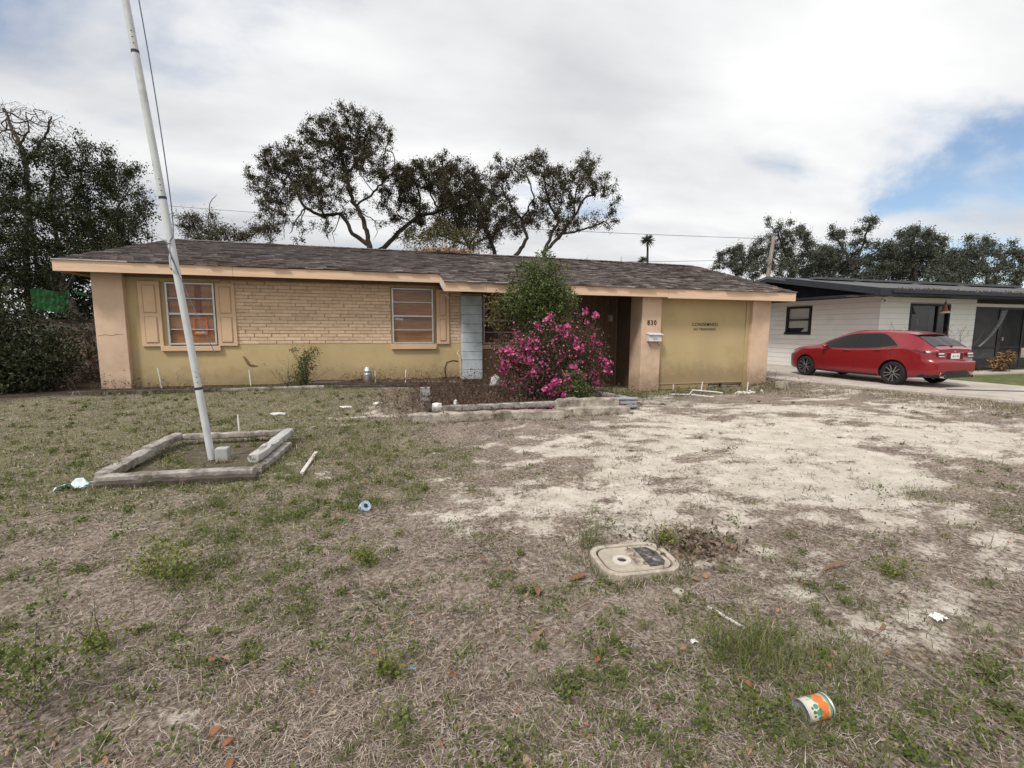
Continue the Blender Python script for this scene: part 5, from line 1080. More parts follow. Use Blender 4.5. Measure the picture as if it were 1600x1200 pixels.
# ------------------------------------------------------------------ trees
TREES = {}
TREES['oak_tall']=([(-1.22, 24.71, 11.56, 0.85), (-2.22, 24.4, 10.66, 0.96), (-0.22, 24.95, 11.1, 1.0), (0.51, 23.8, 10.54, 0.6), (-3.22, 24.48, 10.01, 0.77), (-4.32, 25.97, 9.63, 1.0), (-5.59, 28.22, 9.73, 0.81), (-3.64, 27.21, 9.54, 1.39), (-1.7, 26.62, 10.32, 1.39), (-0.1, 24.09, 9.48, 0.91), (-4.77, 26.39, 8.02, 0.89), (-5.07, 25.44, 7.24, 0.55), (-2.47, 24.39, 7.91, 1.03), (-1.28, 23.84, 8.14, 0.78), (-4.87, 25.04, 6.37, 0.4), (-4.49, 27.65, 7.33, 0.54), (0.66, 26.06, 9.42, 0.6), (-1.08, 26.26, 7.57, 0.47), (-3.73, 26.87, 6.57, 0.3), (-2.75, 24.36, 6.37, 0.33), (-2.12, 24.61, 6.4, 0.34), (-5.76, 27.04, 8.36, 0.49), (-6.02, 27.6, 9.18, 0.43), (0.46, 26.02, 7.79, 0.47), (1.15, 25.84, 7.25, 0.4), (-4.64, 24.43, 5.68, 0.27)],
 [[(-0.13999999999999999, 24.6, 0.0, 0.148), (-0.24, 24.6, 5.1, 0.114), (-0.32, 24.69, 5.63, 0.114), (-1.13, 25.1, 6.22, 0.076), (-1.37, 25.41, 6.83, 0.07), (-1.67, 25.56, 7.24, 0.064), (-2.47, 25.44, 7.07, 0.064), (-3.31, 25.7, 7.44, 0.057), (-3.65, 25.47, 8.11, 0.044), (-4.09, 26.16, 9.17, 0.032), (-4.92, 26.81, 9.54, 0.019)], [(-0.32, 24.69, 5.63, 0.114), (-0.42, 24.81, 6.36, 0.095), (-0.73, 25.06, 7.32, 0.083), (-1.08, 25.01, 7.74, 0.076), (-1.33, 25.68, 9.28, 0.064), (-1.56, 25.94, 10.26, 0.051), (-1.81, 26.51, 11.21, 0.038), (-2.3, 27.08, 11.84, 0.025)], [(-1.33, 25.68, 9.28, 0.051), (-0.5, 25.56, 10.24, 0.044), (-0.39, 25.63, 11.04, 0.038), (0.25, 25.44, 11.64, 0.025)], [(-0.9, 25.1, 7.62, 0.057), (-0.16, 24.94, 8.06, 0.051), (0.48, 24.96, 8.92, 0.038), (1.04, 24.78, 9.34, 0.025)], [(-3.31, 25.7, 7.44, 0.044), (-3.79, 25.76, 6.8, 0.032), (-4.05, 25.41, 6.11, 0.019)], [(-1.33, 25.68, 9.28, 0.038), (-1.94, 26.03, 10.71, 0.032), (-2.83, 26.12, 10.95, 0.025)], [(-2.47, 25.44, 7.07, 0.038), (-2.74, 25.66, 8.23, 0.032), (-3.53, 26.31, 9.11, 0.025)], [(-3.31, 25.7, 7.44, 0.03), (-3.54, 25.69, 6.81, 0.023), (-3.37, 25.11, 6.18, 0.018), (-3.49, 24.62, 5.67, 0.011)], [(-2.47, 25.44, 7.07, 0.03), (-2.18, 25.31, 6.66, 0.023), (-2.42, 25.46, 6.31, 0.018), (-2.17, 25.1, 5.73, 0.011)], [(-1.67, 25.56, 7.24, 0.03), (-1.84, 25.54, 6.73, 0.023), (-2.1, 25.6, 6.29, 0.018), (-1.99, 25.47, 5.77, 0.011)], [(-3.65, 25.47, 8.11, 0.03), (-4.16, 25.5, 7.18, 0.023), (-4.33, 25.3, 6.46, 0.018), (-4.32, 25.73, 5.88, 0.011)], [(-4.92, 26.81, 9.54, 0.025), (-5.36, 26.79, 8.32, 0.023), (-5.19, 26.31, 7.29, 0.018), (-4.96, 26.03, 6.26, 0.011)], [(-0.73, 25.06, 7.32, 0.03), (-0.04, 24.8, 6.85, 0.023), (0.1, 24.39, 6.25, 0.015), (-0.13, 24.54, 5.84, 0.01)], [(-4.09, 26.16, 9.17, 0.03), (-4.67, 26.17, 7.91, 0.025), (-4.78, 25.84, 6.76, 0.019), (-4.93, 25.63, 5.89, 0.013)]])
TREES['oak_leaning']=([(1.52, 26.87, 9.74, 0.83), (2.42, 25.48, 9.5, 0.93), (3.41, 25.88, 10.04, 0.82), (1.85, 27.04, 8.58, 0.7), (3.59, 24.46, 8.55, 0.84), (4.11, 24.33, 9.52, 0.71), (4.66, 24.52, 8.85, 0.86), (2.29, 26.4, 7.34, 0.49), (4.42, 25.48, 7.95, 0.68), (0.54, 25.69, 8.51, 0.46), (0.84, 25.73, 7.59, 0.47), (2.14, 24.78, 6.13, 0.39), (3.35, 25.25, 6.84, 0.61), (1.25, 25.0, 8.69, 0.52)],
 [[(0.1, 26.14, 0.0, 0.159), (0.0, 26.14, 5.4, 0.122), (0.57, 26.04, 5.94, 0.122), (1.08, 26.18, 6.52, 0.108), (1.85, 26.47, 7.26, 0.102), (2.34, 26.87, 7.72, 0.095), (3.4, 26.86, 8.03, 0.081), (4.34, 27.15, 8.59, 0.061), (4.9, 26.53, 9.09, 0.041)], [(2.34, 26.87, 7.72, 0.068), (2.43, 26.96, 8.67, 0.054), (2.2, 26.9, 9.48, 0.041), (1.75, 27.61, 10.16, 0.027)], [(3.4, 26.86, 8.03, 0.054), (2.98, 27.11, 9.09, 0.047), (3.67, 27.35, 10.25, 0.034)], [(1.85, 26.47, 7.26, 0.041), (1.2, 26.71, 7.67, 0.027), (0.85, 26.67, 7.31, 0.02)], [(3.4, 26.86, 8.03, 0.032), (3.55, 26.74, 7.4, 0.024), (3.32, 27.22, 6.88, 0.016)], [(4.34, 27.15, 8.59, 0.032), (4.73, 26.92, 7.62, 0.022), (4.49, 27.01, 6.74, 0.014)]])
TREES['oak_spreading']=([(6.08, 28.69, 10.15, 1.16), (7.19, 26.58, 10.27, 1.02), (7.97, 26.03, 10.52, 0.93), (9.31, 26.61, 11.25, 0.81), (9.6, 25.25, 9.47, 1.21), (11.34, 25.72, 10.46, 0.96), (12.82, 27.46, 11.77, 0.71), (10.7, 25.53, 8.88, 1.02), (12.15, 24.08, 9.53, 0.63), (12.69, 23.97, 8.87, 0.46), (12.0, 24.45, 7.67, 0.57), (9.42, 27.4, 8.4, 1.08), (7.2, 26.57, 8.23, 1.17), (5.72, 26.7, 7.88, 1.02), (4.04, 26.44, 7.3, 0.85), (10.75, 27.6, 7.51, 0.63), (6.5, 26.8, 6.81, 0.67), (5.12, 26.45, 6.74, 0.58), (10.82, 24.41, 7.65, 0.56), (9.96, 24.65, 7.71, 0.56), (12.87, 24.25, 8.1, 0.32), (8.85, 27.62, 11.83, 0.46), (12.65, 24.16, 7.37, 0.29), (11.18, 24.47, 9.56, 0.63)],
 [[(6.8, 26.86, 0.0, 0.155), (6.7, 26.86, 5.57, 0.119), (6.61, 26.94, 6.05, 0.119), (6.47, 27.02, 6.49, 0.104), (5.88, 27.05, 7.72, 0.075), (5.78, 27.84, 9.16, 0.06), (5.61, 27.54, 9.96, 0.037)], [(7.6, 26.6, 5.57, 0.119), (7.97, 26.54, 5.94, 0.119), (8.5, 26.53, 6.8, 0.097), (8.31, 27.05, 7.99, 0.075), (7.65, 27.23, 8.78, 0.06), (7.21, 28.09, 10.07, 0.045)], [(9.4, 26.13, 5.95, 0.104), (9.79, 26.13, 6.88, 0.09), (10.27, 26.08, 7.76, 0.075), (9.65, 26.06, 8.72, 0.067), (9.44, 26.16, 9.89, 0.052), (9.21, 25.76, 10.55, 0.037)], [(9.4, 26.13, 5.95, 0.104), (10.4, 25.97, 7.03, 0.09), (11.11, 25.8, 8.05, 0.075), (11.59, 25.49, 9.0, 0.06), (12.58, 25.73, 9.58, 0.045)], [(10.4, 25.97, 7.03, 0.06), (12.13, 25.53, 7.44, 0.052), (12.96, 25.73, 7.87, 0.037), (13.49, 25.51, 7.34, 0.022)], [(11.11, 25.8, 8.05, 0.045), (11.26, 25.93, 9.45, 0.037), (11.59, 25.41, 10.45, 0.03)], [(8.31, 27.05, 7.99, 0.045), (9.07, 26.98, 9.19, 0.037), (8.55, 27.01, 10.6, 0.03)]])
TREES['dark_leaning']=([(-10.07, 17.72, 5.75, 0.98), (-8.98, 17.34, 6.15, 0.9), (-8.04, 17.16, 6.18, 0.85), (-8.23, 19.38, 6.25, 0.78), (-6.44, 16.24, 4.93, 0.52), (-9.12, 16.64, 4.4, 1.12), (-9.42, 19.77, 5.04, 1.32), (-11.2, 18.87, 3.55, 1.12), (-11.08, 20.25, 3.31, 1.07), (-7.38, 17.33, 4.43, 0.71), (-7.39, 19.03, 4.55, 0.39), (-9.31, 19.13, 7.61, 0.37), (-8.57, 19.35, 7.44, 0.34), (-7.69, 18.86, 6.76, 0.34), (-12.04, 19.06, 5.11, 1.0), (-8.37, 16.46, 3.53, 0.73), (-7.89, 16.74, 3.68, 0.64)],
 [[(-8.42, 17.52, 0.0, 0.166), (-8.52, 17.52, 0.55, 0.128), (-8.74, 17.65, 1.15, 0.12), (-9.24, 18.13, 1.95, 0.104), (-9.73, 18.61, 2.67, 0.088), (-9.97, 19.09, 3.84, 0.072), (-10.07, 19.14, 4.86, 0.056), (-10.21, 19.41, 5.93, 0.04), (-10.2, 19.71, 6.83, 0.024)], [(-9.73, 18.61, 2.67, 0.064), (-8.9, 18.51, 3.81, 0.048), (-8.22, 18.56, 5.06, 0.04), (-7.79, 18.74, 5.94, 0.024)], [(-9.97, 19.09, 3.84, 0.048), (-11.05, 19.5, 4.67, 0.04), (-11.64, 19.82, 5.72, 0.024)], [(-8.9, 18.51, 3.81, 0.032), (-7.89, 18.3, 4.43, 0.024), (-7.13, 18.23, 4.86, 0.016)], [(-10.07, 19.14, 4.86, 0.04), (-9.34, 19.06, 5.9, 0.032), (-9.18, 19.26, 6.98, 0.024), (-9.35, 19.25, 7.66, 0.016)]])
TREES['bare']=([(-15.68, 27.69, 11.02, 0.99), (-14.49, 27.41, 10.83, 0.93), (-12.27, 24.32, 9.23, 0.73), (-16.22, 27.86, 10.11, 0.88), (-14.95, 27.43, 9.82, 0.88), (-12.82, 26.0, 9.26, 0.51), (-15.1, 25.1, 9.58, 0.65)],
 [[(-14.47, 25.43, 0.0, 0.159), (-14.57, 25.43, 4.02, 0.122), (-14.44, 25.7, 6.49, 0.11), (-14.68, 26.37, 8.53, 0.099), (-14.7, 26.15, 9.38, 0.077), (-15.29, 26.83, 10.23, 0.055), (-15.59, 27.16, 10.99, 0.033)], [(-14.68, 26.37, 8.53, 0.088), (-14.12, 26.31, 9.37, 0.055), (-13.45, 25.8, 9.91, 0.044), (-13.11, 25.46, 10.33, 0.028)], [(-14.49, 25.98, 8.69, 0.066), (-13.63, 25.77, 8.96, 0.044), (-12.77, 25.67, 9.23, 0.028)], [(-14.7, 26.15, 9.38, 0.055), (-14.28, 26.1, 9.93, 0.033), (-14.43, 26.31, 10.78, 0.022)]])
TREES['low_background']=([(-10.95, 33.88, 7.97, 0.87), (-9.89, 34.02, 7.8, 0.96), (-8.3, 31.68, 7.09, 0.75), (-7.01, 30.74, 6.92, 0.59), (-6.23, 32.94, 7.69, 0.64), (-9.87, 31.57, 6.76, 0.74)],
 [[(-9.96, 32.65, 0.0, 0.121), (-10.06, 32.65, 5.07, 0.093), (-10.03, 32.78, 6.23, 0.093), (-10.46, 33.49, 7.27, 0.062), (-10.64, 33.16, 7.95, 0.039)], [(-10.03, 32.78, 6.23, 0.062), (-9.18, 32.68, 7.38, 0.046), (-8.83, 33.01, 7.77, 0.023)], [(-10.03, 32.78, 6.23, 0.062), (-7.52, 32.15, 6.93, 0.039), (-6.27, 32.22, 7.66, 0.031)], [(-9.72, 32.9, 7.95, 0.028), (-9.58, 32.99, 8.99, 0.023), (-9.3, 33.45, 9.66, 0.015)]])
TREES['r_round']=([(26.98, 30.84, 7.37, 1.1), (26.57, 31.87, 6.8, 0.82), (26.92, 29.74, 6.73, 0.97)],
 [[(26.900000000000002, 30.42, 0.0, 0.129), (26.8, 30.42, 4.78, 0.099), (26.84, 30.59, 6.26, 0.099), (26.97, 30.98, 7.54, 0.06)], [(26.83, 30.57, 6.01, 0.06), (25.9, 30.92, 6.75, 0.04)]])
TREES['r_a']=([(27.88, 27.89, 8.68, 1.02), (30.63, 29.04, 8.13, 1.37), (28.04, 29.3, 7.56, 1.21), (30.71, 27.38, 7.03, 1.03), (29.27, 27.91, 6.4, 1.22), (28.73, 26.5, 8.24, 0.63), (26.32, 26.95, 6.01, 0.9), (26.95, 28.75, 5.81, 1.04), (28.56, 27.89, 5.63, 1.13), (31.65, 28.39, 5.94, 1.07)],
 [[(29.380000000000003, 27.57, 0.0, 0.17), (29.28, 27.57, 4.38, 0.131), (29.23, 27.78, 6.01, 0.122), (28.9, 28.21, 7.43, 0.075), (28.06, 28.06, 8.63, 0.047)], [(29.23, 27.78, 6.01, 0.094), (30.44, 27.58, 7.18, 0.056), (30.03, 27.64, 8.4, 0.038)], [(29.23, 27.78, 6.01, 0.075), (27.64, 28.38, 7.17, 0.056)]])
TREES['r_b']=([(32.38, 26.97, 8.23, 0.84), (33.29, 25.95, 8.54, 0.82), (32.36, 24.63, 9.02, 0.52), (33.54, 26.72, 7.06, 1.22), (31.78, 27.11, 6.39, 0.85), (33.47, 24.34, 7.3, 0.79), (33.73, 25.62, 6.28, 1.1), (30.92, 26.22, 8.88, 0.36), (32.91, 26.58, 5.78, 1.22), (33.72, 24.77, 5.47, 1.16), (30.01, 25.76, 6.88, 0.62)],
 [[(32.76, 25.52, 0.0, 0.166), (32.66, 25.52, 4.08, 0.128), (32.62, 25.75, 5.89, 0.109), (31.99, 26.08, 7.25, 0.073), (32.06, 26.87, 8.37, 0.046)], [(32.62, 25.75, 5.89, 0.091), (33.42, 25.74, 7.71, 0.073), (33.33, 25.36, 9.16, 0.036)], [(32.94, 25.71, 6.35, 0.073), (34.95, 25.28, 7.49, 0.036)]])
TREES['r_c']=([(34.24, 22.99, 7.85, 0.76), (35.86, 24.42, 7.35, 1.43), (38.49, 24.7, 7.53, 1.2), (34.63, 24.21, 6.22, 1.15), (37.1, 23.2, 6.19, 1.05), (37.45, 24.73, 6.18, 1.38), (35.56, 24.87, 5.46, 1.09), (35.57, 22.07, 4.95, 1.01)],
 [[(35.88, 23.54, 0.0, 0.183), (35.78, 23.54, 3.8, 0.141), (35.76, 23.79, 5.78, 0.124), (36.15, 24.38, 7.18, 0.088), (35.94, 24.16, 8.35, 0.044)], [(35.76, 23.79, 5.78, 0.088), (37.07, 23.58, 7.19, 0.053)], [(35.76, 23.79, 5.78, 0.071), (34.5, 24.24, 6.56, 0.053)]])
TREES['r_d']=([(37.17, 21.81, 6.42, 0.92), (40.44, 22.59, 7.2, 0.88), (40.34, 21.3, 6.65, 0.85), (38.56, 22.82, 5.6, 0.97), (38.35, 20.96, 5.54, 1.0), (42.76, 21.9, 6.04, 0.97), (41.39, 20.17, 5.96, 0.91), (37.34, 21.42, 7.38, 0.41), (37.06, 22.23, 4.8, 1.03), (38.35, 21.38, 4.76, 1.1), (40.95, 21.26, 4.83, 1.12)],
 [[(39.410000000000004, 21.45, 0.0, 0.156), (39.31, 21.45, 3.54, 0.12), (39.28, 21.67, 5.24, 0.103), (39.64, 22.27, 6.6, 0.069), (39.71, 22.66, 7.6, 0.034)], [(39.28, 21.67, 5.24, 0.086), (40.76, 21.41, 6.61, 0.051), (40.42, 20.89, 7.04, 0.026)], [(39.28, 21.67, 5.24, 0.069), (37.87, 22.21, 6.42, 0.043)]])
TREES['oak_behind']=([(2.61, 29.92, 8.62, 1.02), (4.22, 30.2, 8.87, 1.13), (5.86, 29.61, 9.31, 1.12), (7.63, 29.72, 8.61, 1.06), (5.04, 29.62, 7.56, 0.88), (3.43, 28.79, 7.19, 0.69), (6.68, 28.37, 7.11, 0.7), (8.82, 29.7, 7.96, 0.75), (2.1, 30.09, 7.63, 0.55), (9.56, 29.3, 8.45, 0.66), (6.4, 30.86, 8.37, 0.92), (4.48, 30.53, 10.14, 0.81), (7.24, 29.88, 10.0, 0.82)],
 [[(5.76, 29.31, 0.0, 0.125), (5.66, 29.31, 6.06, 0.096), (5.6, 29.4, 6.66, 0.096), (4.97, 29.89, 8.08, 0.064), (4.39, 29.96, 9.21, 0.04), (4.1, 30.68, 10.15, 0.024)], [(5.6, 29.4, 6.66, 0.08), (6.5, 29.34, 8.25, 0.056), (7.3, 29.24, 9.64, 0.032)], [(4.97, 29.89, 8.08, 0.056), (3.25, 30.46, 8.67, 0.032)], [(5.6, 29.4, 6.66, 0.064), (7.83, 28.91, 7.86, 0.04), (9.35, 29.08, 8.58, 0.024)], [(5.6, 29.4, 6.66, 0.064), (3.97, 29.95, 7.33, 0.04), (2.42, 30.19, 7.67, 0.024)]])
TREES['r_e']=([(36.29, 31.43, 7.79, 1.19), (36.93, 30.8, 6.41, 1.29), (34.56, 30.85, 6.17, 1.17), (35.23, 30.17, 6.94, 1.15)],
 [[(35.28, 30.08, 0.0, 0.164), (35.18, 30.08, 4.47, 0.126), (35.23, 30.26, 6.03, 0.105), (34.64, 29.98, 7.25, 0.063)], [(35.23, 30.26, 6.03, 0.084), (36.16, 30.08, 6.82, 0.042)], [(35.23, 30.26, 6.03, 0.084), (34.34, 30.57, 6.55, 0.042)]])
TREES['r_f']=([(41.52, 29.59, 7.76, 1.18), (40.95, 28.17, 6.26, 1.24), (40.18, 29.42, 6.22, 1.17), (39.52, 27.86, 6.82, 1.12)],
 [[(40.68, 28.53, 0.0, 0.164), (40.58, 28.53, 4.49, 0.126), (40.63, 28.71, 6.05, 0.105), (39.86, 28.38, 7.25, 0.063)], [(40.63, 28.71, 6.05, 0.084), (41.56, 28.54, 6.84, 0.042)], [(40.63, 28.71, 6.05, 0.084), (39.73, 29.03, 6.57, 0.042)]])
TREES['r_g']=([(43.73, 26.77, 7.45, 1.12), (47.21, 27.93, 6.46, 1.29), (42.94, 26.94, 6.04, 1.12), (46.92, 28.42, 7.2, 1.19)],
 [[(45.22, 27.23, 0.0, 0.164), (45.12, 27.23, 4.51, 0.126), (45.17, 27.41, 6.07, 0.105), (44.87, 27.44, 7.34, 0.063)], [(45.17, 27.41, 6.07, 0.084), (46.1, 27.24, 6.86, 0.042)], [(45.17, 27.41, 6.07, 0.084), (44.28, 27.73, 6.59, 0.042)]])
def colonize(limbs, lobes, rng, per_m3, step, infl, kill, wob=.35, maxit=120):
    nodes = []; par = []; rad = []
    key = {}
    for l in limbs:
        prev = key.get(tuple(l[0][:3]), None)
        if prev is None:
            if nodes:
                d = [sum((a-b)**2 for a, b in zip(n_, l[0][:3])) for n_ in nodes]; prev = int(np.argmin(d))
                if d[prev] > .4**2: nodes.append(np.array([l[0][0],l[0][1],0.0])); par.append(-1); rad.append(l[0][3]*1.15); nodes.append(np.array(l[0][:3])); par.append(len(nodes)-2); rad.append(l[0][3]); prev = len(nodes)-1
            else:
                nodes.append(np.array(l[0][:3])); par.append(-1); rad.append(l[0][3]); prev = 0
            key[tuple(l[0][:3])] = prev
        for a, b in zip(l[:-1], l[1:]):
            pa, pb_ = np.array(a[:3]), np.array(b[:3]); n = max(1, int(np.linalg.norm(pb_-pa)/step))
            for i in range(1, n+1):
                t = i/n; jit = rng.normal(0, .035, 3)*(0 if i == n else 1)*min(1, np.linalg.norm(pb_-pa))
                nodes.append(pa*(1-t)+pb_*t+jit); par.append(prev); rad.append(a[3]*(1-t)+b[3]*t); prev = len(nodes)-1
            key[tuple(b[:3])] = prev
    nlimb = len(nodes); A = []
    for x, y, z, r in lobes:
        k = max(6, int(per_m3*4.19*r**3*.85)); p = unit(rng.normal(size=(k,3)))*(rng.random((k,1))**.45)*r*np.array([1,1,.85]); A.append(p+np.array([x,y,z]))
    A = np.concatenate(A); P = np.array(nodes); best = np.full(len(A), 1e9); bi = np.zeros(len(A), int)
    def upd(s):
        for i0 in range(s, len(P), 400):
            d = ((A[:,None,:]-P[None,i0:i0+400])**2).sum(-1); m = d.argmin(1); dm = d[np.arange(len(A)), m]; k = dm < best; best[k] = dm[k]; bi[k] = m[k]+i0
    upd(0)
    for it in range(maxit):
        act = best < infl**2 if it > 2 else best < 1e8
        if not act.any() or len(A) < 3: break
        acc = np.zeros((len(P),3)); np.add.at(acc, bi[act], unit(A[act]-P[bi[act]])); cnt = np.bincount(bi[act], minlength=len(P))
        g = np.nonzero(cnt)[0]
        d = unit(acc[g]/cnt[g][:,None]+rng.normal(0, wob, (len(g),3))); new = P[g]+d*step
        s = len(P); P = np.concatenate([P, new]); par += list(g); rad += [0.0]*len(g); upd(s)
        keep = best > kill**2; A = A[keep]; best = best[keep]; bi = bi[keep]
        if len(P) > 15000: break
    return P, np.array(par), np.array(rad), nlimb
def tree_mesh(P, par, rad0, twig, expo=2.4):
    n = len(P); r = np.zeros(n); kids = [[] for _ in range(n)]
    for i in range(n):
        if par[i] >= 0: kids[par[i]].append(i)
    acc = np.zeros(n)
    for i in range(n-1,-1,-1):
        if acc[i] == 0: acc[i] = twig**expo
        if par[i] >= 0: acc[par[i]] += acc[i]
    r = acc**(1/expo)
    lim = rad0 > 0; r[lim] = np.maximum(rad0[lim], np.minimum(r[lim], rad0[lim]*1.25))
    for i in range(n):
        if par[i] >= 0: r[i] = min(r[i], r[par[i]])
    m_ = MB(); seen = np.zeros(n, bool)
    starts = [(i, -1) for i in range(n) if par[i] < 0]
    while starts:
        s, p = starts.pop(); pts = []; rs_ = []
        if p >= 0: pts.append(P[p]); rs_.append(r[s])
        c = s
        while True:
            pts.append(P[c]); rs_.append(r[c])
            if not kids[c]: break
            k = max(kids[c], key=lambda j: r[j]); starts += [(j, c) for j in kids[c] if j != k]; c = k
        if len(pts) > 1: rs_[-1] *= .5; m_.tube(pts, rs_, 9 if rs_[0] > .09 else (5 if rs_[0] > .02 else 3), False)
    return m_, r, np.array([len(k) == 0 for k in kids])
def grow(name, label, cat, limbs, lobes, seed, per, step, leafn, leaf, leafmat, spread=.22, twig=.009, infl=None, kill=None, thresh=.022, group=None, up=.3, wob=.35, leafr=1.0, aspect=.5):
    rng = np.random.default_rng(seed); b = limbs[0][0]; root = thing(name, label, cat, (b[0],b[1],0), group)
    P, par, rad, nl = colonize(limbs, lobes, rng, per, step, infl or step*9, kill or step*1.6, wob)
    m_, r, tip = tree_mesh(P, par, rad, twig)
    part('trunk', m_, bark, root, smooth=True)
    cand = np.nonzero(r < thresh)[0]; cand = cand[cand >= nl] if (cand >= nl).any() else cand
    w_ = np.ones(len(cand))+2.0*tip[cand]; w_ *= .25+1.5*rng.random(len(cand))**2     # some twigs full, some nearly bare
    idx = rng.choice(cand, leafn, p=w_/w_.sum()); C = P[idx]+rng.normal(0, spread, (leafn,3))*rng.random((leafn,1))**.5
    V = leaf_quads(C, leaf, aspect, up, rng)-np.array(ORG[root.name])
    o = stuff_mesh('crown', quads_mesh('crown', V, leafmat), root); return root
grow('oak_tree','tallest gnarled live oak behind the roof with twin curved trunks and dense dark crown','tree',TREES['oak_tall'][1],TREES['oak_tall'][0],1,42,.20,72000,.085,lf_oak,spread=.13,twig=.0105,infl=3.2,kill=.27,wob=.6)
grow('oak_tree','middle oak whose thick trunk leans to the right behind the roof','tree',TREES['oak_leaning'][1],TREES['oak_leaning'][0],2,38,.21,44000,.088,lf_oak,spread=.14,twig=.0105,infl=3.2,kill=.28,wob=.6)
grow('oak_tree','open spreading oak with several forked stems right of the leaning oak','tree',TREES['oak_spreading'][1],TREES['oak_spreading'][0],3,28,.24,54000,.095,lf_oak,spread=.15,twig=.011,infl=3.4,kill=.32,wob=.6)
grow('oak_tree','airy grey twiggy oak filling the gap behind the leaning and spreading oaks','tree',TREES['oak_behind'][1],TREES['oak_behind'][0],8,16,.30,26000,.11,lf_far,spread=.24,twig=.011,infl=3.4,kill=.42,wob=.6)
grow('shade_tree','dark dense tree with slanting trunk crowding the left end of the house','tree',TREES['dark_leaning'][1],TREES['dark_leaning'][0],4,34,.2,80000,.08,lf_dark,spread=.17,twig=.006,aspect=.42)
grow('bare_tree','nearly leafless twiggy tree rising behind the dark tree at the upper left','tree',TREES['bare'][1],TREES['bare'][0],5,70.0,.2,1100,.05,lf_oak,spread=.12,twig=.0085,infl=1.2,kill=.20,wob=.5)
grow('scrub_tree','low ragged tree over the left part of the roof, behind the flagpole','tree',TREES['low_background'][1],TREES['low_background'][0],6,20.0,.26,14000,.10,lf_oak,spread=.25,twig=.008)
rl = dict(r_round=('round low tree at the left end of the trees behind the white house',11,10000),r_a=('dark tree behind the leaning utility pole',12,26000),r_b=('wind swept tree with open top, second right of the utility pole',13,22000),r_c=('densest dark tree above the middle of the white house roof',14,30000),r_e=('small dark tree filling in just right of the utility pole',16,13000),r_f=('small dark tree filling in left of the densest tree',17,13000),r_g=('small dark tree filling in right of the densest tree',18,13000),r_d=('wind swept feathery tree at the right edge above the porch',15,24000))
for k, (lb, sd_, n_) in rl.items():
    grow('background_tree',lb,'tree',TREES[k][1],TREES[k][0],sd_,13,.30,int(n_*1.2),.125,lf_far,spread=.20,twig=.013,kill=.42,infl=4,wob=.6,group='trees behind the white house',aspect=.45)
# distant woods closing the horizon
P = []
wd = np.random.default_rng(77)
for i in range(150):
    u = wd.uniform(-110,120); q = wd.uniform(55,75)+abs(u)*.1; h = wd.uniform(3.0,5.5); k = 130
    p = unit(wd.normal(size=(k,3)))*np.array([2.6,2.6,h*.55])*wd.random((k,1))**.3+np.array([u,q,h*.55]); P.append(p)
stuff_mesh('distant_woods', quads_mesh('distant_woods', leaf_quads(np.concatenate(P), .75, .7, .2, wd), lf_far))

# ------------------------------------------------------------------ shrubs
def shrub(name, label, cat, c, lobes, n, leaf, mat, seed, stems=14, twigmat=None, spread=1.0, aspect=.45, up=.5, shell=.35, group=None, stemr=.012):
    rng = np.random.default_rng(seed); root = thing(name, label, cat, c, group); m_ = MB()
    tot = sum(l[3]*l[4]*l[5] for l in lobes); C = []
    for lx, ly, lz, a, b, h in lobes:
        k = int(n*(a*b*h)/tot); d = unit(rng.normal(size=(k,3))); rr_ = (rng.random((k,1)))**shell
        nz = .72+.55*vnoise(d[:,0]*2.3+lx*5+40, d[:,2]*2.3+d[:,1]*1.7+lz*3+40)[:,None]
        C.append(d*rr_*nz*np.array([a,b,h])+np.array([lx,ly,lz]))
        for s in range(max(2, int(stems*(a*b*h)/tot))):
            e = unit(rng.normal(size=3))*np.array([a,b,h])*rng.uniform(.5,1.02)+np.array([lx,ly,lz]); bs = .12 if a > .3 else .02; st = np.array([c[0]+rng.normal(0,bs), c[1]+rng.normal(0,bs), c[2]]); md_ = (st+e)/2+rng.normal(0,.06,3)+np.array([0,0,.1])
            m_.tube([st,(st+md_)/2+rng.normal(0,.02,3),md_,(md_+e)/2+rng.normal(0,.03,3),e],[stemr,stemr*.85,stemr*.65,stemr*.45,stemr*.2],4,False)
    C = np.concatenate(C)
    # leaves gather on little twigs: pull part of them to shared points
    hubs = C[rng.choice(len(C), max(8,len(C)//14))]; h_i = rng.integers(0,len(hubs),len(C)); pull = rng.random(len(C)) < .6
    C[pull] = hubs[h_i[pull]]+rng.normal(0, .055*spread, (pull.sum(),3))
    C = C[C[:,2] > c[2]+.02]
    part('stems', m_, twigm if twigmat is None else twigmat, root)
    stuff_mesh('foliage', quads_mesh('foliage', leaf_quads(C, leaf, aspect, up, rng)-np.array(c), mat), root)
    return root, C
shrub('tall_shrub','tall rounded green shrub reaching above the eave in front of the house','shrub',(3.45,9.75,.0),
      [(3.42,9.75,2.52,.64,.5,.66),(3.35,9.75,2.0,.74,.6,.65),(3.75,9.75,2.1,.55,.55,.6),(2.95,9.7,2.05,.42,.4,.36),(3.5,9.7,1.4,.65,.55,.6)],27000,.062,lf_shrub,31,40,aspect=.42,spread=.8)
shrub('leaning_sprigs','sparse yellowish sprigs reaching left from the tall shrub before the dark window','shrub',(2.75,9.85,.2),[(2.45,9.85,2.05,.30,.25,.22),(2.45,9.85,1.72,.25,.25,.22)],900,.055,ramp_mat('olive_sprig_leaf',[(.08,.075,.03),(.13,.12,.04),(.19,.16,.06)]),32,10)
AZ = [(3.1,9.1,1.1,.85,.6,.55),(3.75,9.15,1.25,.9,.6,.65),(2.75,9.1,.95,.62,.55,.5),(4.1,9.15,1.05,.66,.55,.7),(3.5,8.85,.75,1.0,.55,.6),(4.15,9.0,.55,.6,.5,.45),(2.8,8.85,.6,.65,.5,.45)]
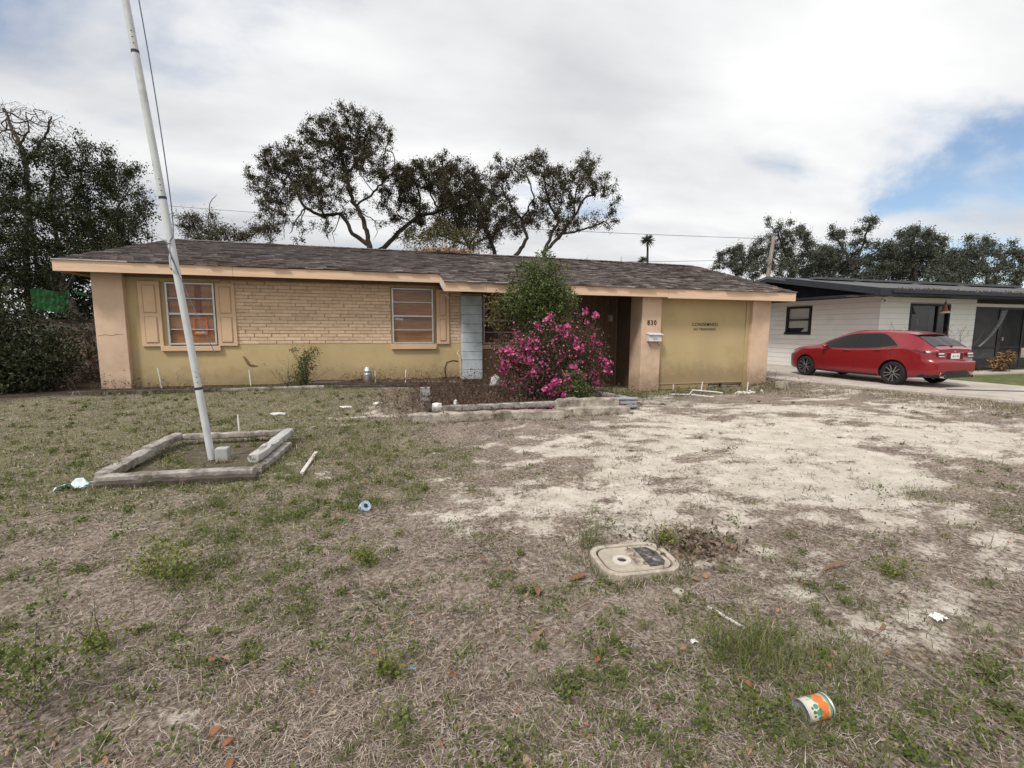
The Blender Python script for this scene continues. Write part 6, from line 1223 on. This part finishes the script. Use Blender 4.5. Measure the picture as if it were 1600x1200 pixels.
az, AC = shrub('azalea_bush','large azalea bush covered in bright pink flowers in the middle of the planter','bush',(3.4,8.9,.05),AZ,26000,.042,lf_azal,33,150,spread=.8)
shrub('low_evergreen','small dark green shrub at the foot of the pink azalea','shrub',(3.55,8.3,.05),[(3.6,8.32,.42,.28,.2,.36),(3.75,8.3,.25,.3,.2,.24)],2600,.05,lf_shrub,34,12)
# blossoms: open five petalled trumpets, singly and in clusters
def flower_quads(C, N_, size, rng):
    V = []
    n = len(C); ax = unit(N_); a = unit(np.cross(ax, rng.normal(size=(n,3)))); b = np.cross(ax, a); sz = size*rng.uniform(.7,1.2,n)
    for k in range(5):
        t = 2*math.pi*k/5; d = a*math.cos(t)+b*math.sin(t); s_ = -a*math.sin(t)+b*math.cos(t); S = sz[:,None]
        V.append(np.stack([C-ax*S*.25, C+d*S*.42+s_*S*.30+ax*S*.12, C+d*S*.72+ax*S*.2, C+d*S*.42-s_*S*.30+ax*S*.12],1))
    return np.stack(V,1).reshape(-1,4,3)
frng = np.random.default_rng(41); azo = np.array((3.4,8.9,.05)); ctr = np.array((3.45,9.1,.95))
cl_me = []
for k in range(4):
    C = frng.normal(0,.045,(9,3)); cl_me.append(quads_mesh('flower_cluster', flower_quads(C, C/.045*.6+np.array([0,-1.0,.35]), .062, frng), petal))
spots = []
fpts = [(2.35,8.9,.95,10,.16),(2.6,8.85,1.15,16,.20),(2.9,8.7,1.2,18,.22),(3.1,8.7,1.05,12,.2),(2.75,8.7,.95,14,.2),(2.3,8.9,.7,8,.12),(2.95,8.5,.75,6,.1),(3.2,8.6,1.62,7,.12),(3.45,8.6,1.55,5,.1),(3.05,8.6,1.5,6,.12),(3.72,8.55,1.3,9,.12),(3.78,8.5,1.2,6,.1),(3.3,8.35,.5,12,.10),(3.42,8.3,.32,14,.09),(3.1,8.3,.35,5,.06),(3.62,8.4,.65,7,.10),(3.85,8.4,.62,5,.08),(4.3,8.7,1.72,4,.08),(4.0,8.6,1.72,6,.1),(4.3,8.8,1.2,6,.12),(4.3,8.7,.9,6,.15),(4.35,8.8,.55,9,.10),(4.3,8.6,.7,5,.2),(4.25,8.8,1.4,5,.15)]
for u, q, z, n, s_ in fpts:
    for i in range(max(1,int(n*.34))): spots.append((u+frng.normal(0,s_), q+frng.normal(0,.08), z+frng.normal(0,s_*.75)))
for s_ in spots: part_mesh('flower_cluster', cl_me[frng.integers(4)], az, s_, (frng.normal(0,.4), frng.normal(0,.3), frng.normal(0,.9)), (frng.uniform(.7,1.2),)*3)
k = frng.choice(len(AC), 3000); C = AC[k]; d = unit(C-ctr); C = C+d*.05; keep = (C[:,1] < 9.15); C = C[keep]; d = d[keep]
wsel = frng.random(len(C)) < .25+.75*fbm(C[:,0]*2+7,C[:,2]*2+3,2,1.0)**1.5*1.3; C = C[wsel]; d = d[wsel]
stuff_mesh('scattered_blossoms', quads_mesh('scattered_blossoms', flower_quads(C, d+frng.normal(0,.4,d.shape)+np.array([0,-.5,.2]), .032, frng)-azo, petal), az)
P = np.stack([frng.normal(3.15,.55,900), frng.normal(8.15,.12,900)],1); P = np.column_stack([P, gz(P[:,0],P[:,1])+frng.uniform(.01,.10,900)])
stuff_mesh('fallen_petals', quads_mesh('fallen_petals', leaf_quads(P, .045, .7, 1.5, frng), petal))
def weeds(name, label, c, n, h, mat, seed, rx=.4, ry=.2, lean=.5, leafn=0, leafmat=None, r=.004, cat='dry weeds'):
    """a clump of thin branching stems"""
    rng = np.random.default_rng(seed); root = thing(name, label, cat, (c[0],c[1],gzf(c[0],c[1]))); V = []; tips = []
    for i in range(n):
        u = c[0]+rng.normal(0,rx*.5); q = c[1]+rng.normal(0,ry*.5); p = np.array([u,q,gzf(u,q)-.02]); d = unit(np.array([rng.normal(0,lean),rng.normal(0,lean),1.0])); l = h*rng.uniform(.4,1.1)
        for s in range(4):
            e = p+d*l/4; V.append((p,e,r*(1-s*.2))); d = unit(d+rng.normal(0,.28,3)); p = e; tips.append(e)
            if rng.random() < .6: b = p+unit(d+rng.normal(0,.7,3))*l*.22; V.append((p,b,r*.5)); tips.append(b)
    A = np.array([v[0] for v in V]); B = np.array([v[1] for v in V]); R_ = np.array([v[2] for v in V])[:,None]; d = unit(B-A); s_ = unit(np.cross(d, rng.normal(size=d.shape)))
    o = stuff_mesh('stalks', quads_mesh('stalks', np.stack([A-s_*R_,A+s_*R_,B+s_*R_*.6,B-s_*R_*.6],1)-np.array(ORG[root.name]), mat), root)
    if leafn:
        t = np.array(tips); C = t[rng.choice(len(t),leafn)]+rng.normal(0,.03,(leafn,3)); stuff_mesh('leaves', quads_mesh('leaves', leaf_quads(C,.045,.45,.4,rng)-np.array(ORG[root.name]), leafmat), root)
    return root
weeds('dry_weeds','thicket of brown dead weeds filling the left half of the planter',(1.7,8.9),1500,.36,drybrown,51,1.7,1.6,.6,5200,drybrown)
weeds('dry_weeds','taller dark dead weeds below the pale blue block column',(2.1,9.7),260,.62,drybrown,52,1.0,.8,.4,800,drybrown)
weeds('dry_weeds','dead grey brown weeds along the wall right of the metal vent cap',(1.1,11.2),160,.45,drybrown,53,1.5,.4,.4,400,drybrown)
weeds('dry_weeds','dark dead weeds at the right end of the planter under the azalea',(4.3,8.35),200,.36,drybrown,54,.9,.5,.6,700,lf_azal)
weeds('dry_weeds','thin reddish dead weeds at the foot of the left pillar',(-4.9,11.45),70,.42,drybrown,55,.9,.3,.5,260,drybrown)
weeds('dry_weeds','dry brown sprig with curled leaves against the right pillar',(10.55,10.45),16,.55,drybrown,56,.25,.1,.35,60,drybrown,r=.006)
weeds('dry_weeds','low dead weeds around the metal vent cap',(-.4,11.45),90,.34,drybrown,57,.5,.3,.5,350,drybrown)
weeds('green_weeds','tufty green weeds in the gap between the azalea and the entry pier',(5.6,9.6),220,.30,grassm,58,1.3,.8,.5,900,weedm,cat='weeds')
weeds('green_weeds','low green weeds along the foot of the sign wall',(8.3,10.3),420,.22,grassm,59,2.6,.5,.6,1800,weedm,cat='weeds')
weeds('thin_bush','small bush with bare twigs and a leafy green head before the yellow wall',(-1.80,11.3),45,.75,twigm,60,.35,.2,.45,200,lf_shrub,r=.006,cat='bush')
shrub('leafy_bush','leafy green head of the small bush before the yellow wall','bush',(-1.62,11.3,.25),[(-1.60,11.3,.72,.20,.15,.22),(-1.5,11.3,.95,.16,.12,.14),(-1.82,11.3,1.03,.12,.10,.06),(-1.68,11.3,.42,.16,.14,.2)],1500,.05,lf_shrub,61,14,stemr=.008)
shrub('dark_shrub','dense dark shrub filling the left edge of the yard','shrub',(-7.1,11.9,.1),[(-7.6,12.0,1.2,.95,.8,1.05),(-6.75,11.8,.75,.6,.6,.7),(-7.3,11.6,.5,.8,.6,.6),(-8.4,12.2,1.4,.9,.9,1.3),(-6.6,12.3,1.0,.45,.5,.6)],26000,.085,lf_dark,62,60,aspect=.42)
shrub('dark_shrub','shadowy undergrowth between the leaning trunk and the left pillar','shrub',(-6.6,13.6,.1),[(-6.6,13.4,.55,.9,.7,.5),(-7.2,14.5,.8,1.2,.8,.8)],5000,.07,drybrown,63,60)
shrub('dark_shrub','dark bank of foliage behind the fence at far left','shrub',(-12.5,20.5,0),[(-13,20.5,2.2,2.6,1.2,2.2),(-16.5,20.5,2.4,2.6,1.2,2.4),(-10.3,21.0,2.9,1.5,1.0,1.3),(-11.5,17.5,1.3,1.0,.5,.9)],24000,.15,lf_dark,64,30)
shrub('background_bush','soft yellowish green bush rising just behind the roof ridge below the leaning oak','bush',(3.0,21.5,0),[(3.0,22.7,5.9,1.0,.8,.75),(4.2,23.1,5.8,1.0,.8,.7),(1.9,22.8,5.6,.8,.7,.6),(3.2,22.8,3.0,1.3,.9,2.6)],14000,.10,ramp_mat('yellow_green_leaf',[(.07,.065,.03),(.11,.10,.045),(.16,.14,.065)]),70,60,stemr=.02)
shrub('scrub_bank','low hazy bank of scrub closing the gap under the trees behind the white house','scrub',(32,29,0),[(22.5,29.5,3.4,2.4,1.2,2.0),(27,29.5,3.2,2.8,1.3,2.2),(31.5,29.5,3.3,2.8,1.3,2.1),(36.5,29.5,3.2,3.0,1.3,2.2),(41,29,3.0,3.0,1.3,2.2)],22000,.17,lf_far,71,60,stemr=.03)
shrub('round_hedge','distant low round hedge just above the roof ridge right of the tall shrub','hedge',(14.5,30.5,0),[(14.0,30.3,5.2,1.3,1.0,1.35),(15.4,30.8,5.0,1.1,1.0,1.3),(14.6,30.5,2.5,1.8,1.2,2.4)],7000,.14,lf_far,65,30,group=None)
weeds('red_leaf_shrub','thin reddish leaved shrub in front of the white wall behind the red car',(18.0,11.7),46,1.75,twigm,66,.9,.3,.32,420,ramp_mat('red_brown_leaf',[(.10,.035,.03),(.17,.06,.045),(.10,.075,.04)]),r=.010,cat='shrub')
weeds('dry_bush','bare twiggy bush before the big dark window of the white house',(19.2,11.6),60,1.6,MATS['dry_weed'],67,.9,.3,.35,260,MATS['red_brown_leaf'],r=.009,cat='bush')
shrub('dry_plant','clump of brown curled leaves beside the dark porch','plant',(21.6,11.2,.05),[(21.6,11.2,.45,.42,.3,.38),(22.0,11.2,.62,.2,.18,.18)],700,.13,ramp_mat('curled_leaf',[(.12,.07,.04),(.22,.13,.07),(.30,.18,.09),(.08,.07,.04)]),68,14)
for (wu_, wq_, wh_, wl_) in ((-1.21,3.05,.20,'bright yellow green upright weed in front of the flagpole bed, tallest of the left lawn'),(-1.38,3.15,.13,'smaller bright weed just left of the tallest weed of the left lawn'),(-.13,2.92,.12,'reddish stemmed weed in the middle of the lawn'),(-1.31,2.46,.09,'low green weed near the left edge above the broad leaved one'),(-.02,1.92,.08,'dense low green weed left of the bottom centre of the lawn'),(1.90,2.72,.10,'bright green weed standing behind the meter box'),(2.95,1.93,.09,'small upright weed right of the long rust brown leaf')):
    shrub('young_weed',wl_,'weed',(wu_,wq_,gzf(wu_,wq_)),[(wu_,wq_,gzf(wu_,wq_)+wh_*.55,wh_*.5,wh_*.5,wh_*.5),(wu_+.05,wq_-.02,gzf(wu_,wq_)+wh_*.3,wh_*.45,wh_*.4,wh_*.3)],int(300+wh_*2600),.021,ramp_mat('bright_weed_leaf',[(.10,.13,.03),(.17,.20,.045),(.25,.26,.07)],trans=.25) if 'bright_weed_leaf' not in MATS else MATS['bright_weed_leaf'],int(abs(wu_)*100),4,aspect=.5,stemr=.0018)
shrub('young_weed','young bright green weed with broad leaves at the lower left edge','weed',(-1.36,2.12,gzf(-1.36,2.12)),[(-1.38,2.1,.22,.16,.13,.07),(-1.3,2.1,.14,.1,.1,.05)],650,.022,weedm,69,6,aspect=.6,stemr=.0018)
# ------------------------------------------------------------------ what grows and lies on the yard
grng = np.random.default_rng(123)
def fan(n, r0, r1, rng, half=60):
    """points before the yard's street side, thinning out with distance"""
    r = r0*(r1/r0)**rng.random(n); a = np.radians(rng.uniform(-half, half, n))+YAW; return r*np.sin(a), r*np.cos(a)
def blades(u, q, L_, W_, lean, rng, z0=0.0, curl=.5):
    n = len(u); z = gz(u, q)+z0; a = rng.uniform(0, 2*math.pi, n); d = np.stack([np.cos(a), np.sin(a), np.zeros(n)],1); s_ = np.stack([-np.sin(a), np.cos(a), np.zeros(n)],1)
    P0 = np.stack([u,q,z-.004],1); up = np.array([0,0,1.0]); c, sn = np.cos(lean)[:,None], np.sin(lean)[:,None]
    D1 = d*c+up*sn; le2 = lean-curl*rng.uniform(.2,1.2,n); D2 = d*np.cos(le2)[:,None]+up*np.sin(le2)[:,None]
    l = L_[:,None]; w = W_[:,None]; bend = s_*rng.normal(0,.15,(n,1)); P1 = P0+D1*l*.5; P2 = P1+(D2+bend)*l*.5
    P2[:,2] = np.maximum(P2[:,2], P0[:,2]+.004)
    return np.stack([P0-s_*w*.5, P0+s_*w*.5, P1+s_*w*.42, P1-s_*w*.42, P2+s_*w*.1, P2-s_*w*.1],1)
BF = [(0,1,2,3),(3,2,4,5)]
def yard(u, q):
    ok = (q < 11.8) & (u < 11.6-.0*q) & (u > -9)
    ok &= ~((u > .9) & (u < 4.7) & (q > 7.4)); ok &= ~((np.abs(u-1.555) < .27) & (np.abs(q-2.535) < .21)); ok &= ~((u>6.6)&(q>10.9)); ok &= ~((u>-2.52)&(u<-1.18)&(q>5.25)&(q<6.78)&(fbm(u,q,3,3.0)<.56))
    return ok
# dead straw thatch
u, q = fan(360000, .75, 12.5, grng); sf = sand_f(u, q); patch_n = fbm(u+3, q+8, 3, 1.7)
k = yard(u, q) & (grng.random(len(u)) < np.clip((1.0-.97*sf)*(.16+1.0*sst(.38,.54,patch_n)), .012, 1)); u, q = u[k], q[k]; n = len(u); dist = np.hypot(u, q)
Ls = grng.uniform(.015,.07,n)*(1+.5*sst(4,9,dist)); Ws = grng.uniform(.0010,.0026,n)*(1+1.1*sst(2,8,dist))
ln = np.abs(grng.normal(.08,.20,n)); zz0 = grng.uniform(0,.022,n)
stuff_mesh('dry_grass', quads_mesh('dry_grass', blades(u,q,Ls,Ws,ln,grng,zz0,.35), straw, 6, BF)); print('straw', n)
# green tufts: grass clumps and flat weeds
tu, tq = fan(8200, .8, 12.5, grng); gf = green_f(tu, tq); sf = sand_f(tu, tq); k = yard(tu,tq) & (grng.random(len(tu)) < np.clip(gf**1.5*1.3, .0, 1)*(1-.85*sf)+.016); tu, tq = tu[k], tq[k]
print('tufts', len(tu))
B = []; Wv = []
for i in range(len(tu)):
    dd = math.hypot(tu[i], tq[i]); kind = grng.random(); 
    if kind < .52:
        n = int(grng.integers(14,48)*(1 if dd < 5 else .6)); r = grng.uniform(.010,.045); h = grng.uniform(.03,.10)
        B.append(blades(tu[i]+grng.normal(0,r,n), tq[i]+grng.normal(0,r,n), grng.uniform(.5,1.2,n)*h, grng.uniform(.002,.004,n)*(1+.8*sst(3,9,dd)), grng.uniform(.35,1.45,n), grng, 0, .6))
    else:
        n = int(grng.integers(20,70)*(1 if dd < 5 else .6)); r = grng.uniform(.015,.06); pu = tu[i]+grng.normal(0,r,n); pq = tq[i]+grng.normal(0,r,n)
        C = np.stack([pu,pq,gz(pu,pq)+grng.uniform(.003,.035,n)],1); Wv.append(leaf_quads(C, .021*(1+.6*sst(3,9,dd)), .55, 1.0, grng))
# named clumps of longer grass
for cu, cq, r, n, h in ((1.60,1.62,.09,340,.19),(1.74,1.48,.10,260,.15),(1.95,1.40,.08,120,.10),(1.38,2.86,.05,130,.20),(2.05,1.42,.12,160,.09),(4.74,2.9,.10,150,.09),(5.05,2.43,.16,200,.08),(1.35,1.75,.14,150,.07),(.55,1.25,.16,200,.07),(1.9,1.1,.2,160,.08),(2.6,1.75,.12,150,.09),(2.9,1.3,.15,150,.08),(-.9,3.3,.2,260,.10),(-1.05,2.9,.15,160,.10),(1.62,2.22,.10,90,.05),(1.3,2.35,.07,60,.06),(2.35,1.15,.15,140,.07)):
    B.append(blades(cu+grng.normal(0,r,n), cq+grng.normal(0,r,n), grng.uniform(.45,1.15,n)*h, grng.uniform(.0022,.0042,n), grng.uniform(.45,1.4,n), grng, 0, .7))
# turf carpet towards the house on the left
u, q = fan(210000, 2.5, 12.5, grng); gf = green_f(u,q); k = yard(u,q) & (grng.random(len(u)) < np.clip((gf-.27)*2.0,0,1)*sst(3.0,6.0,q)) ; u, q = u[k], q[k]; n = len(u)
stuff_mesh('lawn_turf', quads_mesh('lawn_turf', blades(u,q,grng.uniform(.02,.065,n),grng.uniform(.003,.007,n)*1.3,grng.uniform(.3,1.4,n),grng,0,.5), turfm, 6, BF)); print('turf', n)
# grassy bank by the driveway
n = 9000; u = grng.uniform(9.6,12.0,n); q = grng.uniform(3.5,14,n); u = u+.25*np.clip(10.6-q,0,6)*.8; k = (fbm(u,q,3,1.5) > .5); u, q = u[k], q[k]; n = len(u)
B.append(blades(u,q,grng.uniform(.03,.12,n),grng.uniform(.005,.009,n),grng.uniform(.4,1.4,n),grng,0,.6))
# grass and straw growing up against things lying on the ground
FR = []
for a, b_, k_ in (((-2.66,5.10),(-1.2,4.95),90),((-2.70,5.2),(-2.62,6.9),70),((-1.12,5.2),(-1.05,6.7),90),((-2.5,6.92),(-1.2,6.86),50),((.4,7.44),(2.98,7.10),110),((2.98,7.35),(4.4,7.32),60),((1.30,2.31),(1.80,2.29),70),((1.27,2.35),(1.29,2.75),40),((1.83,2.32),(1.84,2.74),40),((1.50,1.18),(1.63,1.18),26),((-1.86,5.83),(-1.68,5.83),30),((4.7,7.7),(4.5,9.4),50),((6.76,10.98),(7.36,10.98),50),((10.35,10.98),(11.0,10.98),50),((-5.8,11.0),(-2.0,10.85),120)):
    for i in range(k_):
        t = grng.random(); fu, fq = a[0]+(b_[0]-a[0])*t+grng.normal(0,.02), a[1]+(b_[1]-a[1])*t-abs(grng.normal(0,.03)); n = int(grng.integers(4,12)); d_ = math.hypot(fu,fq)
        FR.append(blades(fu+grng.normal(0,.02,n), fq+grng.normal(0,.015,n), grng.uniform(.03,.10,n)*(.55+.05*d_), grng.uniform(.002,.0035,n)*(1+.8*sst(3,9,d_)), grng.uniform(.5,1.4,n), grng, 0, .6))
h_ = len(FR)//2; grng.shuffle(FR) if False else None
B += FR[::2]; stuff_mesh('straw_fringe', quads_mesh('straw_fringe', np.concatenate(FR[1::2]), straw, 6, BF))
# low weeds dotted through the broken sand in the middle distance
mu, mq = fan(2600, 2.2, 9.5, grng); sf = sand_f(mu, mq); k = yard(mu,mq) & (sf > .08) & (sf < .9) & (grng.random(len(mu)) < .30) & (fbm(mu+4,mq*1.3,3,1.6) > .45); mu, mq = mu[k], mq[k]
for i in range(len(mu)):
    n = int(grng.integers(12,44)); r = grng.uniform(.015,.07); h = grng.uniform(.025,.08); dd = math.hypot(mu[i],mq[i])
    B.append(blades(mu[i]+grng.normal(0,r,n), mq[i]+grng.normal(0,r*.8,n), grng.uniform(.5,1.2,n)*h, grng.uniform(.002,.004,n)*(1+.8*sst(3,9,dd)), grng.uniform(.3,1.4,n), grng, 0, .6))
print('mid tufts', len(mu))
# upright weeds with leaves up the stem
wu, wq = fan(900, .9, 9, grng); gw = green_f(wu, wq); k = yard(wu,wq) & (grng.random(len(wu)) < .08+.55*gw*sst(.8,-.6,wu)); wu, wq = wu[k], wq[k]
for i in range(len(wu)):
    h = grng.uniform(.04,.16); n = int(26+h*300); t = grng.random(n)**.7; lx, ly = grng.normal(0,.25,2); rr_ = .018+.03*np.sin(math.pi*np.clip(t,.1,1))
    C = np.stack([wu[i]+lx*h*t+grng.normal(0,1,n)*rr_, wq[i]+ly*h*t+grng.normal(0,1,n)*rr_, gzf(wu[i],wq[i])+h*t+.01],1); Wv.append(leaf_quads(C, .021, .5, .8, grng))
print('upright', len(wu))
stuff_mesh('green_grass', quads_mesh('green_grass', np.concatenate(B), grassm, 6, BF))
stuff_mesh('green_weeds_cover', quads_mesh('green_weeds_cover', np.concatenate(Wv), weedm))
n = 14000; u = grng.uniform(9.2,12.2,n); q = grng.uniform(3.0,14,n); u = u+.2*np.clip(10.6-q,0,6)
P_ = blades(u,q,grng.uniform(.05,.16,n),grng.uniform(.005,.010,n),np.abs(grng.normal(.15,.3,n)),grng,.01,.4); stuff_mesh('dead_grass_bank', quads_mesh('dead_grass_bank', P_, straw, 6, BF))
# dead roots and weed clumps lying on the sand
cu_, cq_ = fan(2600, 2.0, 12.5, grng); sf = sand_f(cu_,cq_); k = yard(cu_,cq_) & (sf > .45) & (grng.random(len(cu_)) < .8) & (fbm(cu_*1.0,cq_*2.0,3,1.9) > .43); cu_, cq_ = cu_[k], cq_[k]; D = []
for i in range(len(cu_)):
    n = int(grng.integers(10,40)); r = grng.uniform(.02,.09); D.append(blades(cu_[i]+grng.normal(0,r*1.6,n), cq_[i]+grng.normal(0,r,n), grng.uniform(.03,.10,n), grng.uniform(.003,.006,n), np.abs(grng.normal(.25,.3,n)), grng, .002, .5))
stuff_mesh('dead_weed_clumps', quads_mesh('dead_weed_clumps', np.concatenate(D), ramp_mat('dead_weed_clump',[(.05,.037,.028),(.12,.088,.065),(.20,.155,.115),(.10,.10,.045)]), 6, BF)); print('clumps', len(cu_))
# crumbs of soil, twigs, bits of leaf
u, q = fan(70000, .8, 11.5, grng); k = yard(u,q) & (grng.random(len(u)) < 1-.88*sand_f(u,q)); u, q = u[k], q[k]; n = len(u); sz = (grng.uniform(.15,1.0,n)**2.5*.008+.0025)*(1+.6*sst(3,9,np.hypot(u,q)))
C = np.stack([u,q,gz(u,q)+sz*.25],1); o8 = np.array([[1,0,0],[0,1,0],[-1,0,0],[0,-1,0],[0,0,.7]])
V = C[:,None]+o8[None]*sz[:,None,None]*grng.uniform(.6,1.2,(n,5,1))
def tri_faces_mesh():
    return quads_mesh('soil_crumbs', V, crumb, 5, [(0,1,4),(1,2,4),(2,3,4),(3,0,4)])
stuff_mesh('soil_crumbs', tri_faces_mesh())
u, q = fan(9000, .8, 11.5, grng); sf = sand_f(u,q); k = yard(u,q) & (grng.random(len(u)) < 1-.8*sf); u, q = u[k], q[k]; n = len(u)
stuff_mesh('leaf_litter', quads_mesh('leaf_litter', leaf_quads(np.stack([u,q,gz(u,q)+grng.uniform(.004,.02,n)],1), .026, .45, 2.5, grng), litter))
u, q = fan(2200, .8, 10, grng); k = yard(u,q); u, q = u[k], q[k]; n = len(u)
P_ = blades(u,q,grng.uniform(.06,.22,n),grng.uniform(.0025,.005,n),np.abs(grng.normal(.03,.08,n)),grng,.016,.15); stuff_mesh('twig_litter', quads_mesh('twig_litter', P_, ramp_mat('twig_litter',[(.10,.075,.055),(.26,.21,.16),(.42,.36,.29),(.16,.12,.09)]), 6, BF))
# dark patch of dead leaves right of the meter box
n = 520; u = grng.normal(2.05,.2,n); q = grng.normal(2.62,.13,n)
stuff_mesh('dead_leaf_patch', quads_mesh('dead_leaf_patch', leaf_quads(np.stack([u,q,gz(u,q)+np.abs(grng.normal(.02,.015,n))],1), .045, .5, .8, grng), ramp_mat('dead_leaf',[(.06,.042,.032),(.11,.075,.055),(.19,.135,.10),(.24,.18,.14)])))
# single big fallen leaves
lf = []
for k in range(4):
    m_ = MB(); vs = []; w_ = (.5,.62,.42,.55)[k]; nn_ = 7; cv = (.18,-.12,.25,.1)[k]
    for i in range(nn_):
        t = i/(nn_-1); hw = w_*.5*math.sin(math.pi*min(1,t*.94+.05))**.75; x = t-.5; z = .16*math.sin(math.pi*t)*(1 if cv > 0 else .3)
        vs += [(x,-hw,z+cv*hw+.02*math.sin(5*t+k)),(x,0,z),(x,hw,z+cv*hw*1.3)]
    m_.add(vs, [(i*3+j,i*3+j+1,(i+1)*3+j+1,(i+1)*3+j) for i in range(nn_-1) for j in range(2)]); m_.tube([(-.5,0,0),(-.72,.05,.02)],.015,3); lf.append(m_.mesh('fallen_leaf', leafbig, (0,0,0), True))
def leaf_at(u, q, l, k, rz_, label, group=None):
    o = bpy.data.objects.new('fallen_leaf', lf[k]); COL.objects.link(o); o.location = (u,q,gzf(u,q)+.018); o.rotation_euler = (grng.normal(0,.2),grng.normal(0,.2),rz_); o.scale = (l,l*(.32 if l > .2 else 1),l*(.4 if l > .2 else 1)); o['label'] = label; o['category'] = 'leaf'
    if group: o['group'] = group
leaf_at(2.72,2.10,.24,2,-.35,'long narrow rust brown dead leaf right of the meter box')
leaf_at(1.88,1.52,.075,1,.4,'broad brown leaf behind the tin can')
leaf_at(1.56,1.34,.05,0,.9,'pale tan leaf just left of the tin can')
leaf_at(1.25,1.02,.045,0,.2,'bright rust leaf left of the tin can at the bottom of the yard')
leaf_at(1.50,1.06,.045,3,2.2,'rust red leaf in front of the tin can')
leaf_at(1.34,1.72,.035,1,.4,'small orange leaf at the left foot of the long grass tuft')
leaf_at(.82,2.35,.10,2,1.5,'upright orange brown leaf in the dry grass left of the meter box')
leaf_at(1.12,2.45,.12,1,.3,'curled brown leaf at the left corner of the meter box')
leaf_at(2.02,2.84,.09,1,1.2,'round tan leaf standing behind the meter box')
u, q = fan(170, .9, 5.0, grng, 50); k = yard(u,q); 
for i in np.nonzero(k)[0][:110]: leaf_at(u[i],q[i],grng.uniform(.028,.06),grng.integers(4),grng.uniform(0,6.28),'small brown dead leaf lying flat in the dry lawn','small dead leaves scattered over the lawn')
# orange sandy spot
bpy.context.view_layer.update()
